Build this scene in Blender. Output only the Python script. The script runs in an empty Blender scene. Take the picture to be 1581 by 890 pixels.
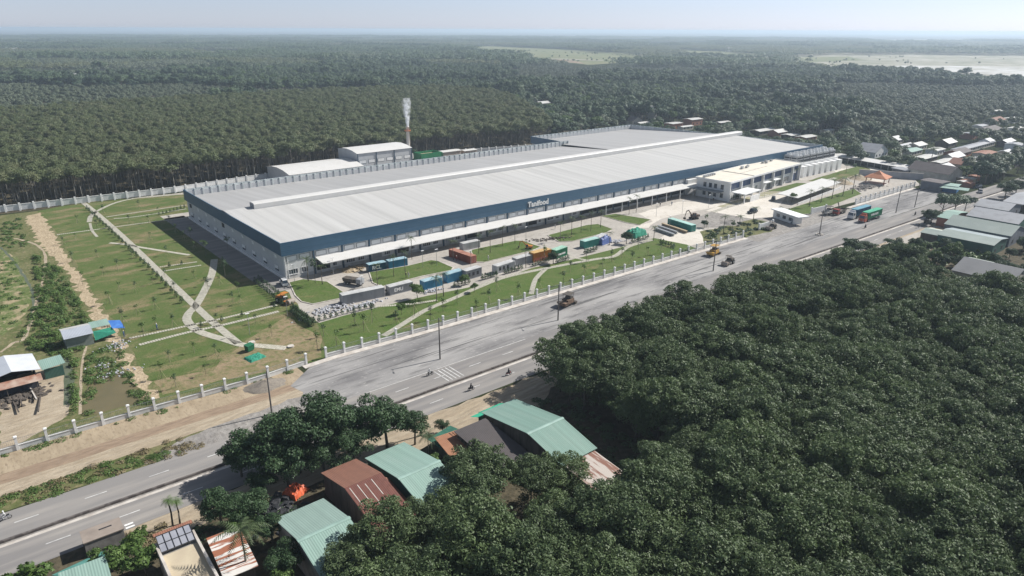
import bpy, bmesh, math, random
import numpy as np
from mathutils import Vector, Matrix, Euler

S = bpy.context.scene
COL = S.collection
R = math.radians

# ------------------------------------------------------------------ camera
F_PX, W_PX, H_PX, CAM_H = 1080.0, 1581.0, 890.0, 72.0
PITCH = math.atan((445 - 46) / F_PX)
AZ = math.pi / 2 - math.atan((2170 - 790.5) * math.cos(PITCH) / F_PX)
ROLL = R(0.25)
_F = Vector((math.sin(AZ) * math.cos(PITCH), math.cos(AZ) * math.cos(PITCH), -math.sin(PITCH)))
_R0 = Vector((math.cos(AZ), -math.sin(AZ), 0))
_U0 = _R0.cross(_F)
_R = _R0 * math.cos(ROLL) + _U0 * math.sin(ROLL)
_U = -_R0 * math.sin(ROLL) + _U0 * math.cos(ROLL)
cam_data = bpy.data.cameras.new('camera')
cam = bpy.data.objects.new('camera', cam_data)
COL.objects.link(cam)
cam_data.sensor_width = 36.0
cam_data.lens = F_PX / W_PX * 36.0
cam_data.clip_start = 1.0
cam_data.clip_end = 90000.0
m = Matrix((( _R.x, _U.x, -_F.x), (_R.y, _U.y, -_F.y), (_R.z, _U.z, -_F.z))).to_4x4()
m.translation = Vector((0, 0, CAM_H))
cam.matrix_world = m
S.camera = cam

# ------------------------------------------------------------------ light
SUN_EL, SUN_AZ = R(41.0), R(-12.0)          # azimuth measured from +X towards +Y
world = bpy.data.worlds.new("World")
S.world = world
world.use_nodes = True
wn = world.node_tree.nodes
sky = wn.new('ShaderNodeTexSky')
sky.sky_type = 'NISHITA'
sky.sun_disc = False
sky.sun_elevation = SUN_EL
sky.sun_rotation = math.pi / 2 - SUN_AZ
sky.altitude = 50
sky.air_density = 1.0
sky.dust_density = 0.25
sky.ozone_density = 1.4
wn['Background'].inputs[1].default_value = 0.062
hs = wn.new('ShaderNodeHueSaturation'); hs.inputs['Saturation'].default_value = 0.62
world.node_tree.links.new(sky.outputs[0], hs.inputs['Color'])
gtc = wn.new('ShaderNodeTexCoord'); gsp = wn.new('ShaderNodeSeparateXYZ')
world.node_tree.links.new(gtc.outputs['Generated'], gsp.inputs[0])
gmr = wn.new('ShaderNodeMapRange'); gmr.inputs[1].default_value = 0.0; gmr.inputs[2].default_value = 0.30
gmr.inputs[3].default_value = 1.0; gmr.inputs[4].default_value = 0.0
world.node_tree.links.new(gsp.outputs['Z'], gmr.inputs[0])
tint = wn.new('ShaderNodeMix'); tint.data_type = 'RGBA'; tint.blend_type = 'MULTIPLY'   # hazy tropical horizon: pale blue, not yellow
tint.inputs[7].default_value = (1.02, 1.16, 1.62, 1)
world.node_tree.links.new(gmr.outputs[0], tint.inputs[0])
world.node_tree.links.new(hs.outputs[0], tint.inputs[6])
world.node_tree.links.new(tint.outputs[2], wn['Background'].inputs[0])
sl = bpy.data.lights.new('sun', 'SUN')
sun = bpy.data.objects.new('sun', sl)
COL.objects.link(sun)
sl.energy = 5.0
sl.angle = R(0.5)
sl.color = (1.0, 0.965, 0.91)
sun_dir = Vector((math.cos(SUN_AZ) * math.cos(SUN_EL), math.sin(SUN_AZ) * math.cos(SUN_EL), math.sin(SUN_EL)))
sun.rotation_euler = sun_dir.to_track_quat('Z', 'Y').to_euler()
sun.location = (0, 0, 200)
S.view_settings.view_transform = 'Standard'
S.view_settings.look = 'None'
S.view_settings.gamma = 1.0
S.view_settings.exposure = 0.45
S.cycles.max_bounces = 5
S.cycles.diffuse_bounces = 2
S.cycles.glossy_bounces = 2
S.cycles.transmission_bounces = 3
S.cycles.volume_bounces = 2
S.cycles.transparent_max_bounces = 8
S.cycles.use_denoising = True
S.cycles.caustics_reflective = False
S.cycles.caustics_refractive = False

# ------------------------------------------------------------------ helpers
def ray(u, v):
    return _F + _R * ((u - 790.5) / F_PX) - _U * ((v - 445) / F_PX)

def G(u, v, z=0.0):
    """The point of the plane at height z that a pixel of the photograph shows."""
    d = ray(u, v)
    t = (z - CAM_H) / d.z
    return Vector((d.x * t, d.y * t, z))

def PX(x, y, z=0.0):
    p = Vector((x, y, z - CAM_H))
    w = p.dot(_F)
    if w <= 0.1:
        return None
    return 790.5 + F_PX * p.dot(_R) / w, 445 - F_PX * p.dot(_U) / w

def tag(o, label=None, cat=None, group=None, kind=None):
    if label: o['label'] = label
    if cat: o['category'] = cat
    if group: o['group'] = group
    if kind: o['kind'] = kind
    return o

def thing(name, label, cat, loc=(0, 0, 0), rz=0.0, group=None):
    o = bpy.data.objects.new(name, None)
    COL.objects.link(o)
    o.empty_display_size = 0.3
    o.location = loc
    o.rotation_euler = (0, 0, rz)
    return tag(o, label, cat, group)

def copy_tree(o, parent=None):
    c = o.copy()
    COL.objects.link(c)
    if parent is not None:
        c.parent = parent
    for ch in o.children:
        copy_tree(ch, c)
    return c

class MB:
    def __init__(s):
        s.v = []; s.f = []; s.m = []
    def add(s, vs, fs, mi=0):
        n = len(s.v)
        s.v.extend([tuple(p) for p in vs])
        for f in fs:
            s.f.append(tuple(i + n for i in f)); s.m.append(mi)
        return s
    def box(s, x0, x1, y0, y1, z0, z1, mi=0):
        vs = [(x0,y0,z0),(x1,y0,z0),(x1,y1,z0),(x0,y1,z0),(x0,y0,z1),(x1,y0,z1),(x1,y1,z1),(x0,y1,z1)]
        return s.add(vs, [(0,3,2,1),(4,5,6,7),(0,1,5,4),(1,2,6,5),(2,3,7,6),(3,0,4,7)], mi)
    def hexa(s, b, t, mi=0):
        """four bottom corners and four top corners"""
        return s.add(list(b) + list(t), [(0,3,2,1),(4,5,6,7),(0,1,5,4),(1,2,6,5),(2,3,7,6),(3,0,4,7)], mi)
    def quad(s, a, b, c, d, mi=0):
        return s.add([a, b, c, d], [(0,1,2,3)], mi)
    def slab(s, pts, th, mi=0):
        """a sloping slab: polygon pts, thickness th downwards"""
        n = len(pts)
        vs = list(pts) + [(p[0], p[1], p[2] - th) for p in pts]
        fs = [tuple(range(n)), tuple(range(2*n-1, n-1, -1))]
        for i in range(n):
            j = (i + 1) % n
            fs.append((j, i, i + n, j + n))
        return s.add(vs, fs, mi)
    def prism(s, pts, z0, z1, mi=0):
        n = len(pts)
        vs = [(p[0], p[1], z0) for p in pts] + [(p[0], p[1], z1) for p in pts]
        fs = [tuple(range(n-1, -1, -1)), tuple(range(n, 2*n))]
        for i in range(n):
            j = (i + 1) % n
            fs.append((i, j, j + n, i + n))
        return s.add(vs, fs, mi)
    def tube(s, a, b, r0, r1=None, n=8, mi=0, caps=True):
        r1 = r0 if r1 is None else r1
        a = Vector(a); b = Vector(b)
        d = (b - a)
        if d.length < 1e-6: return s
        d.normalize()
        u = d.orthogonal().normalized(); w = d.cross(u)
        vs = []
        for p, r in ((a, r0), (b, r1)):
            for i in range(n):
                t = 2 * math.pi * i / n
                vs.append(p + u * (r * math.cos(t)) + w * (r * math.sin(t)))
        fs = [(i, (i+1) % n, n + (i+1) % n, n + i) for i in range(n)]
        if caps:
            fs += [tuple(range(n-1, -1, -1)), tuple(range(n, 2*n))]
        return s.add(vs, fs, mi)
    def lathe(s, prof, c=(0, 0), n=10, mi=0):
        """prof: list of (r, z)"""
        vs = []; fs = []
        for r, z in prof:
            for i in range(n):
                t = 2 * math.pi * i / n
                vs.append((c[0] + r * math.cos(t), c[1] + r * math.sin(t), z))
        for k in range(len(prof) - 1):
            for i in range(n):
                j = (i + 1) % n
                fs.append((k*n+i, k*n+j, (k+1)*n+j, (k+1)*n+i))
        fs.append(tuple(range(n-1, -1, -1)))
        fs.append(tuple(range((len(prof)-1)*n, len(prof)*n)))
        return s.add(vs, fs, mi)
    def mesh(s, name, mats, smooth=False):
        me = bpy.data.meshes.new(name)
        me.from_pydata(s.v, [], s.f)
        if not isinstance(mats, (list, tuple)): mats = [mats]
        for mt in mats: me.materials.append(mt)
        if len(mats) > 1:
            me.polygons.foreach_set('material_index', s.m)
        if smooth:
            me.polygons.foreach_set('use_smooth', [True] * len(me.polygons))
        me.update()
        return me
    def build(s, name, mats, parent=None, smooth=False, loc=None):
        o = bpy.data.objects.new(name, s.mesh(name, mats, smooth))
        COL.objects.link(o)
        if parent is not None: o.parent = parent
        if loc is not None: o.location = loc
        return o

def place(me, name, parent=None, loc=(0, 0, 0), rz=0.0, sc=None):
    o = bpy.data.objects.new(name, me)
    COL.objects.link(o)
    if parent is not None: o.parent = parent
    o.location = loc
    o.rotation_euler = (0, 0, rz)
    if sc is not None: o.scale = sc if isinstance(sc, (tuple, list)) else (sc, sc, sc)
    return o

# ------------------------------------------------------------------ materials
def new_mat(name):
    mt = bpy.data.materials.new(name)
    mt.use_nodes = True
    nt = mt.node_tree
    return mt, nt, nt.nodes['Principled BSDF']

def mix(nt, fac, a, b, blend='MIX'):
    n = nt.nodes.new('ShaderNodeMix')
    n.data_type = 'RGBA'; n.blend_type = blend
    for sock, val in ((n.inputs[0], fac), (n.inputs[6], a), (n.inputs[7], b)):
        if isinstance(val, bpy.types.NodeSocket): nt.links.new(val, sock)
        elif isinstance(val, (int, float)): sock.default_value = val
        else: sock.default_value = (*val, 1.0) if len(val) == 3 else val
    return n.outputs[2]

def noise(nt, scale, detail=4.0, stretch=None, rough=0.55, world_pos=True, lo=0.35, hi=0.65):
    """noise in the object's own metres, remapped to 0..1 between lo and hi"""
    tc = nt.nodes.new('ShaderNodeTexCoord')
    mp = nt.nodes.new('ShaderNodeMapping')
    if stretch: mp.inputs['Scale'].default_value = stretch
    nt.links.new(tc.outputs['Object'], mp.inputs[0])
    n = nt.nodes.new('ShaderNodeTexNoise')
    n.inputs['Scale'].default_value = scale
    n.inputs['Detail'].default_value = detail
    n.inputs['Roughness'].default_value = rough
    nt.links.new(mp.outputs[0], n.inputs['Vector'])
    mr = nt.nodes.new('ShaderNodeMapRange')
    mr.inputs[1].default_value = lo; mr.inputs[2].default_value = hi
    nt.links.new(n.outputs[0], mr.inputs[0])
    return mr.outputs[0]

def stripes(nt, axis, pitch, lo=0.0, hi=1.0, shape='SIN'):
    tc = nt.nodes.new('ShaderNodeTexCoord')
    w = nt.nodes.new('ShaderNodeTexWave')
    w.wave_type = 'BANDS'
    w.bands_direction = axis
    w.wave_profile = shape
    w.inputs['Scale'].default_value = 0.314159 / pitch   # one period every pitch metres
    nt.links.new(tc.outputs['Object'], w.inputs[0])
    mr = nt.nodes.new('ShaderNodeMapRange')
    mr.inputs[1].default_value = lo; mr.inputs[2].default_value = hi
    nt.links.new(w.outputs['Fac'], mr.inputs[0])
    return mr.outputs[0]

def bump(nt, bsdf, height, dist=0.05, strength=1.0):
    b = nt.nodes.new('ShaderNodeBump')
    b.inputs['Distance'].default_value = dist
    b.inputs['Strength'].default_value = strength
    nt.links.new(height, b.inputs['Height'])
    nt.links.new(b.outputs[0], bsdf.inputs['Normal'])

def plain(name, col, rough=0.7, col2=None, scale=0.6, detail=4, stretch=None, metal=0.0, spec=0.35, bumpd=0.0, lo=0.35, hi=0.65):
    mt, nt, b = new_mat(name)
    b.inputs['Roughness'].default_value = rough
    b.inputs['Metallic'].default_value = metal
    b.inputs['Specular IOR Level'].default_value = spec
    if col2 is None:
        col2 = tuple(c * 0.78 for c in col)
    f = noise(nt, scale, detail, stretch, lo=lo, hi=hi)
    nt.links.new(mix(nt, f, col, col2), b.inputs['Base Color'])
    if bumpd: bump(nt, b, f, bumpd)
    return mt

def sheet_metal(name, col, axis='X', pitch=0.25, rough=0.45, dirt=None, dirt_amt=0.5, metal=0.0, depth=0.03, seam=None, spec=0.3, lo=0.45, hi=0.7, dscale=0.35, stretch=(1,1,1), ribs=None):
    mt, nt, b = new_mat(name)
    b.inputs['Roughness'].default_value = rough
    b.inputs['Metallic'].default_value = metal
    b.inputs['Specular IOR Level'].default_value = spec
    c = col
    f = noise(nt, dscale, 6, stretch, lo=lo, hi=hi)
    mul = nt.nodes.new('ShaderNodeMath'); mul.operation = 'MULTIPLY'
    nt.links.new(f, mul.inputs[0]); mul.inputs[1].default_value = dirt_amt
    out = mix(nt, mul.outputs[0], col, dirt or tuple(x * 0.7 for x in col))
    if ribs:
        st_ = noise(nt, 1.0, 3, tuple(1/ribs if (a == axis) else .01 for a in 'XYZ'), lo=.3, hi=.7)
        out = mix(nt, st_, out, tuple(x * .78 for x in col))
    if seam:
        sp, scol = seam
        s = stripes(nt, axis, sp, 0.0, 0.008)
        out = mix(nt, s, scol, out)
    nt.links.new(out, b.inputs['Base Color'])
    h = stripes(nt, axis, pitch)
    bump(nt, b, h, depth, 0.6)
    return mt

M = {}
def leaf_mat(name, c1, c2, c3, rough=0.55, spec=0.25, trans=0.18):
    mt, nt, b = new_mat(name)
    at = nt.nodes.new('ShaderNodeAttribute'); at.attribute_name = 'tone'
    oi = nt.nodes.new('ShaderNodeObjectInfo')
    a = mix(nt, at.outputs['Fac'], c1, c2)
    mr = nt.nodes.new('ShaderNodeMapRange')
    mr.inputs[1].default_value = 0.55; mr.inputs[2].default_value = 1.0; mr.inputs[4].default_value = 0.7
    nt.links.new(oi.outputs['Random'], mr.inputs[0])
    o = mix(nt, mr.outputs[0], a, c3)
    nt.links.new(o, b.inputs['Base Color'])
    b.inputs['Roughness'].default_value = rough
    b.inputs['Specular IOR Level'].default_value = spec
    tr = nt.nodes.new('ShaderNodeBsdfTranslucent')
    nt.links.new(o, tr.inputs[0])
    ms = nt.nodes.new('ShaderNodeMixShader'); ms.inputs[0].default_value = trans
    nt.links.new(b.outputs[0], ms.inputs[1]); nt.links.new(tr.outputs[0], ms.inputs[2])
    nt.links.new(ms.outputs[0], nt.nodes['Material Output'].inputs[0])
    return mt

M['leaf_dark'] = leaf_mat('foliage dark', (0.056,0.090,0.038), (0.130,0.178,0.080), (0.110,0.160,0.060), rough=.55, spec=.3, trans=.25)
M['leaf_deep'] = leaf_mat('foliage deep green', (0.029,0.062,0.027), (0.069,0.120,0.049), (0.051,0.090,0.039))
M['leaf_fresh'] = leaf_mat('foliage fresh green', (0.055,0.105,0.022), (0.12,0.19,0.05), (0.085,0.145,0.04))
M['leaf_rubber'] = leaf_mat('foliage rubber', (0.100,0.128,0.058), (0.178,0.210,0.100), (0.172,0.178,0.095), trans=.25)
M['leaf_far'] = leaf_mat('foliage far', (0.072,0.115,0.060), (0.138,0.190,0.105), (0.11,0.155,0.085))
M['leaf_palm'] = leaf_mat('foliage palm', (0.05,0.08,0.03), (0.10,0.14,0.06), (0.08,0.11,0.05))
M['leaf_dry'] = leaf_mat('foliage dry', (0.16,0.13,0.07), (0.24,0.20,0.11), (0.2,0.17,0.09))
M['leaf_olive'] = leaf_mat('foliage olive grey', (0.105,0.135,0.082), (0.170,0.200,0.130), (0.15,0.175,0.115))
M['leaf_pine'] = leaf_mat('foliage dark far', (0.042,0.078,0.045), (0.088,0.135,0.075), (0.068,0.105,0.06))
M['bark'] = plain('bark', (0.16,0.14,0.115), 0.9, (0.09,0.08,0.065), 1.5, stretch=(1,1,.3))
M['bark_pale'] = plain('bark pale', (0.30,0.28,0.24), 0.9, (0.14,0.13,0.11), 1.2, stretch=(1,1,.4))

def soil(name, c1, c2, c3, s1=0.25, s2=2.5, lo=0.35, hi=0.65, stretch=None, bumpd=0.08, lo2=.4, hi2=.7):
    mt, nt, b = new_mat(name)
    a = mix(nt, noise(nt, s1, 6, stretch, lo=lo, hi=hi), c1, c2)
    o = mix(nt, noise(nt, s2, 5, stretch, lo=lo2, hi=hi2), a, c3)
    nt.links.new(o, b.inputs['Base Color'])
    b.inputs['Roughness'].default_value = 0.95
    b.inputs['Specular IOR Level'].default_value = 0.15
    if bumpd: bump(nt, b, noise(nt, s2, 6, stretch), bumpd)
    return mt

# ------------------------------------------------------------------ ground and surfaces
rnd = random.Random(11)

def rough(pts, step=3.0, amp=0.6, seed=1):
    r = random.Random(seed)
    out = []
    n = len(pts)
    for i in range(n):
        a = Vector((pts[i][0], pts[i][1])); b = Vector((pts[(i+1) % n][0], pts[(i+1) % n][1]))
        d = b - a
        k = max(1, int(d.length / step))
        nn = Vector((-d.y, d.x)).normalized() if d.length > 1e-6 else Vector((0, 1))
        for j in range(k):
            out.append(a + d * (j / k) + nn * (r.uniform(-amp, amp) if (j or True) else 0))
    return [(p.x, p.y) for p in out]

def sheet(name, pts, z, mt, kind='structure', parent=None):
    bm = bmesh.new()
    vs = [bm.verts.new((p[0], p[1], z)) for p in pts]
    f = bm.faces.new(vs)
    if f.normal.z < 0: f.normal_flip()
    bm.normal_update()
    if f.normal.z < 0: f.normal_flip()
    bmesh.ops.triangulate(bm, faces=[f])
    me = bpy.data.meshes.new(name); bm.to_mesh(me); bm.free()
    me.materials.append(mt)
    o = bpy.data.objects.new(name, me); COL.objects.link(o)
    if parent is not None: o.parent = parent
    if kind: o['kind'] = kind
    return o

def gp(*uv):
    return [(G(u, v).x, G(u, v).y) for u, v in uv]

def strip_poly(line, w):
    """polygon of width w round a polyline"""
    L = []; Rr = []
    P = [Vector(p) for p in line]
    for i, p in enumerate(P):
        a = P[max(0, i-1)]; b = P[min(len(P)-1, i+1)]
        d = (b - a).normalized(); n = Vector((-d.y, d.x))
        L.append(p + n * w / 2); Rr.append(p - n * w / 2)
    return [(q.x, q.y) for q in L + Rr[::-1]]

def ring(line, w0, w1=None):
    return strip_poly(line, w0)

def smooth_line(pts, k=6):
    P = [Vector(p) for p in pts]
    out = []
    for i in range(len(P) - 1):
        p0 = P[max(0, i-1)]; p1 = P[i]; p2 = P[i+1]; p3 = P[min(len(P)-1, i+2)]
        for j in range(k):
            t = j / k
            out.append(0.5 * ((2*p1) + (-p0+p2)*t + (2*p0-5*p1+4*p2-p3)*t*t + (-p0+3*p1-3*p2+p3)*t**3))
    out.append(P[-1])
    return [(p.x, p.y) for p in out]

# materials of the ground
mt, nt, b = new_mat('far land')
vor = nt.nodes.new('ShaderNodeTexVoronoi'); vor.inputs['Scale'].default_value = 0.0022
tc = nt.nodes.new('ShaderNodeTexCoord'); nt.links.new(tc.outputs['Object'], vor.inputs['Vector'])
cr = nt.nodes.new('ShaderNodeValToRGB')
cr.color_ramp.elements[0].color = (0.045, 0.052, 0.028, 1)
cr.color_ramp.elements[1].color = (0.085, 0.085, 0.05, 1)
for p_, c_ in ((.25, (0.055,0.06,0.033,1)), (.5, (0.035,0.045,0.024,1)), (.75, (0.065,0.072,0.04,1))):
    e_ = cr.color_ramp.elements.new(p_); e_.color = c_
sep = nt.nodes.new('ShaderNodeSeparateColor'); nt.links.new(vor.outputs['Color'], sep.inputs[0])
nt.links.new(sep.outputs[0], cr.inputs[0])
o_ = mix(nt, noise(nt, 0.02, 8, lo=.4, hi=.6), cr.outputs[0], (0.03, 0.038, 0.02))
nt.links.new(o_, b.inputs['Base Color']); b.inputs['Roughness'].default_value = 1.0
b.inputs['Specular IOR Level'].default_value = 0.0
M['far'] = mt
def grass_mat(name, g1, g2, g3, dry, dry_lo, dry_hi):
    mt, nt, b = new_mat(name)
    a = mix(nt, noise(nt, .07, 8, lo=.36, hi=.64), g1, g2)
    a = mix(nt, noise(nt, .35, 8, rough=.7, lo=.42, hi=.68), a, g3)
    a = mix(nt, noise(nt, .13, 10, (.5,1,1), rough=.68, lo=dry_lo, hi=dry_hi), a, dry)
    a = mix(nt, noise(nt, 2.6, 4, lo=.45, hi=.75), a, tuple(x*.6 for x in g1))
    nt.links.new(a, b.inputs['Base Color']); b.inputs['Roughness'].default_value = 1; b.inputs['Specular IOR Level'].default_value = .1
    return mt
M['lawn'] = grass_mat('lawn grass', (0.076,0.122,0.032), (0.102,0.138,0.045), (0.140,0.148,0.062), (0.25,0.195,0.115), .50, .64)
M['garden'] = grass_mat('garden grass', (0.076,0.130,0.030), (0.098,0.140,0.042), (0.13,0.148,0.058), (0.23,0.18,0.10), .58, .72)
M['bare'] = soil('bare earth', (0.40,0.315,0.21), (0.25,0.195,0.12), (0.50,0.41,0.29), 0.3, 1.4, bumpd=0.1)
M['tan'] = soil('tan earth', (0.38,0.31,0.22), (0.30,0.24,0.165), (0.23,0.18,0.125), 0.5, 2.2, lo2=.5, hi2=.72, bumpd=0.0, stretch=(1,.35,1))
M['scrub'] = soil('scrub soil', (0.085,0.105,0.035), (0.15,0.15,0.07), (0.25,0.2,0.12), 0.12, 0.9, lo2=.5, hi2=.75)
M['forest_floor'] = soil('forest floor', (0.05,0.045,0.03), (0.075,0.065,0.04), (0.12,0.10,0.065), 0.1, 0.9)
M['track'] = soil('brown track', (0.27,0.20,0.145), (0.34,0.26,0.185), (0.21,0.155,0.11), 0.3, 1.5, stretch=(.25,1,1), bumpd=.05)
M['sandpath'] = soil('light track', (0.44,0.375,0.285), (0.37,0.305,0.22), (0.31,0.25,0.18), 0.2, 1.2, stretch=(.2,1,1), bumpd=.2)
M['road'] = soil('old asphalt', (0.195,0.187,0.184), (0.24,0.229,0.22), (0.31,0.29,0.268), 0.08, 0.42, stretch=(.1,1,1), bumpd=0, lo2=.45, hi2=.7)
mt, nt, b = new_mat('dusty new asphalt')
a_ = mix(nt, noise(nt, .10, 7, (.35,1,1), lo=.36, hi=.62), (0.185,0.180,0.180), (0.335,0.325,0.315))
a_ = mix(nt, noise(nt, .55, 6, (.16,1,1), lo=.52, hi=.72), a_, (0.120,0.117,0.118))
a_ = mix(nt, noise(nt, 1.6, 5, (.4,1,1), lo=.58, hi=.75), a_, (0.40,0.385,0.362))
a_ = mix(nt, noise(nt, .9, 2, (.02,1.2,1), lo=.60, hi=.66), a_, (0.10,0.098,0.098))
nt.links.new(a_, b.inputs['Base Color']); b.inputs['Roughness'].default_value = .95; b.inputs['Specular IOR Level'].default_value = .1
M['apron'] = mt
M['concrete'] = soil('yard concrete', (0.43,0.40,0.36), (0.36,0.335,0.30), (0.28,0.255,0.225), 0.12, 0.7, lo2=.5, hi2=.75, bumpd=0)
M['yard_light'] = soil('pale yard', (0.62,0.58,0.52), (0.55,0.51,0.45), (0.42,0.38,0.32), 0.1, 0.6, lo2=.55, hi2=.75, bumpd=0)
M['yard_grey'] = soil('gravel yard', (0.26,0.245,0.23), (0.34,0.32,0.295), (0.20,0.185,0.17), 0.12, 0.8, bumpd=.1)
M['kerb'] = plain('kerb concrete', (0.58,0.545,0.50), 0.85, (0.40,0.36,0.32), 0.5)
M['paver'] = plain('path paving', (0.50,0.48,0.41), 0.85, (0.36,0.34,0.28), 1.3)
M['paint'] = plain('road paint', (0.72,0.72,0.70), 0.6, (0.45,0.45,0.44), 0.8)
M['pond'] = plain('muddy water', (0.15,0.125,0.065), 0.45, (0.12,0.105,0.055), 0.2, spec=.3)
M['ditchwater'] = plain('ditch water', (0.09,0.11,0.07), 0.5, (0.12,0.135,0.09), 0.2, spec=.3)
M['field'] = soil('green field', (0.115,0.145,0.06), (0.17,0.185,0.085), (0.22,0.205,0.12), 0.006, 0.03, stretch=(1,1,1), bumpd=0)
M['fieldtan'] = soil('tan field', (0.27,0.255,0.19), (0.40,0.375,0.32), (0.17,0.18,0.11), 0.008, 0.02, bumpd=0)
M['flood'] = soil('flooded field', (0.50,0.49,0.46), (0.27,0.26,0.21), (0.58,0.58,0.57), 0.004, 0.014, bumpd=0, stretch=(1,2.2,1))

# the ground: one sheet to the horizon, finer near the camera
cs = [-36000, -14000, -6000, -2500, -1000, -400] + list(range(-200, 801, 100)) + [1200, 2500, 6000, 14000, 36000]
mb = MB()
n_ = len(cs)
mb.v = [(x, y, 0.0) for y in cs for x in cs]
mb.f = [(j*n_+i, j*n_+i+1, (j+1)*n_+i+1, (j+1)*n_+i) for j in range(n_-1) for i in range(n_-1)]
mb.m = [0] * len(mb.f)
tag(mb.build('ground', M['far']), kind='structure')

ymed = lambda x: float(np.interp(x, [-80, -4, 29, 58, 84, 218, 260, 349, 417, 900, 3000], [116, 113.8, 113.0, 112.5, 112.3, 110.6, 109.3, 106.9, 103.2, 82, -20]))
yfen = lambda x: float(np.interp(x, [-60, 0, 20, 45, 60, 90, 225, 369], [141.6, 141.1, 140.6, 139.6, 140.9, 139.4, 136.9, 134.6]))
def band(xs, f0, f1):
    return [(x, f0(x)) for x in xs] + [(x, f1(x)) for x in xs[::-1]]
XR = [-60, -20, 0, 20, 40, 60, 84, 120, 160, 218, 260, 300, 349, 417, 600, 900]

# forest floor and village soil right of and before the road
sheet('woodland_soil', rough([(-70, 109), (30, 104), (80, 103), (217, 101.5), (350, 98.5), (520, 90), (700, -60), (300, -80), (-70, -60)], 8, .8, 3), 0.006, M['forest_floor'])
# dirt verge along the near carriageway
sheet('roadside_dirt', rough([(9, 105.2), (30, 104.8), (60, 103.8), (84, 103.5), (150, 102.5), (280, 101), (400, 97), (400, 93.5), (280, 94.5), (150, 95), (92, 97), (84, 92), (70, 93), (62, 94.5), (56, 95), (44, 97), (20, 99), (10, 101)], 3, .5, 5), 0.012, M['sandpath'])
# verge between the boundary fence and the road
vx = [-60, -20, 0, 20, 40, 54]
sheet('verge_earth', rough(band(vx, lambda x: yfen(x) - .1, lambda x: 133.6 + (x - 0) * -.012), 4, .25, 7), 0.010, M['tan'])
sheet('brown_track', rough(band([-60, -20, 0, 20, 40, 57], lambda x: 134.0 - x * .01, lambda x: 130.2), 4, .15, 8), 0.016, M['track'])
sheet('light_track', rough(band([-60, -20, 0, 20, 40, 57], lambda x: 130.6, lambda x: 126.4), 4, .25, 9), 0.022, M['sandpath'])
sheet('scrub_verge', rough(band([-60, -20, 0, 20, 40, 57], lambda x: 126.9, lambda x: ymed(x) + 7.7), 3, .4, 10), 0.014, M['scrub'])
sheet('dusty_verge', rough([(17, 121.6), (24, 126), (40, 127), (57, 128), (60, 120.5), (40, 119.6), (24, 119.9)], 2, .5, 12), 0.028, M['yard_grey'])
# the broad newly surfaced apron before the fence
apron = [(x, yfen(x) - 1.9) for x in (56, 62, 90, 160, 225, 300, 366)] + [(372, 128), (374, 118), (349, ymed(349)+8.2), (260, ymed(260)+7.4), (160, ymed(160)+7.4), (84, ymed(84)+7.4), (62, ymed(62)+7.5), (50, 120.6), (47, 124), (50, 128.5), (49, 133)]
sheet('asphalt_apron', rough(apron, 5, .25, 13), 0.034, M['apron'])
sheet('gate_forecourt', rough([(225, 133.5), (231, 149), (247, 153), (262, 147), (283, 139.5), (300, 134), (300, 130), (225, 130)], 4, .3, 33), 0.040, M['yard_grey'])
far_cw = sheet('road', band(XR, lambda x: ymed(x) + 7.6, lambda x: ymed(x)), 0.042, M['road'])
sheet('road', band(XR, lambda x: ymed(x) - 1.0, lambda x: ymed(x) - 8.4 - (0.6 if x < 20 else 0)), 0.042, M['road'])
# median: a real kerbed strip with its dusty gutters
mk = MB()
for a_, b_ in zip(XR[:-1], XR[1:]):
    mk.hexa([(a_, ymed(a_)-.72, .03), (b_, ymed(b_)-.72, .03), (b_, ymed(b_)-.28, .03), (a_, ymed(a_)-.28, .03)],
            [(a_, ymed(a_)-.68, .42), (b_, ymed(b_)-.68, .42), (b_, ymed(b_)-.32, .42), (a_, ymed(a_)-.32, .42)])
tag(mk.build('median_kerb', plain('median concrete', (0.135,0.12,0.112), 0.9, (0.075,0.065,0.062), 0.9, lo=.45, hi=.55)), kind='structure')
sheet('median_dust', band(XR, lambda x: ymed(x) + .12, lambda x: ymed(x) - 1.15), 0.046, M['yard_grey'])
sheet('gutter_strip', band(XR, lambda x: ymed(x) - 1.1, lambda x: ymed(x) - 1.75), 0.050, M['kerb'])
sheet('paved_verge', rough([(196, 101.0), (240, 100.2), (300, 98.8), (345, 97.8), (345, 94.6), (312, 95.2), (296, 97), (262, 95), (240, 95.2), (222, 97), (200, 98.6)], 3, .4, 61), 0.047, M['concrete'])
# lane dashes, zebra hatches
mk = MB()
def mark(x0, x1, yc, w=.16, slope=0.0):
    mk.quad((x0, yc(x0) - w/2, .056), (x1, yc(x1) - w/2, .056), (x1, yc(x1) + w/2, .056), (x0, yc(x0) + w/2, .056))
for k in range(-4, 45):
    x0 = 7.5 + k * 9.6
    if x0 < 110: mark(x0, x0 + 3.2, lambda x: ymed(x) + 3.8)
    mark(x0 + 3, x0 + 6.2, lambda x: ymed(x) - 4.8)
for k in range(5):                                             # rumble hatches across the far carriageway
    for xs, yy in ((76.6 + k * 1.0, 0), (30.6 + k * 1.0, 0)):
        mk.quad((xs, ymed(xs) + .9, .056), (xs + .22, ymed(xs) + .9, .056), (xs + .22, ymed(xs) + 6.6, .056), (xs, ymed(xs) + 6.6, .056))
for a_, b_ in ((60, 84), (84, 104)):
    mark(a_, b_, lambda x: ymed(x) + 7.3, .14)
tag(mk.build('road_markings', M['paint']), kind='structure')
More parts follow.
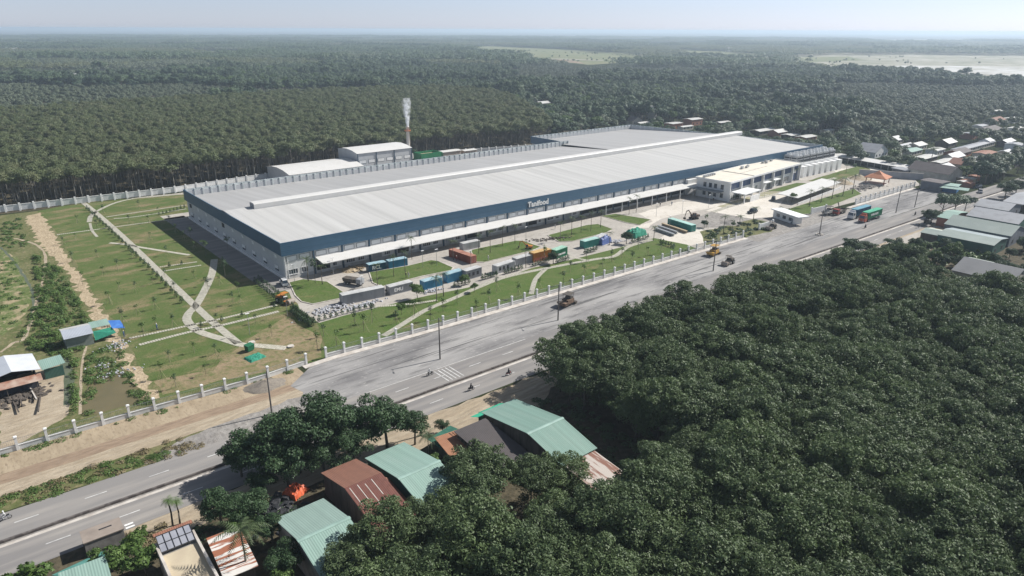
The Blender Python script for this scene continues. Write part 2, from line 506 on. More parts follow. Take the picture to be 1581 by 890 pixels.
# kerbed footway between fence and apron
mk = MB()
kx = [55, 62, 90, 120, 160, 200, 226]
for xs in (kx, [302, 330, 350, 368]):
    for a_, b_ in zip(xs[:-1], xs[1:]):
        mk.hexa([(a_, yfen(a_)-1.95, 0), (b_, yfen(b_)-1.95, 0), (b_, yfen(b_)-.25, 0), (a_, yfen(a_)-.25, 0)],
                [(a_, yfen(a_)-1.95, .14), (b_, yfen(b_)-1.95, .14), (b_, yfen(b_)-.25, .14), (a_, yfen(a_)-.25, .14)])
tag(mk.build('pavement', M['kerb']), kind='structure')

# factory plot -----------------------------------------------------------
sheet('plantation_soil', rough([(-700, 352), (0, 352), (330, 336), (420, 400), (520, 620), (520, 900), (-700, 900)], 20, 2, 15), 0.008, M['forest_floor'])
sheet('scrub_ground', rough([(-120, 352), (69, 345), (69, 142), (-120, 141.8)], 4, .1, 16), 0.014, M['scrub'])
sheet('yard', [(68, 346), (68, 142.2), (226, 137.2), (300, 139), (378, 134.8), (402, 150), (410, 215), (385, 330), (325, 337), (150, 343)], 0.010, M['concrete'])
sheet('lawn', rough(gp((58, 326), (128, 313), (290, 300), (300, 345), (445, 452), (485, 510), (505, 553), (400, 583), (245, 616), (215, 560), (180, 505), (130, 430), (95, 370)), 5, .5, 17), 0.020, M['lawn'])
sheet('earth_strip', rough(gp((38, 335), (62, 328), (85, 365), (112, 410), (150, 465), (182, 515), (205, 560), (245, 613), (222, 620), (190, 560), (160, 520), (140, 480), (105, 425), (60, 375)), 1.6, 1.1, 18), 0.026, M['bare'])
sheet('bare_patch', rough(gp((392, 520), (440, 490), (500, 520), (497, 552), (420, 575), (340, 588), (250, 610), (235, 590), (330, 570)), 3, .8, 19), 0.028, soil('worn lawn', (0.27,0.205,0.13), (0.19,0.165,0.085), (0.125,0.14,0.055), .16, .7, lo2=.48, hi2=.66))
sheet('lawn', rough(gp((215, 535), (290, 515), (345, 540), (330, 572), (240, 585)), 2.5, .4, 20), 0.034, M['lawn'])
sheet('bare_bank', rough(gp((0, 385), (22, 395), (48, 440), (50, 470), (30, 500), (0, 520)), 3, .8, 21), 0.024, soil('grassy bank', (0.33,0.27,0.17), (0.105,0.14,0.045), (0.38,0.31,0.21), .16, 1.1, lo=.38, hi=.50, lo2=.56, hi2=.7))
sheet('shed_yard', rough(gp((0, 600), (60, 560), (92, 560), (105, 600), (108, 640), (0, 700)), 2, .5, 22), 0.024, M['sandpath'])
sheet('muddy_pond', rough(gp((140, 580), (185, 575), (215, 600), (225, 620), (150, 640), (125, 640)), 2, .4, 23), 0.026, M['pond'])
sheet('ditch', rough(strip_poly(smooth_line(gp((0, 382), (18, 400), (45, 440), (52, 470), (45, 505))), .7), 2, .2, 24), 0.030, M['ditchwater'])
sheet('ditch', rough(strip_poly(smooth_line(gp((96, 552), (106, 580), (107, 625))), 1.9), 2, .15, 25), 0.030, M['ditchwater'])
sheet('dirt_path', rough(strip_poly(smooth_line(gp((0, 545), (20, 530), (44, 508), (70, 395), (30, 370), (0, 372))), .8), 2, .15, 26), 0.034, M['sandpath'])
sheet('dirt_path', rough(strip_poly(smooth_line(gp((133, 535), (126, 570), (124, 640))), .5), 2, .1, 27), 0.034, M['sandpath'])
# drive along the shaded side wall and service road at the back
sheet('side_drive', [(67.5, 190), (75.3, 190), (75.3, 300), (67.5, 300)], 0.030, M['road'])
sheet('back_drive', [(67.5, 297), (280, 297), (280, 305), (67.5, 305)], 0.030, M['concrete'])
# loading yard surfaces
sheet('pale_yard', rough(gp((1020, 338), (1065, 328), (1120, 317), (1075, 312), (1048, 312), (985, 330), (1008, 343), (972, 352), (1000, 352)), 4, .4, 28), 0.024, M['yard_light'])
sheet('gravel_yard', rough(gp((1062, 342), (1110, 322), (1160, 332), (1175, 345), (1120, 352), (1075, 352)), 4, .5, 29), 0.030, M['yard_grey'])
sheet('pale_yard', rough(gp((1090, 326), (1125, 311), (1180, 300), (1215, 302), (1200, 322), (1190, 345), (1160, 338)), 4, .2, 30), 0.034, M['yard_light'])
sheet('pale_yard', rough(gp((1012, 372), (1045, 352), (1078, 352), (1105, 368), (1080, 377), (1040, 385)), 3, .3, 31), 0.036, M['yard_light'])
sheet('pale_yard', rough(gp((1285, 262), (1345, 258), (1385, 268), (1360, 282), (1300, 275)), 4, .3, 32), 0.024, M['yard_light'])

# lawns with kerbs inside the yard (each a raised bed)
LAWNS = [
    gp((447, 437), (468, 432), (505, 436), (534, 455), (527, 461), (482.5, 470), (466, 466), (457, 457)),
    gp((571, 421.5), (629, 411.5), (666, 402.5), (676, 404), (699, 414), (696, 418), (649, 427.5), (590, 443), (576, 437)),
    gp((736, 405), (727, 387), (755, 381), (796, 372.6), (807, 372.6), (834, 382), (821, 387.5), (748, 405.5)),
    gp((846, 364), (905, 348.5), (923, 346.7), (946, 354.5), (935, 360), (884, 373), (864, 374)),
    gp((929, 334), (950, 331), (1005, 340), (988, 348), (966, 344)),
    gp((1195, 333), (1222, 322), (1318, 292), (1330, 300), (1250, 331)),
    gp((1183, 296), (1230, 283), (1250, 284), (1215, 296)),
]
for i, L in enumerate(LAWNS):
    c = Vector((sum(p[0] for p in L) / len(L), sum(p[1] for p in L) / len(L)))
    o = sheet('lawn', L, 0.15, M['garden'])
    outer = [tuple(c + (Vector(p) - c) * (1 + .35 / max(1, (Vector(p) - c).length))) for p in L]
    mk = MB(); n = len(L)
    for k in range(n):
        j = (k + 1) % n
        mk.hexa([(*outer[k], .0), (*outer[j], .0), (*L[j], .0), (*L[k], .0)], [(*outer[k], .19), (*outer[j], .19), (*L[j], .19), (*L[k], .19)])
    tag(mk.build('kerb', M['kerb']), kind='structure')

garden = gp((490, 500), (530, 488), (600, 471), (660, 457), (715, 446), (760, 436), (822, 414), (880, 402), (960, 382), (1010, 368), (1060, 378), (1075, 384))
garden += [(x, yfen(x) + .15) for x in (208, 180, 150, 120, 90, 62)]
sheet('lawn', garden, 0.040, M['garden'])
sheet('plant_bed', rough(gp((1080, 358), (1120, 350), (1165, 338), (1200, 348), (1190, 358), (1150, 367), (1090, 381)), 3, .4, 40), 0.042, M['scrub'])
sheet('lawn', rough(gp((1245, 280), (1330, 255), (1345, 262), (1290, 282)), 4, .4, 41), 0.030, M['lawn'])

# garden paths (slightly raised paving)
def path(pts, w, name='garden_path'):
    P = smooth_line(gp(*pts))
    mk = MB()
    acc = [Vector(p) for p in P]
    # paving laid in short slabs with grass joints between
    dist = 0.0
    seg = []
    for a, b_ in zip(acc[:-1], acc[1:]):
        d = (b_ - a); L = d.length
        if L < 1e-4: continue
        seg.append((a, d / L, L))
    t = 0.0; pitch = .62
    for a, d, L in seg:
        while t < L:
            c = a + d * t; n = Vector((-d.y, d.x))
            q = [c - n * w/2, c + d * (pitch - .12) - n * w/2, c + d * (pitch - .12) + n * w/2, c + n * w/2]
            mk.prism([(p.x, p.y) for p in q], .03, .085)
            t += pitch
        t -= L
    o = mk.build(name, M['paver'])
    o['kind'] = 'structure'
    return o
path([(128, 313), (147, 328), (190, 366), (245, 419), (298.5, 470), (331, 500), (367, 530)], 2.0)
path([(141, 331), (177, 314), (220, 305), (283, 299)], 1.4)
path([(147, 328), (140, 335), (138, 343)], 1.8); path([(139, 345), (142, 356), (150, 366)], .9)
path([(164, 335.6), (200, 330), (288, 317)], .9); path([(176, 338), (210, 335), (288, 323)], .9)
path([(88, 363), (177, 351), (235, 343), (290, 336)], .9)
path([(169.5, 375.6), (195, 378), (217.6, 382.5), (291, 394)], 1.3)
path([(246.7, 412.8), (303.6, 405)], .8); path([(253, 419), (311, 410)], .8)
path([(331, 401), (326, 427), (306, 467), (291, 485), (290, 497), (309, 513), (349, 525.5), (374, 533), (395, 534), (440, 538)], 2.2)
path([(200, 523), (288, 504), (345, 492), (425, 472)], 1.0); path([(215, 533), (293, 513), (342, 502.8), (428, 482)], 1.2)
path([(592.5, 519), (620, 502), (658, 479), (701, 461), (734, 446), (780, 428.5), (847.5, 414), (918, 401), (948.6, 396), (971, 381), (1007, 371)], 1.7)
path([(577, 474), (633, 470), (675, 464)], 1.1)
path([(842, 416), (827, 431.7), (820, 455)], 1.5)
path([(877, 397), (905, 402)], 1.0)
path([(1100, 328), (1150, 312), (1215, 296), (1290, 275)], 2.2)
# parking bays of grass pavers before the office
mk = MB()
A, B = G(1122, 322), G(1205, 296)
d = (B - A); L = d.length; d.normalize(); n = Vector((-d.y, d.x, 0))
for k in range(9):
    p = A + d * (k * L / 9)
    q = [p, p + d * (L / 9 - .8), p + d * (L / 9 - .8) + n * 4.6, p + n * 4.6]
    mk.prism([(x.x, x.y) for x in q], .04, .062)
tag(mk.build('parking_bays', soil('grass pavers', (0.24,0.24,0.13), (0.30,0.28,0.18), (0.36,0.33,0.25), .4, 1.5, bumpd=0)), kind='structure')

# fields and flooded paddies far beyond the forest
def field(name, uv, z, mt, amp=6):
    return sheet(name, rough(gp(*uv), 60, amp, 50 + int(z * 1000)), z, mt)
FIELDS = [
    [(698, 73), (760, 72), (870, 77), (1010, 85), (1030, 93), (950, 98), (905, 101), (870, 97), (820, 90), (760, 83), (702, 79)],
    [(1205, 84), (1290, 82), (1400, 81), (1500, 82), (1700, 84), (1700, 132), (1530, 118), (1400, 110), (1300, 105), (1225, 99)],
    [(1030, 78), (1110, 80), (1190, 84), (1170, 88), (1050, 86)],
    [(690, 74), (740, 73), (735, 78), (695, 78)],
    [(280, 80), (380, 79), (400, 84), (300, 86)],
    [(1320, 62), (1500, 61), (1560, 65), (1380, 67)], [(970, 67.5), (1090, 66.5), (1110, 71), (1000, 72)], [(1410, 75), (1505, 74), (1515, 79.5), (1425, 80)],
    [(1090, 88), (1205, 87), (1195, 93), (1105, 93)], [(600, 64), (730, 63), (740, 66.5), (610, 67)], [(190, 70), (330, 69), (345, 73), (205, 74.5)], [(860, 62), (1010, 61), (1020, 64), (870, 65)],
]
field('farm_field', FIELDS[0], 0.5, M['field'])
field('farm_field', [(835, 90), (885, 94), (905, 99), (872, 97)], 0.7, M['track'])
field('farm_field', [(845, 90.5), (930, 93.5), (930, 95), (850, 92)], 0.9, M['fieldtan'])
field('farm_field', FIELDS[1], 0.5, M['fieldtan'], 10)
field('flooded_field', [(1320, 104), (1400, 102), (1581, 104), (1700, 108), (1700, 130), (1581, 121), (1500, 114), (1400, 108)], 0.8, M['flood'], 8)
field('farm_field', [(1210, 90), (1310, 88), (1340, 94), (1240, 97)], 0.8, M['field'])
field('farm_field', FIELDS[2], 0.5, M['field'])
field('farm_field', FIELDS[3], 0.9, soil('yellow rice', (0.35,0.36,0.12), (0.28,0.3,0.1), (0.2,0.22,0.1), .01, .05, bumpd=0))
field('farm_field', FIELDS[4], 0.5, M['field'])
for i_ in range(5, 12):
    field('flooded_field' if i_ == 7 else 'farm_field', FIELDS[i_], 0.6 + i_ * .05, M['flood'] if i_ == 7 else (M['fieldtan'] if i_ in (5, 8) else M['field']), 8)

# haze ---------------------------------------------------------------------
mk = MB().box(-39000, 39000, -39000, 39000, -1.0, 76.0)
hz, nt, b = new_mat('haze')
nt.nodes.remove(b)
pv = nt.nodes.new('ShaderNodeVolumePrincipled')
pv.inputs['Color'].default_value = (0.70, 0.84, 1.0, 1)
pv.inputs['Density'].default_value = 0.00016
pv.inputs['Anisotropy'].default_value = 0.25
nt.links.new(pv.outputs[0], nt.nodes['Material Output'].inputs['Volume'])
tag(mk.build('haze', hz), kind='stuff')

# ------------------------------------------------------------------ factory
M['clad_blue'] = sheet_metal('blue cladding', (0.042,0.112,0.190), 'Z', 0.6, .38, (0.07,0.145,0.225), .7, depth=.05, spec=.6, ribs=.55)
M['clad_grey'] = sheet_metal('grey wall cladding', (0.50,0.51,0.52), 'X', 0.5, .5, (0.42,0.43,0.44), .6, depth=.02)
M['wall_white'] = plain('white plaster wall', (0.72,0.72,0.71), .8, (0.62,0.61,0.59), .4)
M['white'] = plain('white paint', (0.80,0.80,0.79), .6, (0.70,0.70,0.69), .5)
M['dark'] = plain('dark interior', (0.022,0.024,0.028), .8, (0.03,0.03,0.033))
M['glass'] = plain('window glass', (0.025,0.04,0.06), .12, (0.04,0.055,0.075), .3, spec=.6)
M['glass_blue'] = plain('blue office glass', (0.015,0.045,0.13), .35, (0.02,0.06,0.16), .3, spec=.35)
M['pilaster'] = plain('blue pilaster', (0.045,0.085,0.13), .5)
M['frame_grey'] = plain('grey frame', (0.22,0.24,0.26), .5)
M['steel'] = plain('galvanised steel', (0.45,0.46,0.47), .4, (0.33,0.34,0.35), 1.0, metal=.4)
M['roller'] = sheet_metal('roller shutter', (0.36,0.37,0.38), 'Z', 0.2, .5, depth=.03)
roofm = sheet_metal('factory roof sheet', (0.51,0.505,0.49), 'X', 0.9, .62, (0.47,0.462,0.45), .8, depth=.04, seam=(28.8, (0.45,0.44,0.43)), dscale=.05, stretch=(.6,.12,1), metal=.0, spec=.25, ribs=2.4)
M['roof_main'] = roofm
M['parapet_in'] = plain('parapet inner sheet', (0.62,0.65,0.64), .6, (0.40,0.44,0.44), .35, stretch=(1,1,.15))
M['roof_white'] = sheet_metal('white roof sheet', (0.60,0.59,0.57), 'X', 0.4, .5, (0.55,0.54,0.51), .8, depth=.02)

FX0, FX1 = 75.4, 390.0
FYF = lambda x: 198.5 - (x - FX0) * 0.0143        # front wall line
FYB0, FYB1 = 294.8, 320.5
RIDGE_Y, ZR, ZP, ZE = 248.3, 12.05, 11.75, 9.9
fac = thing('factory', 'long low factory hall with pale metal roof and dark blue cladding band', 'factory', (FX0, 198.5, 0))
OX, OY = -FX0, -198.5
def fb(mb, name, mats, parent=fac, smooth=False):
    o = mb.build(name, mats, parent, smooth)
    return o
def sh(mb):
    mb.v = [(x + OX, y + OY, z) for x, y, z in mb.v]
    return mb
backy = lambda x: 294.8 if x < 282 else 320.5
xr = lambda y: 390.0 - (y - 194.0) / 126.5 * 18.0     # right wall line
# walls below the band
mk = MB()
mk.hexa([(75.9,FYF(75.4)+.35,0),(389,FYF(389)+.35,0),(389,FYF(389)+.65,0),(75.9,FYF(75.4)+.65,0)],
        [(75.9,FYF(75.4)+.35,7.7),(389,FYF(389)+.35,7.7),(389,FYF(389)+.65,7.7),(75.9,FYF(75.4)+.65,7.7)])
fb(sh(mk), 'front_wall', M['wall_white'])
mk = MB().box(75.9, 76.2, 199.2, 294.4, 0, 8.0)
fb(sh(mk), 'side_wall', sheet_metal('side wall cladding', (0.50,0.51,0.52), 'Y', .6, .5, (0.42,0.43,0.44), .6, depth=.03))
mk = MB().box(76.3, 282.2, 294.1, 294.4, 0, 11.0).box(282.2, 282.5, 294.6, 320, 0, 11.0).box(282.6, 371, 319.8, 320.1, 0, 11.0)
mk.hexa([(389.2,194.6,0),(389.5,194.6,0),(371.6,320,0),(371.3,320,0)], [(389.2,194.6,11),(389.5,194.6,11),(371.6,320,11),(371.3,320,11)])
fb(sh(mk), 'rear_wall', M['clad_grey'])
# blue band all round: outer skin proud of the wall, with the pale inner parapet behind it
def bandseg(a, b, z0, z1, th=.25, mb=None):
    a = Vector(a); b = Vector(b); d = (b - a).normalized(); n = Vector((-d.y, d.x))
    q = [a, b, b + n * th, a + n * th]
    mb.prism([(p.x, p.y) for p in q], z0, z1)
mk = MB(); bandseg((75.2, FYF(75)-.15), (390, FYF(390)-.15), 7.6, ZP, .3, mk)
bd = fb(sh(mk), 'blue_band', M['clad_blue'])
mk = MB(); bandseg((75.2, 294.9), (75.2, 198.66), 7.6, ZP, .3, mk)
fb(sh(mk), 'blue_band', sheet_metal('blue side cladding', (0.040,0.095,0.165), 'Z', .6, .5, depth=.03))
mk = MB(); bandseg((282, 295), (75.5, 295), 7.6, ZP, .12, mk); bandseg((282, 320.9), (282, 295.2), 7.6, ZP, .12, mk)
bandseg((371.9, 320.9), (282.2, 320.9), 7.6, ZP, .12, mk); bandseg((390.1, 194.2), (372.1, 320.8), 7.6, ZP, -.12, mk)
fb(sh(mk), 'blue_band', M['clad_blue'])
# inner ribbed parapet lining
mk = MB()
def lining(a, b, z0, z1, side):
    a = Vector(a); b = Vector(b); d = (b - a); L = d.length; d.normalize(); n = Vector((-d.y, d.x)) * side
    mk.prism([(p.x, p.y) for p in (a, b, b + n * .1, a + n * .1)][::side], z0, z1)
    k = 0.0
    while k < L:
        p = a + d * k + n * .12
        q = [p, p + d * .45, p + d * .45 + n * .55, p + n * .55]
        mk.prism([(x.x, x.y) for x in q][::side], z0, z1 - .1)
        k += 3.2
lining((76, 294.6), (288, 294.6), 8.3, ZP + .02, -1)
lining((282.2, 320.4), (371.8, 320.4), 8.3, ZP + .02, -1)
lining((389.8, 195), (371.9, 320.2), 8.8, ZP + .02, 1)
fb(sh(mk), 'parapet_lining', M['parapet_in'])
mk = MB(); mk.prism([(282.3,295.3),(282.3,320.3),(282.5,320.3),(282.5,295.3)][::-1], 8.3, ZP)
fb(sh(mk), 'parapet_lining', M['parapet_in'])
# roof: front slope, rear slope (with the deeper part at the right)
mk = MB()
for a_, b_ in zip(np.linspace(75.5, 389.6, 12)[:-1], np.linspace(75.5, 389.6, 12)[1:]):
    rx = lambda x, y: min(x, xr(y) - .3)
    mk.slab([(a_, FYF(a_)+.15, ZE), (rx(b_,195), FYF(b_)+.15, ZE), (rx(b_, RIDGE_Y), RIDGE_Y, ZR), (a_, RIDGE_Y, ZR)] if True else None, .12)
fb(sh(mk), 'roof', M['roof_main'])
mk = MB()
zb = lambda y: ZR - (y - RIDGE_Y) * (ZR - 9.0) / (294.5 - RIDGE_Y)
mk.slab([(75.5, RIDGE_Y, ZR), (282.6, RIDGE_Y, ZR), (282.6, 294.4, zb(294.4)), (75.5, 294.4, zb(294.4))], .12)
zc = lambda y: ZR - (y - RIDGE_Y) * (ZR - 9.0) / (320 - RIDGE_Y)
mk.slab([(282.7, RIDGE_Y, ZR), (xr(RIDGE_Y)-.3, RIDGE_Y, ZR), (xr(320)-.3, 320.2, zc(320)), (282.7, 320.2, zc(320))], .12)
fb(sh(mk), 'roof', sheet_metal('shaded rear roof sheet', (0.40,0.395,0.39), 'X', .9, .62, (0.33,0.33,0.33), .8, depth=.04, dscale=.05, stretch=(.6,.12,1), spec=.25, ribs=2.4))  # shade of the slope turned from the sun, put into a darker sheet colour
mk = MB()
mk.hexa([(75.2,FYF(75)+.17,ZP-.05),(390,FYF(390)+.17,ZP-.05),(390,FYF(390)+.9,ZP-.75),(75.2,FYF(75)+.9,ZP-.75)], [(75.2,FYF(75)+.17,ZP+.06),(390,FYF(390)+.17,ZP+.06),(390,FYF(390)+1.0,ZP-.62),(75.2,FYF(75)+1.0,ZP-.62)])
fb(sh(mk), 'gutter', M['white'])
# ridge ventilator
mk = MB()
x0, x1 = 85.0, 388.0
prof = [(244.6, 11.6), (244.6, 13.5), (244.9, 13.85), (246.6, 13.95), (248.5, 13.85), (248.8, 13.5), (248.8, 11.7)]
n = len(prof)
mk.add([(x0, y, z) for y, z in prof] + [(x1, y, z) for y, z in prof],
       [(i, i+1, n+i+1, n+i) for i in range(n-1)] + [tuple(range(n)), tuple(range(2*n-1, n-1, -1))])
rv = fb(sh(mk), 'ridge_vent', M['roof_white'])
mk = MB().box(x0 - .08, x0 - .02, 244.9, 248.5, 12.1, 13.6).box(x0+.5, x1-.5, 248.82, 248.95, 12.2, 13.4).box(x0, x1, 244.3, 244.56, 11.78, 11.92)
fb(sh(mk), 'louvre', M['frame_grey'], rv)
# small roof curb vents near the jog
mk = MB().box(291, 296, 290.0, 293.0, 9.1, 10.1)
fb(sh(mk), 'roof_hatch', M['frame_grey'])
# front: pilasters, clerestory frames, windows, doors
bay0, bw = 85.4, 9.62
for k in range(21):
    x = bay0 + k * bw
    mk = MB().box(x-.28, x+.28, FYF(x)-.05, FYF(x)+.33, 0, 7.58)
    fb(sh(mk), 'pilaster', M['pilaster'])
def win(x, y, w, h, z, nmull=4, parent=fac, frame=M['white'], glass=M['glass'], awn=True):
    mk = MB().box(x, x+w, y-.05, y+.04, z, z+h)
    o = mk
    o.v = [(a + OX, b + OY, c) for a, b, c in o.v]
    f = o.build('window', glass, parent)
    g = MB()
    for i in range(nmull + 1):
        xx = x + w * i / nmull
        g.box(xx-.05, xx+.05, y-.11, y-.06, z, z+h)
    g.box(x-.08, x+w+.08, y-.12, y-.055, z+h, z+h+.12)
    g.box(x-.12, x+w+.12, y-.25, y-.055, z-.14, z)
    g.v = [(a + OX, b + OY, c) for a, b, c in g.v]
    g.build('window_frame', frame, f)
    return f
for k in range(-1, 20):
    x = bay0 + k * bw
    y = FYF(x) + .3
    for off in (.9, 5.2):
        xx = x + off
        if xx < 76.5: continue
        g = MB()
        z0, z1, w = 5.75, 7.1, 3.3
        g.box(xx, xx+w, y-.06, y+.02, z0, z1)
        c = sh(g).build('clerestory', M['white'], fac)
        g = MB().box(xx-.12, xx, y-.16, y-.07, z0-.1, z1+.1).box(xx+w, xx+w+.12, y-.16, y-.07, z0-.1, z1+.1).box(xx, xx+w, y-.16, y-.07, z1, z1+.12).box(xx, xx+w, y-.16, y-.07, z0-.1, z0)
        sh(g).build('clerestory_frame', M['frame_grey'], c)
    kind = 'w' if k == -1 else ('d' if k % 3 == 0 else ('r' if k % 3 == 2 and k < 12 else 'w'))
    if k >= 12: kind = 'o'
    if kind == 'w' or kind == 'r':
        for off in (1.2, 5.4):
            if x + off > 76.8 and not (kind == 'r' and off == 1.2):
                win(x + off, y, 3.0, 1.5, 1.4)
        if kind == 'r':
            g = MB().box(x+1.0, x+4.4, y-.1, y+.02, .1, 3.4); sh(g).build('roller_door', M['roller'], fac)
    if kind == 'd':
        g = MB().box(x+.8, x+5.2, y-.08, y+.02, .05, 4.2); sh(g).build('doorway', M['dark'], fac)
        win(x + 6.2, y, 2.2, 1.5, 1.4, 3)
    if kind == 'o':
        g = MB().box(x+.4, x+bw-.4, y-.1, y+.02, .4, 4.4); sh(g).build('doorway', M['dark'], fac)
g = MB()
g.hexa([(76.4,FYF(76)+.1,0),(280,FYF(280)+.1,0),(280,FYF(280)+.34,0),(76.4,FYF(76)+.34,0)], [(76.4,FYF(76)+.22,.9),(280,FYF(280)+.22,.9),(280,FYF(280)+.34,.9),(76.4,FYF(76)+.34,.9)])
fb(sh(g), 'plinth', plain('grey plinth', (0.50,0.50,0.49), .9, (0.38,0.37,0.35), .5))
# corner downpipe
g = MB().tube((76.1, FYF(76)+.1, .2), (76.1, FYF(76)+.1, 7.6), .14)
g.tube((77.0, FYF(77)+.15, .2), (77.0, FYF(77)+.15, 7.6), .1)
fb(sh(g), 'downpipe', M['white'])
# canopy over the loading bays, on brackets; posts where the bays are open
g = MB()
cx0, cx1 = 85.9, 273.5
def yc_(x, o): return FYF(x) + o
g.slab([(cx0, yc_(cx0,-5.2), 4.55), (cx1, yc_(cx1,-5.2), 4.55), (cx1, yc_(cx1,.25), 5.35), (cx0, yc_(cx0,.25), 5.35)], .22)
cn = fb(sh(g), 'canopy', M['roof_white'])
g = MB()
for k in range(20):
    x = bay0 + k * bw + .5
    g.box(x-.06, x+.06, FYF(x)-5.0, FYF(x)+.2, 4.1, 4.34)
    g.tube((x, FYF(x)+.2, 3.0), (x, FYF(x)-3.2, 4.1), .05, n=5)
sh(g).build('bracket', M['frame_grey'], cn)
for k in range(13, 20):
    x = bay0 + k * bw
    g = MB().box(x-.12, x+.12, FYF(x)-4.9, FYF(x)-4.66, 0, 4.35)
    sh(g).build('post', M['white'], cn)
g = MB().box(268, 279, 194.2, 196.2, 0.1, 7.0); fb(sh(g), 'entrance_block', M['wall_white'])
# side wall windows
for k in range(10):
    y = 203.5 + k * 9.4
    for (yy, z, h, w) in ((y, 1.5, 1.5, 2.6), (y + .6, 5.6, .8, 1.5)):
        if z > 5 and k in (5, 9):
            g = MB().box(75.74, 75.88, yy, yy+2.2, 5.2, 6.7); sh(g).build('louvre', M['dark'], fac); continue
        g = MB().box(75.8, 75.88, yy, yy+w, z, z+h)
        wv = sh(g).build('window', M['glass'] if z < 3 else M['white'], fac)
        g = MB().box(75.7, 75.79, yy-.12, yy+w+.12, z+h*(.45 if z<3 else .9), z+h+.25)
        sh(g).build('window_hood', M['white'], wv)
g = MB().box(75.4, 75.88, 199.5, 294, 0, .9); fb(sh(g), 'plinth', M['wall_white'])
# sign on the band
def text(body, size, mt, parent, loc, rot, extr=.06, name='lettering', bold=.0, spacing=1.0):
    cu = bpy.data.curves.new(name, 'FONT')
    cu.body = body; cu.size = size; cu.extrude = extr; cu.offset = bold; cu.space_character = spacing
    cu.resolution_u = 3
    o = bpy.data.objects.new(name, cu); COL.objects.link(o)
    cu.materials.append(mt)
    bpy.context.view_layer.update()
    me = bpy.data.meshes.new_from_object(o.evaluated_get(bpy.context.evaluated_depsgraph_get()))
    bpy.data.objects.remove(o)
    o = bpy.data.objects.new(name, me); COL.objects.link(o)
    o.parent = parent; o.location = loc; o.rotation_euler = rot
    return o
text('Tanifood', 2.75, M['white'], fac, (172.0 + OX, FYF(172) - .3 + OY, 8.35), (R(90), 0, R(-.8)), .1, 'sign_lettering', .10, 1.06)
g = MB().box(172.0, 173.6, FYF(172)-.24, FYF(172)-.17, 8.1, 10.4); fb(sh(g), 'sign_backing', M['pilaster'])

# ------------------------------------------------------------------ office block in front of the factory
office = thing('office_building', 'two-storey white office building with blue strip glazing beside the factory front', 'office', (271.5, 174.0, 0), R(4.5))
# local frame: x along the long front, y away from the road
OL, OW, OH = 71.0, 17.0, 8.3
mk = MB().box(0, OL, 1.2, OW, 0, OH)
mk.build('wall', M['white'], office)
g = MB().box(-.5, OL+.6, -.1, OW+.3, OH, OH+.35)
rf = g.build('roof', plain('office roof deck', (0.70,0.65,0.55), .9, (0.60,0.56,0.48), .3), office)
g = MB().box(-.5, OL+.6, -.35, -.1, OH-.1, OH+.7).box(-.75, -.5, -.35, OW+.5, OH-.1, OH+.7).box(-.5, OL+.6, OW+.3, OW+.55, OH-.1, OH+.7).box(OL+.6, OL+.85, -.35, OW+.5, OH-.1, OH+.7)
g.build('parapet', M['white'], rf)
for xx in (2, 3.6, 5.2, 6.8, 8.4, 10): MB().box(xx, xx+.9, 14.0, 15.4, OH+.4, OH+1.2).build('air_unit', M['steel'], rf)
for xx, yy in ((33, 12.5), (35, 13.6), (37.4, 12.4), (40, 13.2), (55, 13), (57, 12), (60, 13.8), (64, 13)): MB().box(xx, xx+1.3, yy, yy+1.0, OH+.4, OH+1.3).build('air_unit', M['steel'], rf)
g = MB().box(22, 22.3, 0, 17, OH+.36, OH+.56).box(22, 50, 8, 8.25, OH+.36, OH+.5)
g.build('roof_ridge', M['kerb'], rf)
xs = np.linspace(0, OL - 9, 7)
for a_, b_ in zip(xs[:-1], xs[1:]):
    g = MB().box(a_+.5, b_-.1, 1.05, 1.2, 4.9, 7.7)
    w = g.build('window', M['glass_blue'], office)
    g = MB()
    for q in np.linspace(a_+.5, b_-.1, 5): g.box(q-.03, q+.03, .98, 1.04, 4.9, 7.7)
    g.build('mullion', M['frame_grey'], w)
for a_ in list(xs) + [OL-.6]:
    MB().box(a_-.15, a_+.45, -.1, 1.18, 0, OH).build('column', M['white'], office)
for i_, (a_, w_) in enumerate(((21.5, 2), (25.5, 2), (37, 8), (42+5, 1.6), (49.5, 6), (56, 4))):
    g = MB().box(a_, a_+w_, 1.06, 1.2, 1.0 if w_ < 5 else .3, 3.4)
    w = g.build('window', M['glass'], office)
    g = MB()
    for q in np.linspace(a_, a_+w_, max(3, int(w_)+1)): g.box(q-.05, q+.05, .98, 1.05, 1.0 if w_ < 5 else .3, 3.4)
    g.build('mullion', M['white'], w)
for a_ in (31.5, 41):
    MB().box(a_, a_+6, -1.2, 1.0, 3.9, 4.2).build('balcony', M['white'], office)
g = MB().box(62.8, 69.5, 1.0, 1.2, .4, 7.4); w = g.build('window', M['glass_blue'], office)
MB().box(64.5, 67.5, .8, .99, 4.2, 6.0).build('panel', M['white'], w)
for z_ in (5.0, 1.2):
    for y_ in (3.2, 6.6, 9.2, 12):
        g = MB().box(-.04, .1, y_, y_+1.5, z_, z_+2.1); w = g.build('window', M['glass'], office)
        MB().box(-.1, -.05, y_-.1, y_+1.6, z_-.12, z_).build('sill', M['white'], w)
MB().box(-4.5, -.1, 3, 17.5, 4.0, 4.35).build('side_canopy', M['frame_grey'], office)
g = MB().box(1, 15.5, -7.0, .0, 4.0, 4.35)
pc = g.build('porch_roof', M['white'], office)
for xx, yy in ((1.4, -6.6), (8, -6.6), (14.9, -6.6)):
    MB().box(xx-.2, xx+.2, yy-.2, yy+.2, 0, 4.0).build('column', M['white'], pc)
MB().box(6.5, 14.7, -6.9, -6.6, 0, 2.6).build('screen_wall', M['white'], pc)

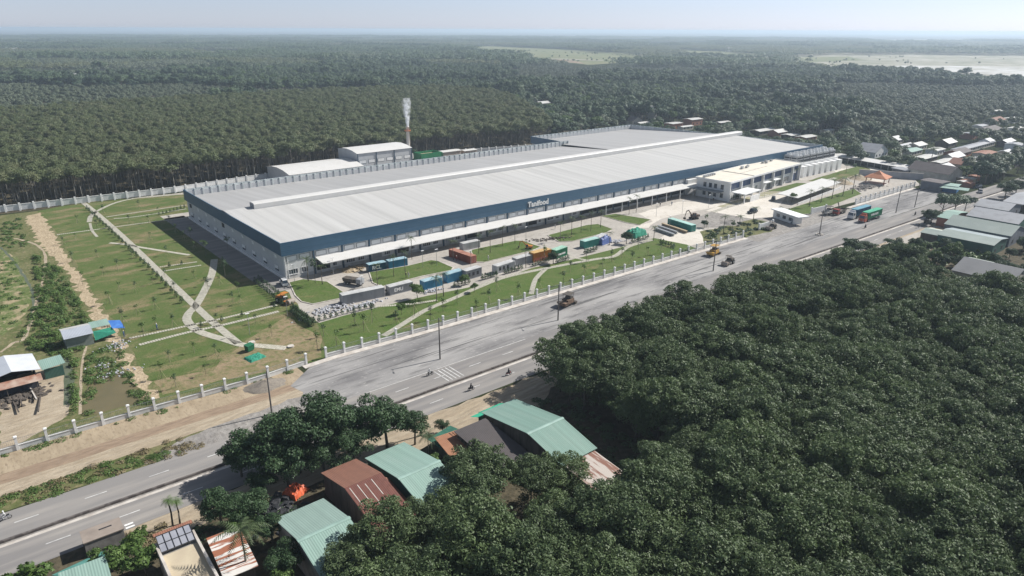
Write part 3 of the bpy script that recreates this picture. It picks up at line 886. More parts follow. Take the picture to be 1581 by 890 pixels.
# ------------------------------------------------------------------ cooling tower block
ct = thing('chiller_plant', 'white block of cooling towers with grey louvres at the far end of the factory front', 'cooling plant', (347.5, 181.5, 0), R(-1.5))
MB().box(0, 42, 3.5, 12, 0, 6.6).build('wall', M['wall_white'], ct)
for i in range(7):
    x = 1.5 + i * 5.9
    g = MB().box(x, x+3.6, .2, 3.4, 0, 5.6); w = g.build('tank', M['white'], ct)
    MB().box(x+3.9, x+4.7, 3.3, 3.48, .4, 5.4).build('louvre', M['dark'], w)
for i in range(6):
    for j in range(2):
        x, y = .6 + i * 6.6, 4.2 + j * 4.0
        g = MB().box(x, x+5.6, y, y+3.4, 6.7, 10.6)
        t_ = g.build('cooling_tower', M['steel'], ct)
        g = MB().box(x+.2, x+5.4, y-.06, y, 7.2, 8.3).box(x+.2, x+5.4, y-.06, y, 9.0, 9.7).box(x-.06, x, y+.3, y+3.1, 7.2, 8.3).box(x-.06, x, y+.3, y+3.1, 9.0, 9.7)
        g.build('louvre', M['dark'], t_)
        g = MB()
        for q in (1.5, 4.1): g.lathe([(1.25, 10.6), (1.1, 11.5), (1.05, 11.5), (1.05, 11.2)], (x+q, y+1.7), 12)
        g.build('fan_cowl', M['white'], t_)

# ------------------------------------------------------------------ other buildings of the plot
def box_building(name, label, cat, x0, x1, y0, y1, h, wallm, roofm_, rise=0.0, axis='x', over=.4, rz=0.0, group=None, bow=False):
    """a building with a curved or gabled roof; origin at its front left corner"""
    t = thing(name, label, cat, (x0, y0, 0), rz, group)
    L, W = x1 - x0, y1 - y0
    mk = MB()
    if axis == 'x':
        pts = [(0, h), (W, h)] if not rise else ([(0, h), (W*.25, h+rise*.75), (W*.5, h+rise), (W*.75, h+rise*.75), (W, h)] if bow else [(0, h), (W*.5, h+rise), (W, h)])
        gab = [(y, z - .06) for y, z in pts]
        n = len(gab)
        poly = [(0, 0)] + gab + [(W, 0)]
        N = len(poly)
        mk.add([(0, y, z) for y, z in poly] + [(L, y, z) for y, z in poly],
               [tuple(range(N)), tuple(range(2*N-1, N-1, -1))] + [(i, N+i, N+(i+1) % N, (i+1) % N) for i in range(N)])
    else:
        pts = [(0, h), (L*.5, h+rise), (L, h)]
        poly = [(0, 0)] + [(x, z-.06) for x, z in pts] + [(L, 0)]
        N = len(poly)
        mk.add([(x, 0, z) for x, z in poly] + [(x, W, z) for x, z in poly],
               [tuple(range(N-1, -1, -1)), tuple(range(N, 2*N))] + [(i, (i+1) % N, N+(i+1) % N, N+i) for i in range(N)])
    mk.build('wall', wallm, t)
    g = MB()
    o = over
    for a, b in zip(pts[:-1], pts[1:]):
        ea = -o if a is pts[0] else 0; eb = o if b is pts[-1] else 0
        sl_ = (b[1]-a[1]) / max(.01, b[0]-a[0])
        if axis == 'x':
            g.slab([(-o, a[0]+ea, a[1]+ea*sl_+.06), (L+o, a[0]+ea, a[1]+ea*sl_+.06), (L+o, b[0]+eb, b[1]+eb*sl_+.06), (-o, b[0]+eb, b[1]+eb*sl_+.06)], .1)
        else:
            g.slab([(a[0]+ea, -o, a[1]+ea*sl_+.06), (b[0]+eb, -o, b[1]+eb*sl_+.06), (b[0]+eb, W+o, b[1]+eb*sl_+.06), (a[0]+ea, W+o, a[1]+ea*sl_+.06)], .1)
    g.build('roof', roofm_, t)
    return t, L, W
boiler, L_, W_ = box_building('boiler_house', 'tall grey boiler house with bowed white roof behind the factory', 'boiler house', 171, 203.5, 330, 352, 11.5, M['clad_grey'], M['roof_white'], 1.3, bow=True)
for k in range(4):
    MB().box(k*L_/3-.2, k*L_/3+.2, -.3, -.02, 0, 11.4).build('pilaster', M['pilaster'], boiler)
for k in range(6):
    g = MB().box(.9+k*5.4, 4.6+k*5.4, -.1, -.02, 6.2, 7.7); c = g.build('clerestory', M['white'], boiler)
    x_ = .9+k*5.4
    MB().box(x_-.15, x_+3.85, -.06, -.01, 6.0, 7.9).build('clerestory_frame', M['frame_grey'], c)
box_building('warehouse', 'low warehouse with bowed pale roof beside the boiler house', 'warehouse', 131, 170, 323, 351, 6.4, M['clad_grey'], M['roof_white'], 1.6, bow=True)
box_building('storage_shed', 'low dark open shed between the warehouse and the factory wall', 'shed', 171.5, 176, 322, 328, 3.0, M['frame_grey'], M['clad_blue'], .3)
chim = thing('chimney', 'slim pale steel chimney giving off white smoke behind the factory', 'chimney', (214.5, 351, 0))
MB().lathe([(.95, 0), (.9, 10), (.85, 19.3), (1.0, 19.3), (1.0, 20.0), (.7, 20.0)], (0, 0), 14).build('flue', plain('chimney steel', (0.62,0.58,0.54), .6, (0.50,0.47,0.44), .3, stretch=(1,1,.2)), chim, True)
MB().tube((1.35, 0, 0), (1.3, 0, 19), .12).build('ladder_pipe', plain('ladder pipe', (0.42,0.36,0.30), .6), chim)
g = MB().lathe([(1.05, 17.3), (1.9, 17.3), (1.9, 17.5), (1.05, 17.5)], (0, 0), 12)
for i in range(8): g.tube((1.8*math.cos(i*.785), 1.8*math.sin(i*.785), 17.5), (1.8*math.cos(i*.785), 1.8*math.sin(i*.785), 18.5), .05, n=4)
g.build('platform', plain('orange platform', (0.5,0.17,0.05), .6), chim)
gt = thing('green_bunker', 'open green fuel bunker beside the boiler house', 'bunker', (220, 346, 0))
MB().box(0, 14, 0, .4, 0, 4.2).box(13.6, 14, .5, 8, 0, 4.2).box(0, 14, 8.1, 8.5, 0, 4.2).box(0,.4,.5,8,0,4.2).build('side_panel', plain('green steel', (0.02,0.22,0.09), .5), gt)
MB().box(.5, 13.5, .5, 8, 0, 3.0).build('fuel', M['tan'], gt)
for i, (x, y, l, w, h, lab) in enumerate(((236, 347, 13, 6, 3.4, 'pale flat-roofed store by the rear wall, nearest the green bunker'), (251, 346, 9, 5, 2.8, 'small pale flat-roofed store second from the green bunker'), (300, 333, 9, 5, 3.0, 'pale store between the rear wall and the stepped factory corner'))):
    box_building('storage_building', lab, 'store', x, x+l, y, y+w, h, plain('store wall', (0.5,0.42,0.36), .8), M['roof_white'], .3)

# long parking shelter, gatehouse, gazebo
shel = thing('parking_shelter', 'long flat white parking shelter on posts beside the office drive', 'shelter', (290.4, 151.9, 0), R(5.5))
MB().slab([(0, 0, 3.0), (49, 0, 3.0), (49, 9.5, 3.5), (0, 9.5, 3.5)], .2).build('roof', M['roof_white'], shel)
for k in range(9):
    MB().box(1+k*5.8, 1.18+k*5.8, 4.6, 4.8, 0, 3.1).build('post', M['steel'], shel)
MB().box(0, 49, -.6, -.3, 0, .9).build('low_wall', M['wall_white'], shel)
gh = thing('gatehouse', 'long white flat-roofed gatehouse at the factory entrance', 'gatehouse', (G(1197, 341).x, G(1197, 341).y, 0), 0)
A, B = G(1193, 336), G(1225, 347)
d = B - A; gh.location = A; gh.rotation_euler = (0, 0, math.atan2(d.y, d.x))
Lg = d.length
MB().box(0, Lg, 0, 4.0, 0, 3.3).build('wall', M['white'], gh)
MB().box(-.8, Lg+3, -.8, 4.6, 3.3, 3.65).build('roof', M['white'], gh)
for k in range(3):
    g = MB().box(2+k*Lg/3.4, 3.8+k*Lg/3.4, -.06, .02, 1.0, 2.3); w = g.build('window', M['glass'], gh)
    MB().box(1.9+k*Lg/3.4, 3.9+k*Lg/3.4, -.14, -.07, .88, 1.0).build('sill', M['white'], w)
MB().box(Lg-1.6, Lg-.6, -.07, .02, 0, 2.2).build('door', M['frame_grey'], gh)
for (u0, v0, u1, v1, lab) in ((1172, 356, 1193, 350, 'white gate wall panel left of the factory entrance'), (1253, 331, 1275, 326, 'white gate wall panel right of the factory entrance')):
    A, B = G(u0, v0), G(u1, v1); d = B - A
    t = thing('gate_wall', lab, 'gate wall', A, math.atan2(d.y, d.x), 'white walls flanking the entrance')
    MB().box(0, d.length, 0, .3, 0, 2.4).build('panel', M['white'], t)
    MB().box(-.3, .3, -.12, .42, 0, 2.8).build('pillar', M['white'], t); MB().box(d.length-.3, d.length+.3, -.12, .42, 0, 2.8).build('pillar', M['white'], t)
gz = thing('gazebo', 'small gazebo with orange tiled pyramid roof near the far fence', 'gazebo', (365, 150.5, 0), R(8))
g = MB()
top = (0, 0, 6.6)
cs_ = [(-5.2,-5.2,3.4), (5.2,-5.2,3.4), (5.2,5.2,3.4), (-5.2,5.2,3.4)]
mid = [(-2.2,-2.2,4.9), (2.2,-2.2,4.9), (2.2,2.2,4.9), (-2.2,2.2,4.9)]
g.add(cs_ + mid + [top] + [(x, y, z-.25) for x, y, z in cs_], [(0,1,5,4),(1,2,6,5),(2,3,7,6),(3,0,4,7),(4,5,8),(5,6,8),(6,7,8),(7,4,8),(12,11,10,9),(0,9,10,1),(1,10,11,2),(2,11,12,3),(3,12,9,0)])
g.build('roof', sheet_metal('orange tiles', (0.46,0.20,0.11), 'X', .4, .8, (0.38,0.16,0.09), .6, depth=.05), gz)
for sx in (-1, 1):
    for sy in (-1, 1):
        MB().tube((sx*4.2, sy*4.2, 0), (sx*4.2, sy*4.2, 3.5), .22).build('column', plain('red column', (0.28,0.09,0.06), .7) if (sx, sy) == (-1,-1) else bpy.data.materials['red column'], gz)
MB().box(-4.8, 4.8, -4.8, 4.8, 0, .35).build('floor_slab', M['kerb'], gz)

# ------------------------------------------------------------------ fences and walls
def fence(name, label, xs, y_of, pitch, ph=2.55, lo=1.05, group=None):
    """pillars, low white wall and a steel rail panel between each pair"""
    t = thing(name, label, 'fence', (xs[0], y_of(xs[0]), 0), 0, group)
    bx_, by_ = xs[0], y_of(xs[0])
    x = xs[0]; pil = []
    while x <= xs[1] + .1:
        pil.append(x); x += pitch
    pm = MB().box(-.22, .22, -.22, .22, 0, ph).box(-.3, .3, -.3, .3, ph, ph+.16).box(-.2, .2, -.2, .2, ph+.16, ph+.26).mesh('pillar', M['white'])
    rm = MB()
    for z in (lo+.15, lo+1.15): rm.box(.22, pitch-.22, -.02, .02, z, z+.04)
    k = .45
    while k < pitch - .25:
        rm.box(k-.012, k+.012, -.012, .012, lo, lo+1.3); k += .3
    rm = rm.mesh('railing', M['steel'])
    wm = MB().box(.22, pitch-.22, -.1, .1, 0, lo-.12).box(.22, pitch-.22, -.16, .16, lo-.12, lo).mesh('low_wall', M['wall_white'])
    for i, p in enumerate(pil):
        place(pm, 'pillar', t, (p-bx_, y_of(p)-by_, 0))
        if i < len(pil) - 1:
            a = math.atan2(y_of(pil[i+1]) - y_of(p), pitch)
            place(wm, 'low_wall', t, (p-bx_, y_of(p)-by_, 0), a)
            place(rm, 'railing', t, (p-bx_, y_of(p)-by_, 0), a)
    return t
fence('boundary_fence', 'white pillared fence along the dirt verge by the green scrub', (-45, 57.5), yfen, 4.6)
fence('boundary_fence', 'white pillared fence between the garden lawns and the wide asphalt', (61.2, 226), yfen, 4.56)
fence('boundary_fence', 'far white pillared fence between the gazebo and the wide asphalt', (311, 371), lambda x: yfen(x) + .2, 4.56, 2.6, 1.6)
# rear wall: white panels between posts
rw = thing('rear_boundary_wall', 'long white block wall along the edge of the rubber plantation', 'wall', (-140, 352, 0))
yrw = lambda x: float(np.interp(x, [-140, 18, 84, 125, 230, 310, 330], [354, 352.2, 346.5, 351.5, 356.5, 337, 334]))
pm = MB().box(-.35, .35, -.35, .35, 0, 3.3).mesh('post', M['white'])
x = -140.0; i = 0
step = 5.0
wm = MB().box(.35, step-.35, -.12, .12, .35, 2.7).box(.35, step-.35, -.2, .2, 2.7, 2.85).mesh('wall_panel', M['white'])
while x < 325:
    place(pm, 'post', rw, (x+140, yrw(x)-352, 0))
    place(wm, 'wall_panel', rw, (x+140, yrw(x)-352, 0), math.atan2(yrw(x+step)-yrw(x), step), (math.hypot(step, yrw(x+step)-yrw(x))/step, 1, 1))
    x += step
cw = thing('concrete_wall', 'plain grey concrete wall right of the gazebo', 'wall', (378, 166, 0), R(-62))
MB().box(0, 30, 0, .25, 0, 3.2).build('panel', plain('grey render', (0.38,0.39,0.41), .9, (0.3,0.31,0.33), .4), cw)
MB().box(-.1, 30.1, -.08, .33, 3.2, 3.35).build('coping', M['kerb'], cw)
lsr = thing('cycle_shelter', 'very long white roofed shelter on posts beyond the cooling towers', 'shelter', (G(1276, 237, 3).x, G(1276, 237, 3).y, 0), 0)
A, B = G(1278, 239, 3.2), G(1396, 259, 3.2); d = B - A
lsr.location = (A.x, A.y, 0); lsr.rotation_euler = (0, 0, math.atan2(d.y, d.x))
Ll = d.length
MB().slab([(0, 0, 3.0), (Ll, 0, 3.0), (Ll, 9, 3.5), (0, 9, 3.5)], .2).build('roof', M['roof_white'], lsr)
for k in range(12):
    MB().box(1+k*(Ll-2)/11, 1.2+k*(Ll-2)/11, .4, .6, 0, 3.1).build('post', M['steel'], lsr)
MB().box(0, Ll, 8.4, 8.7, 0, 3.2).build('back_wall', plain('dark back wall', (0.10,0.105,0.12), .9), lsr)

# ------------------------------------------------------------------ trees
def leaf_mesh(name, mat, lobes, n, size, seed, up=0.35, aspect=1.0, fill=0.25, flat=1.0, jit=.5):
    """leaf-sized faces spread through the shells of several lobes; per-face tone"""
    r = np.random.default_rng(seed)
    L = np.array(lobes, dtype=float)                     # x y z rx rz
    w = L[:, 3] ** 2; w /= w.sum()
    idx = r.choice(len(L), n, p=w)
    d = r.normal(size=(n, 3)); d /= np.linalg.norm(d, axis=1)[:, None]
    d[:, 2] = np.where(d[:, 2] < -0.3, -d[:, 2] * .7, d[:, 2])
    rad = np.where(r.random(n) < fill, r.random(n) ** .5, r.uniform(.82, 1.08, n))
    c = L[idx, :3] + d * np.stack([L[idx, 3], L[idx, 3], L[idx, 4]], 1) * rad[:, None]
    nrm = d + np.array([0, 0, up]) + r.normal(size=(n, 3)) * jit
    nrm /= np.linalg.norm(nrm, axis=1)[:, None]
    a = np.cross(nrm, r.normal(size=(n, 3))); a /= np.linalg.norm(a, axis=1)[:, None]
    b_ = np.cross(nrm, a)
    s = size * r.uniform(.6, 1.35, n)[:, None]
    v = np.empty((n, 4, 3))
    v[:, 0] = c - a * s * aspect; v[:, 1] = c - b_ * s * .55; v[:, 2] = c + a * s * aspect; v[:, 3] = c + b_ * s * .55
    v[:, :, 2] = np.maximum(v[:, :, 2], 0.02)
    me = bpy.data.meshes.new(name)
    me.vertices.add(n * 4); me.vertices.foreach_set('co', v.reshape(-1))
    me.loops.add(n * 4); me.loops.foreach_set('vertex_index', np.arange(n * 4, dtype=np.int32))
    me.polygons.add(n); me.polygons.foreach_set('loop_start', np.arange(0, n * 4, 4, dtype=np.int32))
    at = me.attributes.new('tone', 'FLOAT', 'FACE')
    lobe_t = r.random(len(L))[idx]
    at.data.foreach_set('value', np.clip(.55 * lobe_t + .45 * r.random(n), 0, 1).astype(np.float32))
    me.materials.append(mat)
    me.update(calc_edges=True)
    me.validate()
    return me

def lobes_round(r, R_, H_, z, n):
    out = []
    for i in range(n):
        a = r.uniform(0, 2*math.pi); q = r.uniform(0, .75) ** .7
        zz = r.uniform(-.55, .85)
        k = math.sqrt(max(.1, 1 - zz*zz*.8))
        rr = r.uniform(.30, .48)
        out.append((math.cos(a)*q*R_*k, math.sin(a)*q*R_*k, z + zz*H_*.62, R_*rr, H_*rr*.9))
    return out

def trunk_mesh(name, mat, h, rad, r, limbs=5, spread=2.0, top=None):
    mk = MB()
    bx, by = r.uniform(-.2, .2), r.uniform(-.2, .2)
    mid = (bx, by, h*.55)
    mk.tube((0, 0, -.05), mid, rad, rad*.75, 7)
    mk.tube(mid, (bx*2, by*2, h), rad*.75, rad*.35, 7)
    for i in range(limbs):
        a = i * 2*math.pi/limbs + r.uniform(-.4, .4)
        z0 = h * r.uniform(.5, .8)
        p = (math.cos(a)*spread, math.sin(a)*spread, z0 + h*r.uniform(.2, .45))
        mk.tube((bx, by, z0), p, rad*.42, rad*.12, 5)
    return mk.mesh(name, mat, True)

TREES = {}
def variant_set(key, count, fn):
    TREES[key] = [fn(i) for i in range(count)]

def v_broad(i):
    r = random.Random(100 + i)
    R_, H_ = r.uniform(4.3, 5.6), r.uniform(3.0, 4.0)
    z = 7.6 + r.uniform(-.8, .8)
    lobes = [(r.uniform(-.8, .8), r.uniform(-.8, .8), z - .6, R_ * .86, H_ * .85)]
    for k in range(46):
        a = r.uniform(0, 6.28); q = r.uniform(0, 1) ** .55
        top = z + H_ * .72 * math.sqrt(max(0, 1 - q*q*.85))
        zz = top - r.uniform(0, 1) ** 2 * H_ * 1.1
        lobes.append((math.cos(a)*q*R_*.9, math.sin(a)*q*R_*.9, zz, r.uniform(.5, 1.3), r.uniform(.4, .9)))
    lobes += [(r.uniform(-2.6, 2.6), r.uniform(-2.6, 2.6), r.uniform(2.6, 5.0), 1.2, 1.2) for _ in range(4)]
    return leaf_mesh('crown', M['leaf_dark'], lobes, 10500, .175, 200 + i, up=.5, fill=.42, jit=.75), trunk_mesh('trunk', M['bark'], 7.0, .2, r, 6, 2.3)
def v_deep(i):
    r = random.Random(140 + i)
    R_, H_ = r.uniform(3.4, 4.2), r.uniform(2.9, 3.6)
    lobes = lobes_round(r, R_, H_, 4.1, 24)
    lobes = [(a, b, c, d * .74, e * .74) for a, b, c, d, e in lobes]
    return leaf_mesh('crown', M['leaf_deep'], lobes, 7600, .155, 240 + i, up=.4, fill=.35, jit=.6), trunk_mesh('trunk', M['bark'], 4.4, .22, r, 6, 1.9)
def v_fresh(i):
    r = random.Random(170 + i)
    lobes = lobes_round(r, 2.2, 1.9, 2.9, 11)
    return leaf_mesh('crown', M['leaf_fresh'], lobes, 1900, .2, 270 + i, up=.3, fill=.25), trunk_mesh('trunk', M['bark'], 2.8, .1, r, 5, 1.2)
def v_rubber(i):
    r = random.Random(300 + i)
    lobes = [(r.uniform(-.4,.4), r.uniform(-.4,.4), 11.6, 3.0, 2.3), (0, 0, 12.0, 2.2, 1.9)]
    for k in range(9):
        a = r.uniform(0, 6.28); q = r.uniform(.8, 3.0)
        lobes.append((math.cos(a)*q, math.sin(a)*q, r.uniform(10.6, 13.6) - q*.2, r.uniform(.7, 1.2), r.uniform(.6, 1.0)))
    return leaf_mesh('crown', M['leaf_rubber'], lobes, 1150, .27, 320 + i, up=.55, fill=.5, jit=.55), trunk_mesh('trunk', M['bark_pale'], 11.6, .15, r, 4, 1.2)
def v_mid(i, mat='leaf_far'):
    r = random.Random(400 + i)
    R_, H_ = r.uniform(3.8, 5.4), r.uniform(3.2, 5.0)
    lobes = lobes_round(r, R_, H_, 6.4 + r.uniform(-.8, 1.2), 15)
    return leaf_mesh('crown', M[mat], lobes, 1500, .46, 420 + i, up=.55, fill=.22, jit=.42), trunk_mesh('trunk', M['bark'], 6.5, .25, r, 4, 2.2)
variant_set('broad', 7, v_broad)
variant_set('deep', 5, v_deep)
variant_set('fresh', 3, v_fresh)
variant_set('rubber', 6, v_rubber)
variant_set('mid', 9, lambda i: v_mid(i, ('leaf_far', 'leaf_pine', 'leaf_far', 'leaf_fresh', 'leaf_olive', 'leaf_far', 'leaf_pine', 'leaf_olive', 'leaf_far')[i]))

def add_tree(key, x, y, label, group=None, name='tree', sc=None, r=rnd, rz=None, cat='tree', vi=None, mat=None):
    cr, tr = TREES[key][r.randrange(len(TREES[key])) if vi is None else vi]
    s = sc if sc is not None else r.uniform(.85, 1.2)
    if not isinstance(s, (tuple, list)):
        s = (s * r.uniform(.92, 1.08), s * r.uniform(.92, 1.08), s * r.uniform(.9, 1.12))
    t = thing(name, label, cat, (x, y, 0), r.uniform(0, 6.28) if rz is None else rz, group)
    t.scale = s
    c = place(cr, 'crown', t)
    place(tr, 'trunk', t)
    if mat is not None:
        c.material_slots[0].link = 'OBJECT'; c.material_slots[0].material = mat
    return t

def inst_cloud(name, pts, sources, smin, smax, seed=1, label=None):
    """one stuff object: copies of the given crowns and trunks set on many points"""
    me = bpy.data.meshes.new(name)
    me.vertices.add(len(pts))
    me.vertices.foreach_set('co', np.array([(p[0], p[1], p[2] if len(p) > 2 else 0) for p in pts], dtype=float).reshape(-1))
    o = bpy.data.objects.new(name, me); COL.objects.link(o)
    o['kind'] = 'stuff'
    if label: o['label'] = label
    ng = bpy.data.node_groups.new(name, 'GeometryNodeTree')
    ng.interface.new_socket('Geometry', in_out='INPUT', socket_type='NodeSocketGeometry')
    ng.interface.new_socket('Geometry', in_out='OUTPUT', socket_type='NodeSocketGeometry')
    N = ng.nodes; K = ng.links
    gi = N.new('NodeGroupInput'); go = N.new('NodeGroupOutput')
    jall = N.new('GeometryNodeJoinGeometry')
    for objs in sources:
        j = N.new('GeometryNodeJoinGeometry')
        for ob in objs:
            oi = N.new('GeometryNodeObjectInfo'); oi.inputs['Object'].default_value = ob
            oi.transform_space = 'ORIGINAL'
            K.new(oi.outputs['Geometry'], j.inputs[0])
        g2 = N.new('GeometryNodeGeometryToInstance')
        K.new(j.outputs[0], g2.inputs[0]); K.new(g2.outputs[0], jall.inputs[0])
    ip = N.new('GeometryNodeInstanceOnPoints')
    ip.inputs['Pick Instance'].default_value = True
    K.new(gi.outputs[0], ip.inputs['Points']); K.new(jall.outputs[0], ip.inputs['Instance'])
    rv = N.new('FunctionNodeRandomValue'); rv.data_type = 'INT'
    rv.inputs[4].default_value = 0; rv.inputs[5].default_value = len(sources) - 1
    rv.inputs['Seed'].default_value = seed
    K.new(rv.outputs[2], ip.inputs['Instance Index'])
    rr = N.new('FunctionNodeRandomValue'); rr.data_type = 'FLOAT_VECTOR'
    rr.inputs[0].default_value = (0, 0, 0); rr.inputs[1].default_value = (0, 0, 6.283)
    rr.inputs['Seed'].default_value = seed + 1
    K.new(rr.outputs[0], ip.inputs['Rotation'])
    rs = N.new('FunctionNodeRandomValue'); rs.data_type = 'FLOAT_VECTOR'
    rs.inputs[0].default_value = (smin, smin, smin * .92); rs.inputs[1].default_value = (smax, smax, smax * 1.08)
    rs.inputs['Seed'].default_value = seed + 2
    K.new(rs.outputs[0], ip.inputs['Scale'])
    K.new(ip.outputs[0], go.inputs[0])
    md = o.modifiers.new('scatter', 'NODES'); md.node_group = ng
    return o

def inside(p, poly):
    x, y = p; c = False; n = len(poly); j = n - 1
    for i in range(n):
        xi, yi = poly[i][0], poly[i][1]; xj, yj = poly[j][0], poly[j][1]
        if (yi > y) != (yj > y) and x < (xj - xi) * (y - yi) / (yj - yi) + xi: c = not c
        j = i
    return c
def in_view(x, y, z=8, mg=60):
    q = PX(x, y, z)
    return q is not None and -mg < q[0] < W_PX + mg and -mg < q[1] < H_PX + mg * 2.0

# --- woodland right of and in front of the road
HOUSE_KEEP = [(36, 58, 68, 96.5), (24, 37, 66, 90), (60, 84, 58.5, 97), (-10, 24, 70, 103), (57, 66, 84, 97)]
HOUSE_KEEP_R = [(272, 336, 66, 100), (210, 251, 47, 72), (262, 275, 86, 96)]
def wood_ok(x, y):
    top = float(np.interp(x, [60, 84, 92, 130, 170, 200, 215, 230, 262, 300, 400], [66, 88, 97, 98, 97, 92, 82, 64, 46, 38, 30]))
    if y > top: return False
    if x < 92 and y > float(np.interp(x, [20, 40, 60, 84.0, 85, 92], [68, 64, 60, 60, 86, 96])): return False
    if 79 < x < 89 and y > 62: return False
    if 84 < x < 92 and 70 < y < 88 and x - 84 < (88 - y) * .25: return False
    for x0, x1, y0, y1 in HOUSE_KEEP + HOUSE_KEEP_R:
        if x0 - 1.5 < x < x1 + 1.5 and y0 - 2.0 < y < y1 + 1.5: return False
    return True
r = random.Random(5)
cand = []
y = -60
while y < 100:
    x = 10
    while x < 420:
        px_, py_ = x + r.uniform(-2.0, 2.0), y + r.uniform(-1.9, 1.9)
        if wood_ok(px_, py_) and in_view(px_, py_, 9, 90) and math.hypot(px_, py_) > 34:
            cand.append((math.hypot(px_, py_), px_, py_))
        x += 4.9
    y += 4.5
cand.sort()
first_tree = {}
near = cand[:290]; rest = cand[290:]
for k, (d_, x, y) in enumerate(near):
    reg = 0 if y > 78 else (1 if x > 90 else 2)
    t = add_tree('broad', x, y, ('broadleaf tree in the roadside rows of the dense dark woodland', 'broadleaf tree deep inside the dense woodland at the lower right', 'broadleaf tree of the dense woodland at the bottom edge, nearest the front houses')[reg], ('woodland trees along the road', 'woodland trees at the lower right', 'woodland trees nearest the front houses')[reg], 'woodland_tree', r=r, vi=k % 7)
    if k < 7: first_tree[k] = t
src_broad = [(t.children[0], t.children[1]) for t in first_tree.values()]
inst_cloud('woodland', [(x, y) for _, x, y in rest], src_broad, .85, 1.2, 3, 'dark woodland running on beyond the nearest trees')

# --- the rubber plantation behind the rear wall
r = random.Random(9)
PLANT = [(-420, 357), (20, 356), (84, 351), (128, 356), (232, 361), (300, 356), (322, 348), (345, 372), (380, 420), (440, 520), (478, 600), (470, 690), (380, 722), (150, 712), (-50, 690), (-420, 700)]
cand = []
y = 357.0
while y < 722:
    x = -230.0 + y * .2
    while x < 480:
        px_, py_ = x + r.uniform(-1.3, 1.3), y + r.uniform(-1.2, 1.2)
        if inside((px_, py_), PLANT) and in_view(px_, py_, 12, 40) and r.random() > .05:
            if not (168 < px_ < 236 and py_ < 360):
                cand.append((math.hypot(px_, py_), px_, py_))
        x += 3.4
    y += 4.3
cand.sort(key=lambda c: c[2] - yrw(c[1]) if c[1] < 325 else (c[0] - 420))
fr = []
for c in cand:
    if len(fr) < 290: fr.append(c)
frs = set(fr)
first = {}
for k, (d_, x, y) in enumerate(fr):
    reg = 0 if x < 76 else (1 if x < 240 else 2)
    t = add_tree('rubber', x, y, ('slim rubber tree in the front rows behind the white wall left of the factory', 'slim rubber tree in the front rows behind the warehouse and boiler house', 'slim rubber tree in the front rows right of the chimney')[reg], ('rubber trees left of the factory', 'rubber trees behind the boiler house', 'rubber trees right of the chimney')[reg], 'rubber_tree', sc=r.uniform(.9, 1.1), r=r, vi=k % 6)
    if k < 6: first[k] = t
src_rub = [(t.children[0], t.children[1]) for t in first.values()]
inst_cloud('rubber_plantation', [(x, y) for c in cand if c not in frs for _, x, y in (c,)], src_rub, .72, 1.0, 7, 'grey-green rubber plantation stretching back in rows')

# --- mixed trees round the village and beyond
r = random.Random(21)
VIL_KEEP = []          # filled below with the houses of the village
def far_house(u, v, w, d, h, label, roof, wall, rise=1.2, rz=0.0, name='house', cat='house', axis='x', group=None, keep=4.0, clear=30):
    p = G(u, v)
    VIL_KEEP.append((p.x, p.y + d/2, max(w, d) * .5 + keep, max(w, d), clear))
    t, L_, W_ = box_building(name, label, cat, -w/2 + p.x, w/2 + p.x, p.y, p.y + d, h, wall, roof, rise, axis, .4, rz, group)
    if h > 3.2 or w > 9:
        for k in range(max(2, int(w // 4))):
            x0_ = w * (k + .5) / max(2, int(w // 4)) - .6
            MB().box(x0_, x0_ + 1.2, -.05, .02, 1.0, 2.2).build('window', M['glass'], t)
    return t
M['tin_pale'] = sheet_metal('pale tin roof', (0.50,0.50,0.48), 'X', .4, .6, (0.36,0.33,0.30), .7, depth=.02)
M['tin_grey'] = sheet_metal('grey tin roof', (0.30,0.31,0.33), 'X', .4, .5, (0.22,0.22,0.23), .7, depth=.02)
M['tile_dark'] = sheet_metal('dark roof tiles', (0.12,0.105,0.105), 'X', .4, .8, (0.08,0.07,0.07), .7, depth=.03)
M['tile_red'] = sheet_metal('red roof tiles', (0.20,0.095,0.07), 'X', .4, .8, (0.2,0.09,0.06), .7, depth=.03)
M['tin_rust'] = sheet_metal('rusty tin roof', (0.28,0.13,0.085), 'X', .3, .75, (0.17,0.08,0.055), .9, depth=.03, stretch=(1,.25,1), dscale=.8)
M['tin_green'] = sheet_metal('green tin roof', (0.20,0.315,0.27), 'X', .35, .6, (0.26,0.35,0.305), .6, ribs=.95, depth=.03, stretch=(1,.2,1), dscale=.7)
M['tin_teal'] = sheet_metal('pale teal tin roof', (0.26,0.385,0.335), 'X', .35, .6, (0.31,0.41,0.37), .6, ribs=.95, depth=.03, stretch=(1,.2,1), dscale=.7)
M['brick'] = plain('brick wall', (0.36,0.16,0.10), .9, (0.28,0.13,0.09), 2)
M['cream'] = plain('cream wall', (0.55,0.52,0.46), .85, (0.42,0.39,0.34), .5)
M['wood'] = plain('weathered boards', (0.12,0.10,0.085), .9, (0.07,0.06,0.05), 1.5, stretch=(1,1,.2))
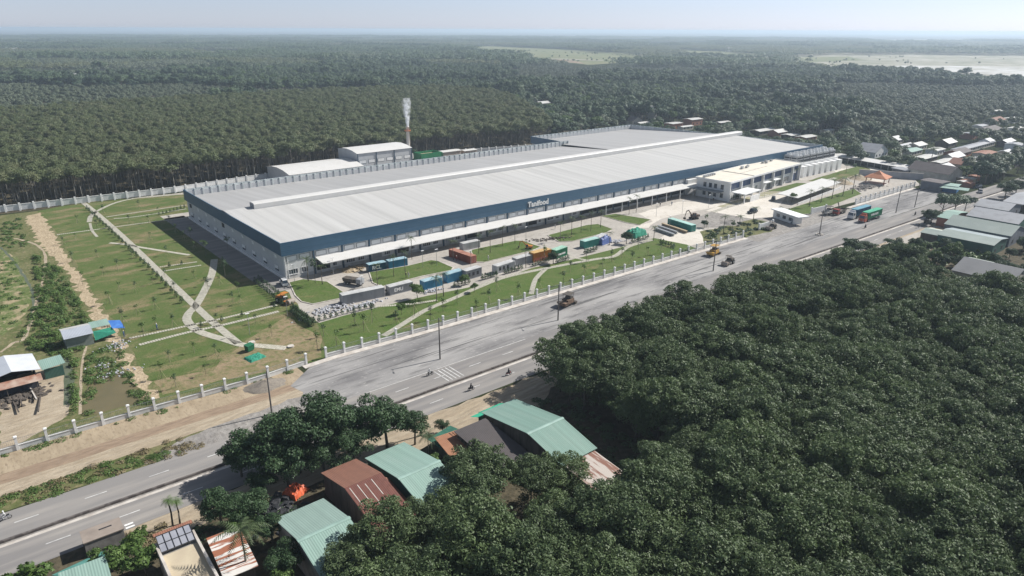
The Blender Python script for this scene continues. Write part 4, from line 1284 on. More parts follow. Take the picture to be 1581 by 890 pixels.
FH = [
 (1014, 184, 7, 7, 10.5, 'slim three-storey white house rising among the trees behind the factory', 'tin_pale', 'white', .2),
 (984, 193, 12, 7, 3.4, 'pale gabled house right behind the stepped rear corner of the factory', 'tile_dark', 'cream', 3.0),
 (996, 196, 12, 6, 3, 'low white roofed shed between the dark gabled house and the slim white house', 'tin_pale', 'cream', .6),
 (1046, 199, 13, 8, 4.0, 'orange brick house with pale flat roof, nearer the slim white house', 'tin_pale', 'brick', .3),
 (1076, 194, 14, 9, 4.8, 'taller orange brick house with two white roofs behind the factory', 'tin_pale', 'brick', .6),
 (1062, 201, 13, 5, 2.6, 'low white lean-to in front of the orange brick houses', 'tin_pale', 'cream', .5),
 (1120, 195, 14, 6, 3.0, 'long pale shed half hidden by trees behind the factory ridge end', 'tin_pale', 'wood', .5),
 (1185, 208, 22, 8, 3.0, 'long bluish white shed roof nearest the factory ridge end', 'tin_pale', 'wood', .8),
 (1208, 211, 13, 8, 3.2, 'white peaked shed roof second along the row past the factory end', 'tin_pale', 'brick', 1.6),
 (1228, 215, 12, 8, 2.8, 'low white shed roof third along the row past the factory end', 'tin_pale', 'wood', .5),
 (1252, 218, 15, 8, 2.8, 'wide low white shed roof fourth along the row past the factory end', 'tin_pale', 'brick', .6),
 (1282, 208, 10, 6, 3, 'small white roof at the far end of the shed row', 'tin_pale', 'cream', .6),
 (1360, 243, 17, 12, 3.6, 'white gabled house with grey roof beyond the long cycle shelter', 'tin_grey', 'white', 4.0),
 (1415, 240, 16, 8, 2.8, 'low pale green roof left of the big palm', 'tin_teal', 'cream', .8),
 (1452, 240, 12, 7, 3.4, 'low white house right of the big palm', 'tin_pale', 'white', .6),
 (1437, 250, 18, 7, 2.6, 'wide white lean-to roof in front of the big palm', 'tin_pale', 'wood', .5),
 (1490, 243, 20, 9, 3, 'dark red roofed house behind the roadside houses', 'tile_dark', 'brick', 1.6),
 (1510, 232, 60, 6, 2.8, 'very long grey roof running toward the right edge', 'tin_grey', 'cream', .5),
 (1538, 208, 26, 12, 3.4, 'long dark tiled hall among trees near the right edge', 'tile_dark', 'cream', 2.0),
 (1545, 192, 22, 10, 3.2, 'dark red tiled house further back near the right edge', 'tile_red', 'cream', 2.0),
 (1570, 190, 16, 10, 3.2, 'pale roofed shed at the right edge beside the dark red house', 'tin_pale', 'white', .8),
 (1575, 205, 16, 8, 3.0, 'white roof at the right edge in front of the dark tiled hall', 'tin_pale', 'white', .8),
 (1545, 177, 14, 7, 3, 'small white roof by the gap in the far trees', 'tin_pale', 'white', .6),
 (1497, 262, 14, 9, 3.2, 'pink walled house with gabled roof behind the market stalls', 'tile_red', 'cream', 2.4),
 (1465, 256, 26, 5, 2.8, 'narrow white roof strip behind the dark gabled roadside house', 'tin_pale', 'wood', .3),
 (842, 165, 14, 8, 3.4, 'pale roofed cottage among the trees beyond the plantation', 'tin_pale', 'cream', 1.6),
 (650, 141, 26, 10, 5, 'white building with flat roof deep in the forest above the chimney', 'tin_pale', 'white', .3),
 (676, 146, 10, 8, 4, 'small white cottage right of the flat white building in the forest', 'tin_pale', 'white', 1.2),
 (774, 155, 16, 8, 3, 'pale shed roof at the far edge of the plantation', 'tin_pale', 'cream', .5),
 (86, 124, 26, 12, 5, 'long white roof in the forest at the far left', 'tin_pale', 'white', .5),
 (116, 120, 20, 10, 5, 'second white roof in the forest at the far left', 'tin_pale', 'white', .5),
 (1250, 124, 18, 9, 4, 'white roof alone in the forest below the flooded fields', 'tin_pale', 'white', .5),
]
r3 = random.Random(77)
for i, (u, v) in enumerate(((1404, 233), (1424, 232), (1470, 268), (1480, 250), (1512, 255), (1530, 246), (1548, 255), (1562, 243), (1572, 258), (1505, 215), (1520, 200), (1560, 226), (1578, 232), (1470, 228), (1316, 216), (1390, 222), (1530, 226), (1345, 222))):
    FH.append((u, v, r3.uniform(9, 17), r3.uniform(6, 9), r3.uniform(2.6, 3.6), 'village house among trees beyond the roadside, ' + ('first', 'second', 'third', 'fourth', 'fifth', 'sixth', 'seventh', 'eighth', 'ninth', 'tenth', 'eleventh', 'twelfth', 'thirteenth', 'fourteenth', 'fifteenth', 'sixteenth', 'seventeenth', 'eighteenth')[i] + ' from the big coconut palm', r3.choice(['tin_grey', 'tin_pale', 'tile_dark', 'tile_dark', 'tin_rust', 'tin_grey', 'tin_grey']), r3.choice(['cream', 'brick', 'wood', 'white']), r3.choice([.6, 1.4, 2.0])))
for i_, (u, v, w, d, h, lab, rf_, wl_, rise) in enumerate(FH):
    far_house(u, v, w, d, h, lab, M[rf_], M[wl_], rise, 0, axis='y' if rise > 2.2 else 'x', clear=(62 if i_ < 12 else 70 if v < 170 else 24 if i_ < 32 else 15))
# far specks of settlement
r2 = random.Random(4)
for i in range(26):
    u = r2.choice([r2.uniform(1380, 1575), r2.uniform(1100, 1500), r2.uniform(600, 1400), r2.uniform(0, 60)]); v = r2.uniform(60, 84) if u < 1300 else r2.uniform(66, 84)
    p = G(u, v)
    w = r2.uniform(18, 55)
    VIL_KEEP.append((p.x, p.y, w, w, 40))
    t, _, _ = box_building('distant_building', 'tiny pale building far off toward the horizon', 'building', p.x, p.x + w, p.y, p.y + w * .4, r2.uniform(8, 14), M['cream'], M['tin_pale'], .5, group='distant pale buildings near the horizon')

fieldpolys = [gp(*[(u, v + (9 if v > 86 else 4 if v > 80 else 0)) for u, v in F]) for F in FIELDS]
ROADKEEP = lambda x, y: ymed(x) - 12 < y < ymed(x) + 9 or (x < 380 and 100 < y < 140)
def far_ok(x, y, small=True):
    if inside((x, y), PLANT): return False
    if ROADKEEP(x, y): return False
    if -110 < x < 408 and 100 < y < 358 and not (inside((x, y), [(392, 200), (405, 200), (430, 330), (390, 345), (375, 330)])): return False
    if x <= -110 and y < 360: return False
    for F in fieldpolys:
        if inside((x, y), F): return False
    for hx, hy, rad, w, clr in VIL_KEEP:
        dx, dy = x - hx, y - hy
        if dx*dx + dy*dy < rad*rad*.8: return False
        # open ground on the near side of a house, as in the photograph
        al = (hx*hx + hy*hy) ** .5
        ux, uy = hx/al, hy/al
        f_ = -(dx*ux + dy*uy); s_ = abs(-dx*uy + dy*ux)
        if 0 < f_ < clr and s_ < w * (.75 if clr > 60 else .6): return False
    return True
cand = []
y = 60.0
while y < 1500:
    sp = 7.6 if y < 700 else 8.6
    x = -500.0
    while x < 1700:
        px_, py_ = x + r.uniform(-3.2, 3.2), y + r.uniform(-3.2, 3.2)
        d_ = math.hypot(px_, py_)
        if 150 < d_ < 1500 and (py_ > 330 or px_ > 392) and in_view(px_, py_, 8, 30) and far_ok(px_, py_):
            if py_ > 99 or px_ > 430:
                n_ = math.sin(px_*.013 + 1.3) * math.sin(py_*.017) + math.sin(px_*.031 + py_*.023)
                thin = .10 if (px_ > 400 and 95 < py_ < 330) else (.02 if n_ > -.9 else .25)
                if r.random() > thin:
                    cand.append((d_, px_, py_))
        x += sp
    y += sp
cand.sort()
first = {}
for k, (d_, x, y) in enumerate(cand[:280]):
    reg = 0 if y > 330 else (1 if y > 200 else 2)
    t = add_tree('mid', x, y, ('rounded green tree behind the factory and its row of brick houses', 'rounded green tree among the village houses past the far end of the factory', 'rounded green tree among the village houses near the right edge of the road')[reg], ('village trees behind the factory', 'village trees past the far end of the factory', 'village trees near the far road')[reg], 'village_tree', r=r, vi=k % 9, sc=r.choice([r.uniform(.55, .8), r.uniform(.8, 1.15)]))
    if k < 9: first[k] = t
src_mid = [(t.children[0], t.children[1]) for t in first.values()]
near_f = cand[280:]
def zone(x, y):
    n_ = math.sin(x*.0062 + 1.7 + 1.3*math.sin(y*.0041)) + math.sin(y*.0087 + .6 + 1.1*math.sin(x*.0049)) + .6*math.sin(x*.021)*math.sin(y*.019)
    return 1 if abs(n_ - .1) < .17 or n_ < -1.5 else (0 if n_ > .1 else 2)
ZSRC = {0: [src_mid[i] for i in (4, 7, 4)], 1: [src_mid[i] for i in (1, 6, 0)], 2: [src_mid[i] for i in (0, 2, 3, 5, 8, 1, 4)]}
ZR_ = {0: (.70, .86), 1: (1.05, 1.75), 2: (.75, 1.2)}
for z_ in (0, 1, 2):
    inst_cloud('forest', [(x, y) for _, x, y in near_f if zone(x, y) == z_], ZSRC[z_], *ZR_[z_], 31 + z_, ('even olive plantations beyond the first one', 'tall dark woods beyond the plantation', 'mixed forest beyond the plantation and the village')[z_])
# a few taller crowns standing above the forest
for i, (u, v, s_, lab) in enumerate(((157, 118, 2.6, 'tall dark tree standing alone above the far forest'), (40, 128, 1.9, 'broad dark tree above the forest at the far left edge'), (1250, 95, 1.6, 'tall tree on the forest edge before the flooded fields'), (1488, 125, 2.0, 'large spreading tree on the forest edge near the flooded fields'), (1290, 150, 1.8, 'tall rounded tree in the middle of the village woodland'), (690, 118, 1.7, 'tall rounded tree above the forest beyond the chimney'))):
    p = G(u, v)
    add_tree('mid', p.x, p.y, lab, None, 'tall_tree', sc=(s_, s_, s_*.95), r=r)

# --- far forest: canopy patches out to the haze
def patch_mesh(i):
    r_ = random.Random(700 + i)
    lobes = []
    S_ = 44.0
    for k in range(70):
        s_ = r_.uniform(2.8, 5.2)
        lobes.append((r_.uniform(-S_, S_), r_.uniform(-S_, S_), r_.uniform(8.0, 12.5) if i else r_.uniform(8.5, 10.5), s_*1.3, s_*.9))
    return leaf_mesh('canopy', M[('leaf_olive', 'leaf_rubber', 'leaf_far', 'leaf_pine', 'leaf_far')[i]], lobes, 3600, 1.25, 720 + i, up=1.0, fill=.05, jit=.35)
pm_ = [patch_mesh(i) for i in range(5)]
pts = []
y = 300.0
while y < 7600:
    sp = 62.0
    x = -4200.0
    while x < 8200:
        px_, py_ = x + r.uniform(-18, 18), y + r.uniform(-18, 18)
        d_ = math.hypot(px_, py_)
        if 1440 < d_ < 7200 and in_view(px_, py_, 8, 40) and far_ok(px_, py_) and r.random() > .06:
            pts.append((px_, py_))
        x += sp
    y += sp
src = []
for i, me in enumerate(pm_):
    x, y = pts.pop(0)
    o = place(me, 'distant_forest', None, (x, y, 0), r.uniform(0, 6))
    o['kind'] = 'stuff'
    src.append((o,))
PS = {0: [src[0], src[1]], 1: [src[3], src[4]], 2: [src[2], src[4], src[0]]}
for z_ in (0, 1, 2):
    inst_cloud('distant_forest', [p for p in pts if zone(p[0]*.45, p[1]*.6) == z_], PS[z_], .9, (1.0, 1.5, 1.25)[z_], 77 + z_, ('pale even plantations fading toward the horizon', 'taller dark woods fading toward the horizon', 'mixed forest fading toward the horizon')[z_])
# hedgerows crossing the open fields
hed = []
for (a_, b_) in (((700, 84), (800, 90)), ((790, 79), (1000, 88)), ((820, 88), (1020, 93)), ((880, 96), (1000, 91)), ((1240, 93), (1400, 96)), ((1330, 88), (1560, 94)), ((1400, 100), (1560, 101)), ((1290, 99), (1340, 101))):
    A, B = G(*a_), G(*b_); L_ = (B - A).length; k = 0.0
    while k < L_:
        if r.random() < .72:
            p = A + (B - A) * (k / L_); hed.extend([(p.x + r.gauss(0, 14), p.y + r.gauss(0, 8)) for _ in range(r.choice((1, 2, 5)))])
        k += r.uniform(14, 60)
inst_cloud('hedgerow', hed, [src_mid[i] for i in (1, 6, 0)], .3, .75, 55, 'thin lines of trees crossing the far fields')

# ------------------------------------------------------------------ smoke from the chimney
sm = MB()
prof = []
for i in range(14):
    t_ = i / 13
    prof.append((.75 + 2.7 * t_ ** .8 * (1 if t_ < .9 else .6), 20.1 + 15.5 * t_))
sm.lathe(prof, (0, 0), 14)
sm.v = [(x + (z - 20.1) * .02 + math.sin(z * .35) * .4, y, z) for x, y, z in sm.v]
def smoke_mat(name, dens, ztop, col=(0.95, 0.97, 1.0)):
    mt, nt, b = new_mat(name)
    nt.nodes.remove(b)
    pv = nt.nodes.new('ShaderNodeVolumePrincipled')
    pv.inputs['Color'].default_value = (*col, 1)
    tc = nt.nodes.new('ShaderNodeTexCoord')
    nz = nt.nodes.new('ShaderNodeTexNoise'); nz.inputs['Scale'].default_value = .5; nz.inputs['Detail'].default_value = 3
    nt.links.new(tc.outputs['Object'], nz.inputs['Vector'])
    mr = nt.nodes.new('ShaderNodeMapRange'); mr.inputs[1].default_value = .42; mr.inputs[2].default_value = .68
    nt.links.new(nz.outputs[0], mr.inputs[0])
    sp = nt.nodes.new('ShaderNodeSeparateXYZ'); nt.links.new(tc.outputs['Object'], sp.inputs[0])
    fz = nt.nodes.new('ShaderNodeMapRange'); fz.inputs[1].default_value = 20; fz.inputs[2].default_value = ztop; fz.inputs[3].default_value = 1.0; fz.inputs[4].default_value = 0.02
    nt.links.new(sp.outputs['Z'], fz.inputs[0])
    ad = nt.nodes.new('ShaderNodeMath'); ad.operation = 'ADD'; nt.links.new(mr.outputs[0], ad.inputs[0])
    sq = nt.nodes.new('ShaderNodeMath'); sq.operation = 'POWER'; nt.links.new(fz.outputs[0], sq.inputs[0]); sq.inputs[1].default_value = 6
    nt.links.new(sq.outputs[0], ad.inputs[1])
    m1 = nt.nodes.new('ShaderNodeMath'); m1.operation = 'MULTIPLY'; nt.links.new(ad.outputs[0], m1.inputs[0]); nt.links.new(fz.outputs[0], m1.inputs[1])
    def op(kind, a, b_):
        n = nt.nodes.new('ShaderNodeMath'); n.operation = kind
        for i_, q in enumerate((a, b_)):
            if isinstance(q, (int, float)): n.inputs[i_].default_value = q
            else: nt.links.new(q, n.inputs[i_])
        return n.outputs[0]
    xx_ = op('MULTIPLY', sp.outputs['X'], sp.outputs['X']); yy_ = op('MULTIPLY', sp.outputs['Y'], sp.outputs['Y'])
    rad = op('SQRT', op('ADD', xx_, yy_), 0)
    lim = op('ADD', op('MULTIPLY', op('SUBTRACT', sp.outputs['Z'], 20.0), .17), .95)
    soft = nt.nodes.new('ShaderNodeMapRange'); soft.inputs[1].default_value = 1.05; soft.inputs[2].default_value = .25
    nt.links.new(op('DIVIDE', rad, lim), soft.inputs[0])
    m0 = op('MULTIPLY', m1.outputs[0], soft.outputs[0])
    m2 = nt.nodes.new('ShaderNodeMath'); m2.operation = 'MULTIPLY'; nt.links.new(m0, m2.inputs[0]); m2.inputs[1].default_value = dens
    nt.links.new(m2.outputs[0], pv.inputs['Density'])
    nt.links.new(pv.outputs[0], nt.nodes['Material Output'].inputs['Volume'])
    mt.cycles.volume_step_rate = 1.0 if hasattr(mt.cycles, 'volume_step_rate') else 1.0
    return mt
o = sm.build('smoke', smoke_mat('white smoke', 2.6, 38), None, True)
o.location = (214.5, 351, 0); o['kind'] = 'stuff'

# ------------------------------------------------------------------ shipping containers
def cmat(name, col, col2=None):
    return sheet_metal(name, col, 'X', .28, .5, col2 or tuple(c * .7 for c in col), .7, depth=.06, dscale=.6, stretch=(1,1,.3), lo=.4, hi=.65)
ROOFC = {}
def container(u0, v0, u1, v1, label, mat, roof=None, h=2.6, w=2.44, L=None, writing=None, doors='right', group=None, flip=False, name='shipping_container', wsize=1.1, wmat=None):
    A, B = G(u0, v0), G(u1, v1)
    d = B - A
    L = L or d.length
    t = thing(name, label, 'container', (A.x, A.y, 0.0), math.atan2(d.y, d.x), group)
    s_ = -1 if flip else 1
    y0, y1 = (0, w) if not flip else (-w, 0)
    g = MB().box(.08, L-.08, y0+.06, y1-.06, .15, h-.1)
    k = .25
    while k < L - .3:
        g.box(k, k+.14, y0+.015, y0+.058, .3, h-.25).box(k, k+.14, y1-.058, y1-.015, .3, h-.25); k += .28
    g.build('body', mat, t)
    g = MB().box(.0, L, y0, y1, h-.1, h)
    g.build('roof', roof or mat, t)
    g = MB()
    for x in (0, L-.14):
        for y in (y0, y1-.14): g.box(x, x+.14, y, y+.14, 0, h-.11)
    g.box(.15, L-.15, y0, y0+.1, 0, .14).box(.15, L-.15, y1-.1, y1, 0, .14)
    g.build('corner_frame', mat, t)
    g = MB()
    ex = L + .002 if doors == 'right' else -.052
    for q in (.35, .8, 1.45, 1.95): g.tube((ex + .03, y0+q, .3), (ex + .03, y0+q, h-.3), .025, n=5)
    MB().box(ex-.04, ex+.01, y0+.16, y1-.16, .2, h-.2).build('door', mat, t)
    g.build('lock_bar', M['steel'], t)
    if writing:
        text(writing, wsize, wmat or M['white'], t, (L*.18, -.012 + (0 if not flip else -w), h*.32), (R(90), 0, 0), .004, 'lettering', .03)
    return t
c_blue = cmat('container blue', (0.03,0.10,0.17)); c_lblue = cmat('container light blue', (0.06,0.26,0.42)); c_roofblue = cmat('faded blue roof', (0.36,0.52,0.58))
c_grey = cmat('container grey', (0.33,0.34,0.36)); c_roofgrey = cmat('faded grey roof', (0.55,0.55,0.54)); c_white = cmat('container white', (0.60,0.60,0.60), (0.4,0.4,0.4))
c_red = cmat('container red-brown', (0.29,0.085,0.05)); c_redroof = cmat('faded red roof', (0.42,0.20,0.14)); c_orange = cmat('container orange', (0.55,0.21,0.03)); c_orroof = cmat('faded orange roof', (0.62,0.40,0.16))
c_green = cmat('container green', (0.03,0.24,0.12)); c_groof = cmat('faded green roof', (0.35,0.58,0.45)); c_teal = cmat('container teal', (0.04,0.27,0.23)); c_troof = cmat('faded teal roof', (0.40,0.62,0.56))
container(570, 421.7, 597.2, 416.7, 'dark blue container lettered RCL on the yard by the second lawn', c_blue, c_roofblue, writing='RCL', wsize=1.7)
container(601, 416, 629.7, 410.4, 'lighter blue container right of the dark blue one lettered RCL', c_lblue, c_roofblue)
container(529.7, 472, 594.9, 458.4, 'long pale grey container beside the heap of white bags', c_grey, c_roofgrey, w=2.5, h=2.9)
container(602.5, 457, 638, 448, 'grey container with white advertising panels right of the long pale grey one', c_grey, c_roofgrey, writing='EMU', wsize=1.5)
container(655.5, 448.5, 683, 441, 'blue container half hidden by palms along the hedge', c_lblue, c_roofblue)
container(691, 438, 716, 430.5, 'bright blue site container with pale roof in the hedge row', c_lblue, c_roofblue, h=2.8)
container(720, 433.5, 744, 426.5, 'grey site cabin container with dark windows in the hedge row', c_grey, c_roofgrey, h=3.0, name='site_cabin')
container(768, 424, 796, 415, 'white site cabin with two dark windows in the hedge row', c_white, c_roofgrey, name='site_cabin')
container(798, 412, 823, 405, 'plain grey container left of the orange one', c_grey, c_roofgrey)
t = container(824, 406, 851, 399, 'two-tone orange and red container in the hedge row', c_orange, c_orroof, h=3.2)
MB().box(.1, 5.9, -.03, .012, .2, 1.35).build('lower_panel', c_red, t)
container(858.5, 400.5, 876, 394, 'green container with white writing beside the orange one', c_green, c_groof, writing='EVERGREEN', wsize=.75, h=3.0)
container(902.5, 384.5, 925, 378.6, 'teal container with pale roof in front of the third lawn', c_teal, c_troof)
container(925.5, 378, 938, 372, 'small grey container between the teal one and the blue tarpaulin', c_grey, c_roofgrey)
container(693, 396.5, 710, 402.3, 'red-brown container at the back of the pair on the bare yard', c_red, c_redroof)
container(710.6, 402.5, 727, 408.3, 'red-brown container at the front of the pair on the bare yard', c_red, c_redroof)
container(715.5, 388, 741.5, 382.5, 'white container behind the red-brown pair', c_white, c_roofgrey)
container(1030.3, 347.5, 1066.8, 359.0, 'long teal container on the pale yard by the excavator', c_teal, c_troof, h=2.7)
# site cabin windows
for nm in [o for o in bpy.data.objects if o.name.startswith('site_cabin')]:
    for k in range(3):
        MB().box(.8+k*1.7, 1.6+k*1.7, -.03, .012, 1.0, 2.1).build('window', M['dark'], nm)
# tarpaulin tent and netting-covered tank
def tarp(u, v, w, d, h, label, mat, rz=0.0, name='tarpaulin', seed=1, peaks=3):
    r_ = random.Random(seed)
    p = G(u, v)
    t = thing(name, label, 'tarpaulin', (p.x, p.y, 0), rz)
    n = 11
    vs = []; fs = []
    for j in range(n):
        for i in range(n):
            x = (i/(n-1) - .5) * w; y = (j/(n-1)) * d
            e = min(i, n-1-i, j, n-1-j) / 5.0
            z = h * (min(1, e * 2.4) ** .35) * (1 + r_.uniform(-.16, .16)) + (.05 if e == 0 else 0)
            vs.append((x + r_.uniform(-.1, .1), y + r_.uniform(-.1, .1), z))
    for j in range(n-1):
        for i in range(n-1): fs.append((j*n+i, j*n+i+1, (j+1)*n+i+1, (j+1)*n+i))
    MB().add(vs, fs).build('sheet', mat, t, False)
    return t
tb = plain('blue tarpaulin', (0.06,0.10,0.28), .5, (0.10,0.14,0.30), 1.5)
tg = plain('green netting', (0.03,0.26,0.17), .8, (0.02,0.18,0.12), 1.5)
to = plain('orange tarpaulin', (0.62,0.13,0.05), .55, (0.5,0.09,0.035), 2.0)
tw = plain('white plastic sacks', (0.44,0.44,0.45), .6, (0.45,0.46,0.50), 1.2)
tk = plain('black plastic', (0.02,0.022,0.025), .45, (0.05,0.05,0.055), 1.5)
tarp(938, 377, 6.5, 5, 2.4, 'blue tarpaulin draped over a frame right of the teal container', tb, .1, seed=3)
tarp(990, 366, 8.5, 5, 2.4, 'green netting draped over stacked goods by the end of the hedge', tg, .1, seed=4)

# heaps: sacks, debris, sand --------------------------------------------------
def heap(name, label, u, v, w, d, n, mat, seed, size=(.4, .9), hz_=.5, rz=0.0, cat='heap', loc=None):
    """loose flattened sacks or lumps thrown over each other, one pile"""
    r_ = random.Random(seed)
    p = loc or G(u, v)
    mk = MB()
    for k in range(n):
        x, y = r_.gauss(0, w/3.2), r_.gauss(0, d/3.2)
        s1, s2, s3 = r_.uniform(*size), r_.uniform(*size)*.7, r_.uniform(.12, .3)
        a = r_.uniform(0, 3.14); z = hz_ * math.exp(-(x/w*2)**2 - (y/d*2)**2) * r_.uniform(.2, 1)
        c, s_ = math.cos(a), math.sin(a)
        b = [(x + c*i*s1*.5 - s_*j*s2*.5, y + s_*i*s1*.5 + c*j*s2*.5, z) for i, j in ((-1,-1),(1,-1),(1,1),(-1,1))]
        tt = [(q[0]*.75 + x*.25, q[1]*.75 + y*.25, z + s3 + r_.uniform(-.08, .08)) for q in b]
        mk.hexa(b, tt)
    o = mk.build(name, mat); o.location = (p.x, p.y, 0); o.rotation_euler = (0, 0, rz)
    o['kind'] = 'stuff'; o['label'] = label
    return o
heap('sack_litter', 'white plastic sacks strewn beside the long grey container', 512, 478, 14, 5, 190, tw, 1, rz=.1, size=(.3, .8))
heap('sack_litter', 'white sacks and offcuts at the foot of the long grey container', 560, 472, 11, 2.2, 70, tw, 2, rz=.1)
heap('litter', 'white plastic litter in the scrub by the blue tarpaulin shed', 180, 535, 6, 5, 46, tw, 3, size=(.15, .6))
heap('litter', 'white litter among the weeds above the muddy pond', 155, 568, 5, 4, 22, tw, 4, size=(.15, .6))
heap('litter', 'pale litter strewn on the bank of the muddy pond', 178, 578, 7, 4, 30, tw, 5, size=(.15, .55))
heap('rubble', 'brown rubble on the yard behind the container lettered RCL', 548, 417, 6, 5, 70, M['bare'], 6, hz_=.9)
heap('rubble', 'dark rubble along the kerb of the third lawn', 850, 370, 16, 3, 80, M['wood'], 7, rz=-.4)
heap('rubble', 'white and grey rubble beside the small white van spot in the hedge row', 668, 450, 6, 2, 30, tw, 8)
heap('rubble', 'white waste on the yard right of the teal container', 952, 374, 7, 4, 50, tw, 9)
heap('rubble', 'brown timber and earth beside the open left shed', 35, 612, 8, 6, 120, M['wood'], 10, size=(.4, 1.6))
heap('rubble', 'rubble heap beside the gazebo', 1335, 290, 16, 8, 130, M['yard_grey'], 11, size=(.6, 1.4), hz_=1.0)
heap('black_sheeting', 'crumpled black plastic in the yard left of the rusty roofed house', 425, 790, 7, 6, 70, tk, 12, size=(.8, 1.8), hz_=.8)
def mound(name, label, u, v, rad, h, mat, seed=1, cat='mound', st=(1, 1)):
    r_ = random.Random(seed); p = G(u, v)
    mk = MB(); n = 18; rings = 6; vs = []; fs = []
    for k in range(rings + 1):
        q = k / rings
        for i in range(n):
            a = 2*math.pi*i/n
            rr = rad * q * (1 + r_.uniform(-.12, .12))
            vs.append((rr*math.cos(a)*st[0], rr*math.sin(a)*st[1], h*(1-q)**1.2*(1 + r_.uniform(-.08, .08)) - (.05 if k == rings else 0)))
    for k in range(rings):
        for i in range(n):
            j = (i+1) % n
            fs.append((k*n+i, (k+1)*n+i, (k+1)*n+j, k*n+j))
    o = mk.add(vs, fs).build(name, mat, None, True); o.location = (p.x, p.y, 0)
    tag(o, label, cat); return o
mound('sand_heap', 'pale sand heap between the palms and the gazebo', 1300, 283, 5.5, 2.6, M['sandpath'], 1)
mound('sand_heap', 'broad pale sand heap behind the parking shelter end', 1326, 276, 6, 2.2, M['sandpath'], 2)
mound('earth_heap', 'grey-brown gravel heap on the verge left of the first lamp pole', 410, 596, 3.2, 1.3, plain('gravel', (0.17,0.15,0.13), .95, (0.25,0.22,0.18), 2), 3, st=(1.5, 1))
mound('earth_heap', 'brown earth heap in front of the container lettered RCL', 541, 418, 3, 1.1, M['bare'], 4)
mound('gravel_heap', 'grey gravel heap on the yard by the plant bed', 1128, 345, 4.5, 1.3, M['yard_grey'], 5)
# concrete beams on the pale yard
for i, (u0, v0, u1, v1, lab) in enumerate(((1022, 348.5, 1060, 361, 'long beige concrete beam in front of the long teal container'), (1016, 352, 1045, 362, 'blue-grey steel beam left of the beige concrete beam'), (1012, 355.5, 1040, 365.5, 'blue-grey steel beam farthest left of the beige concrete beam'))):
    A, B = G(u0, v0), G(u1, v1); d = B - A
    t = thing('beam', lab, 'beam', A, math.atan2(d.y, d.x))
    mtb = plain('beige precast', (0.42,0.33,0.22), .8) if i == 0 else M['steel']
    MB().box(0, d.length, -.5, .5, .9, 1.1).box(0, d.length, -.12, .12, .35, .9).box(0, d.length, -.4, .4, .15, .35).build('beam_section', mtb, t)
    MB().box(1, 1.2, -.6, .6, 0, .15).build('bearer', M['wood'], t); MB().box(d.length-1.2, d.length-1, -.6, .6, 0, .15).build('bearer', M['wood'], t)

# ------------------------------------------------------------------ poles
def pole(u, v, h, label, arm=True, lean=0.0, group='concrete poles standing in the asphalt', mat=None):
    p = G(u, v)
    t = thing('power_pole', label, 'pole', (p.x, p.y, 0), 0, group)
    MB().tube((0, 0, 0), (lean, 0, h), .19, .12, 8).build('shaft', mat or plain('dark pole', (0.11,0.105,0.10), .8), t)
    if arm:
        g = MB().tube((lean, 0, h-.4), (lean, -1.5, h+.25), .05, n=5)
        g.build('lamp_arm', M['steel'], t)
        MB().box(lean-.12, lean+.12, -2.1, -1.45, h+.2, h+.33).build('lamp_head', M['frame_grey'], t)
    return t
pm = plain('pole concrete', (0.16,0.15,0.14), .85, (0.10,0.09,0.085), 1)
pole(420, 640, 9.6, 'dark pole on the dirt verge left of the asphalt', mat=pm, arm=False)
pole(679.5, 555, 10.4, 'dark pole with lamp between the hatched road marking and the fence', mat=pm)
pole(861.5, 495, 10.0, 'dark pole beside the dark paving machine', mat=pm)
pole(1101, 419, 10.0, 'dark pole beside the yellow grader', mat=pm)
t = pole(1265, 363, 9.6, 'dark pole with stones round its foot opposite the gatehouse', mat=pm)
for i in range(9):
    a = i*.7
    MB().box(-.25, .25, -.25, .25, 0, .4).build('kerb_stone', M['kerb'], t, loc=(1.3*math.cos(a), 1.1*math.sin(a), 0))
pole(1383, 329, 11.2, 'leaning dark pole behind the two container trucks', lean=.5, mat=pm)
pole(1412, 320.5, 11.4, 'leaning dark pole farthest right on the wide asphalt', lean=.5, mat=pm)
pole(650.5, 673, 4.4, 'short wooden post before the turquoise roofed house', arm=False, group=None, mat=M['wood'])
# yard lamps: slim posts with small heads round the inner lawns
lamp0 = None
SLIM = [(583, 441), (608, 428), (636, 400.5), (757, 391), (776, 381), (795, 377), (739, 392), (865, 372.5), (882, 364), (897, 360), (912, 358), (927, 352), (971, 332), (982, 329), (626, 424), (700, 402)]
LMP = [(653, 413.5), (674.5, 411), (727, 413), (812, 374), (971, 332), (982, 329), (1013, 335), (386, 517), (444, 489), (455, 436), (1053, 331), (1094, 321), (515, 425), (560, 455), (1140, 318), (1180, 305), (1033, 356)]
for i, (u, v) in enumerate(LMP):
    p = G(u, v)
    if lamp0 is None:
        lamp0 = thing('yard_lamp', 'slim yard lamp post beside the factory lawns', 'lamp post', (p.x, p.y, 0), 0, 'yard lamps round the factory lawns')
        MB().tube((0, 0, 0), (0, 0, 5.6), .07, .05, 6).build('post', M['steel'], lamp0)
        MB().box(-.5, .5, -.18, .18, 5.6, 5.72).build('lamp_head', M['white'], lamp0)
    else:
        o = copy_tree(lamp0); o.location = (p.x, p.y, 0)

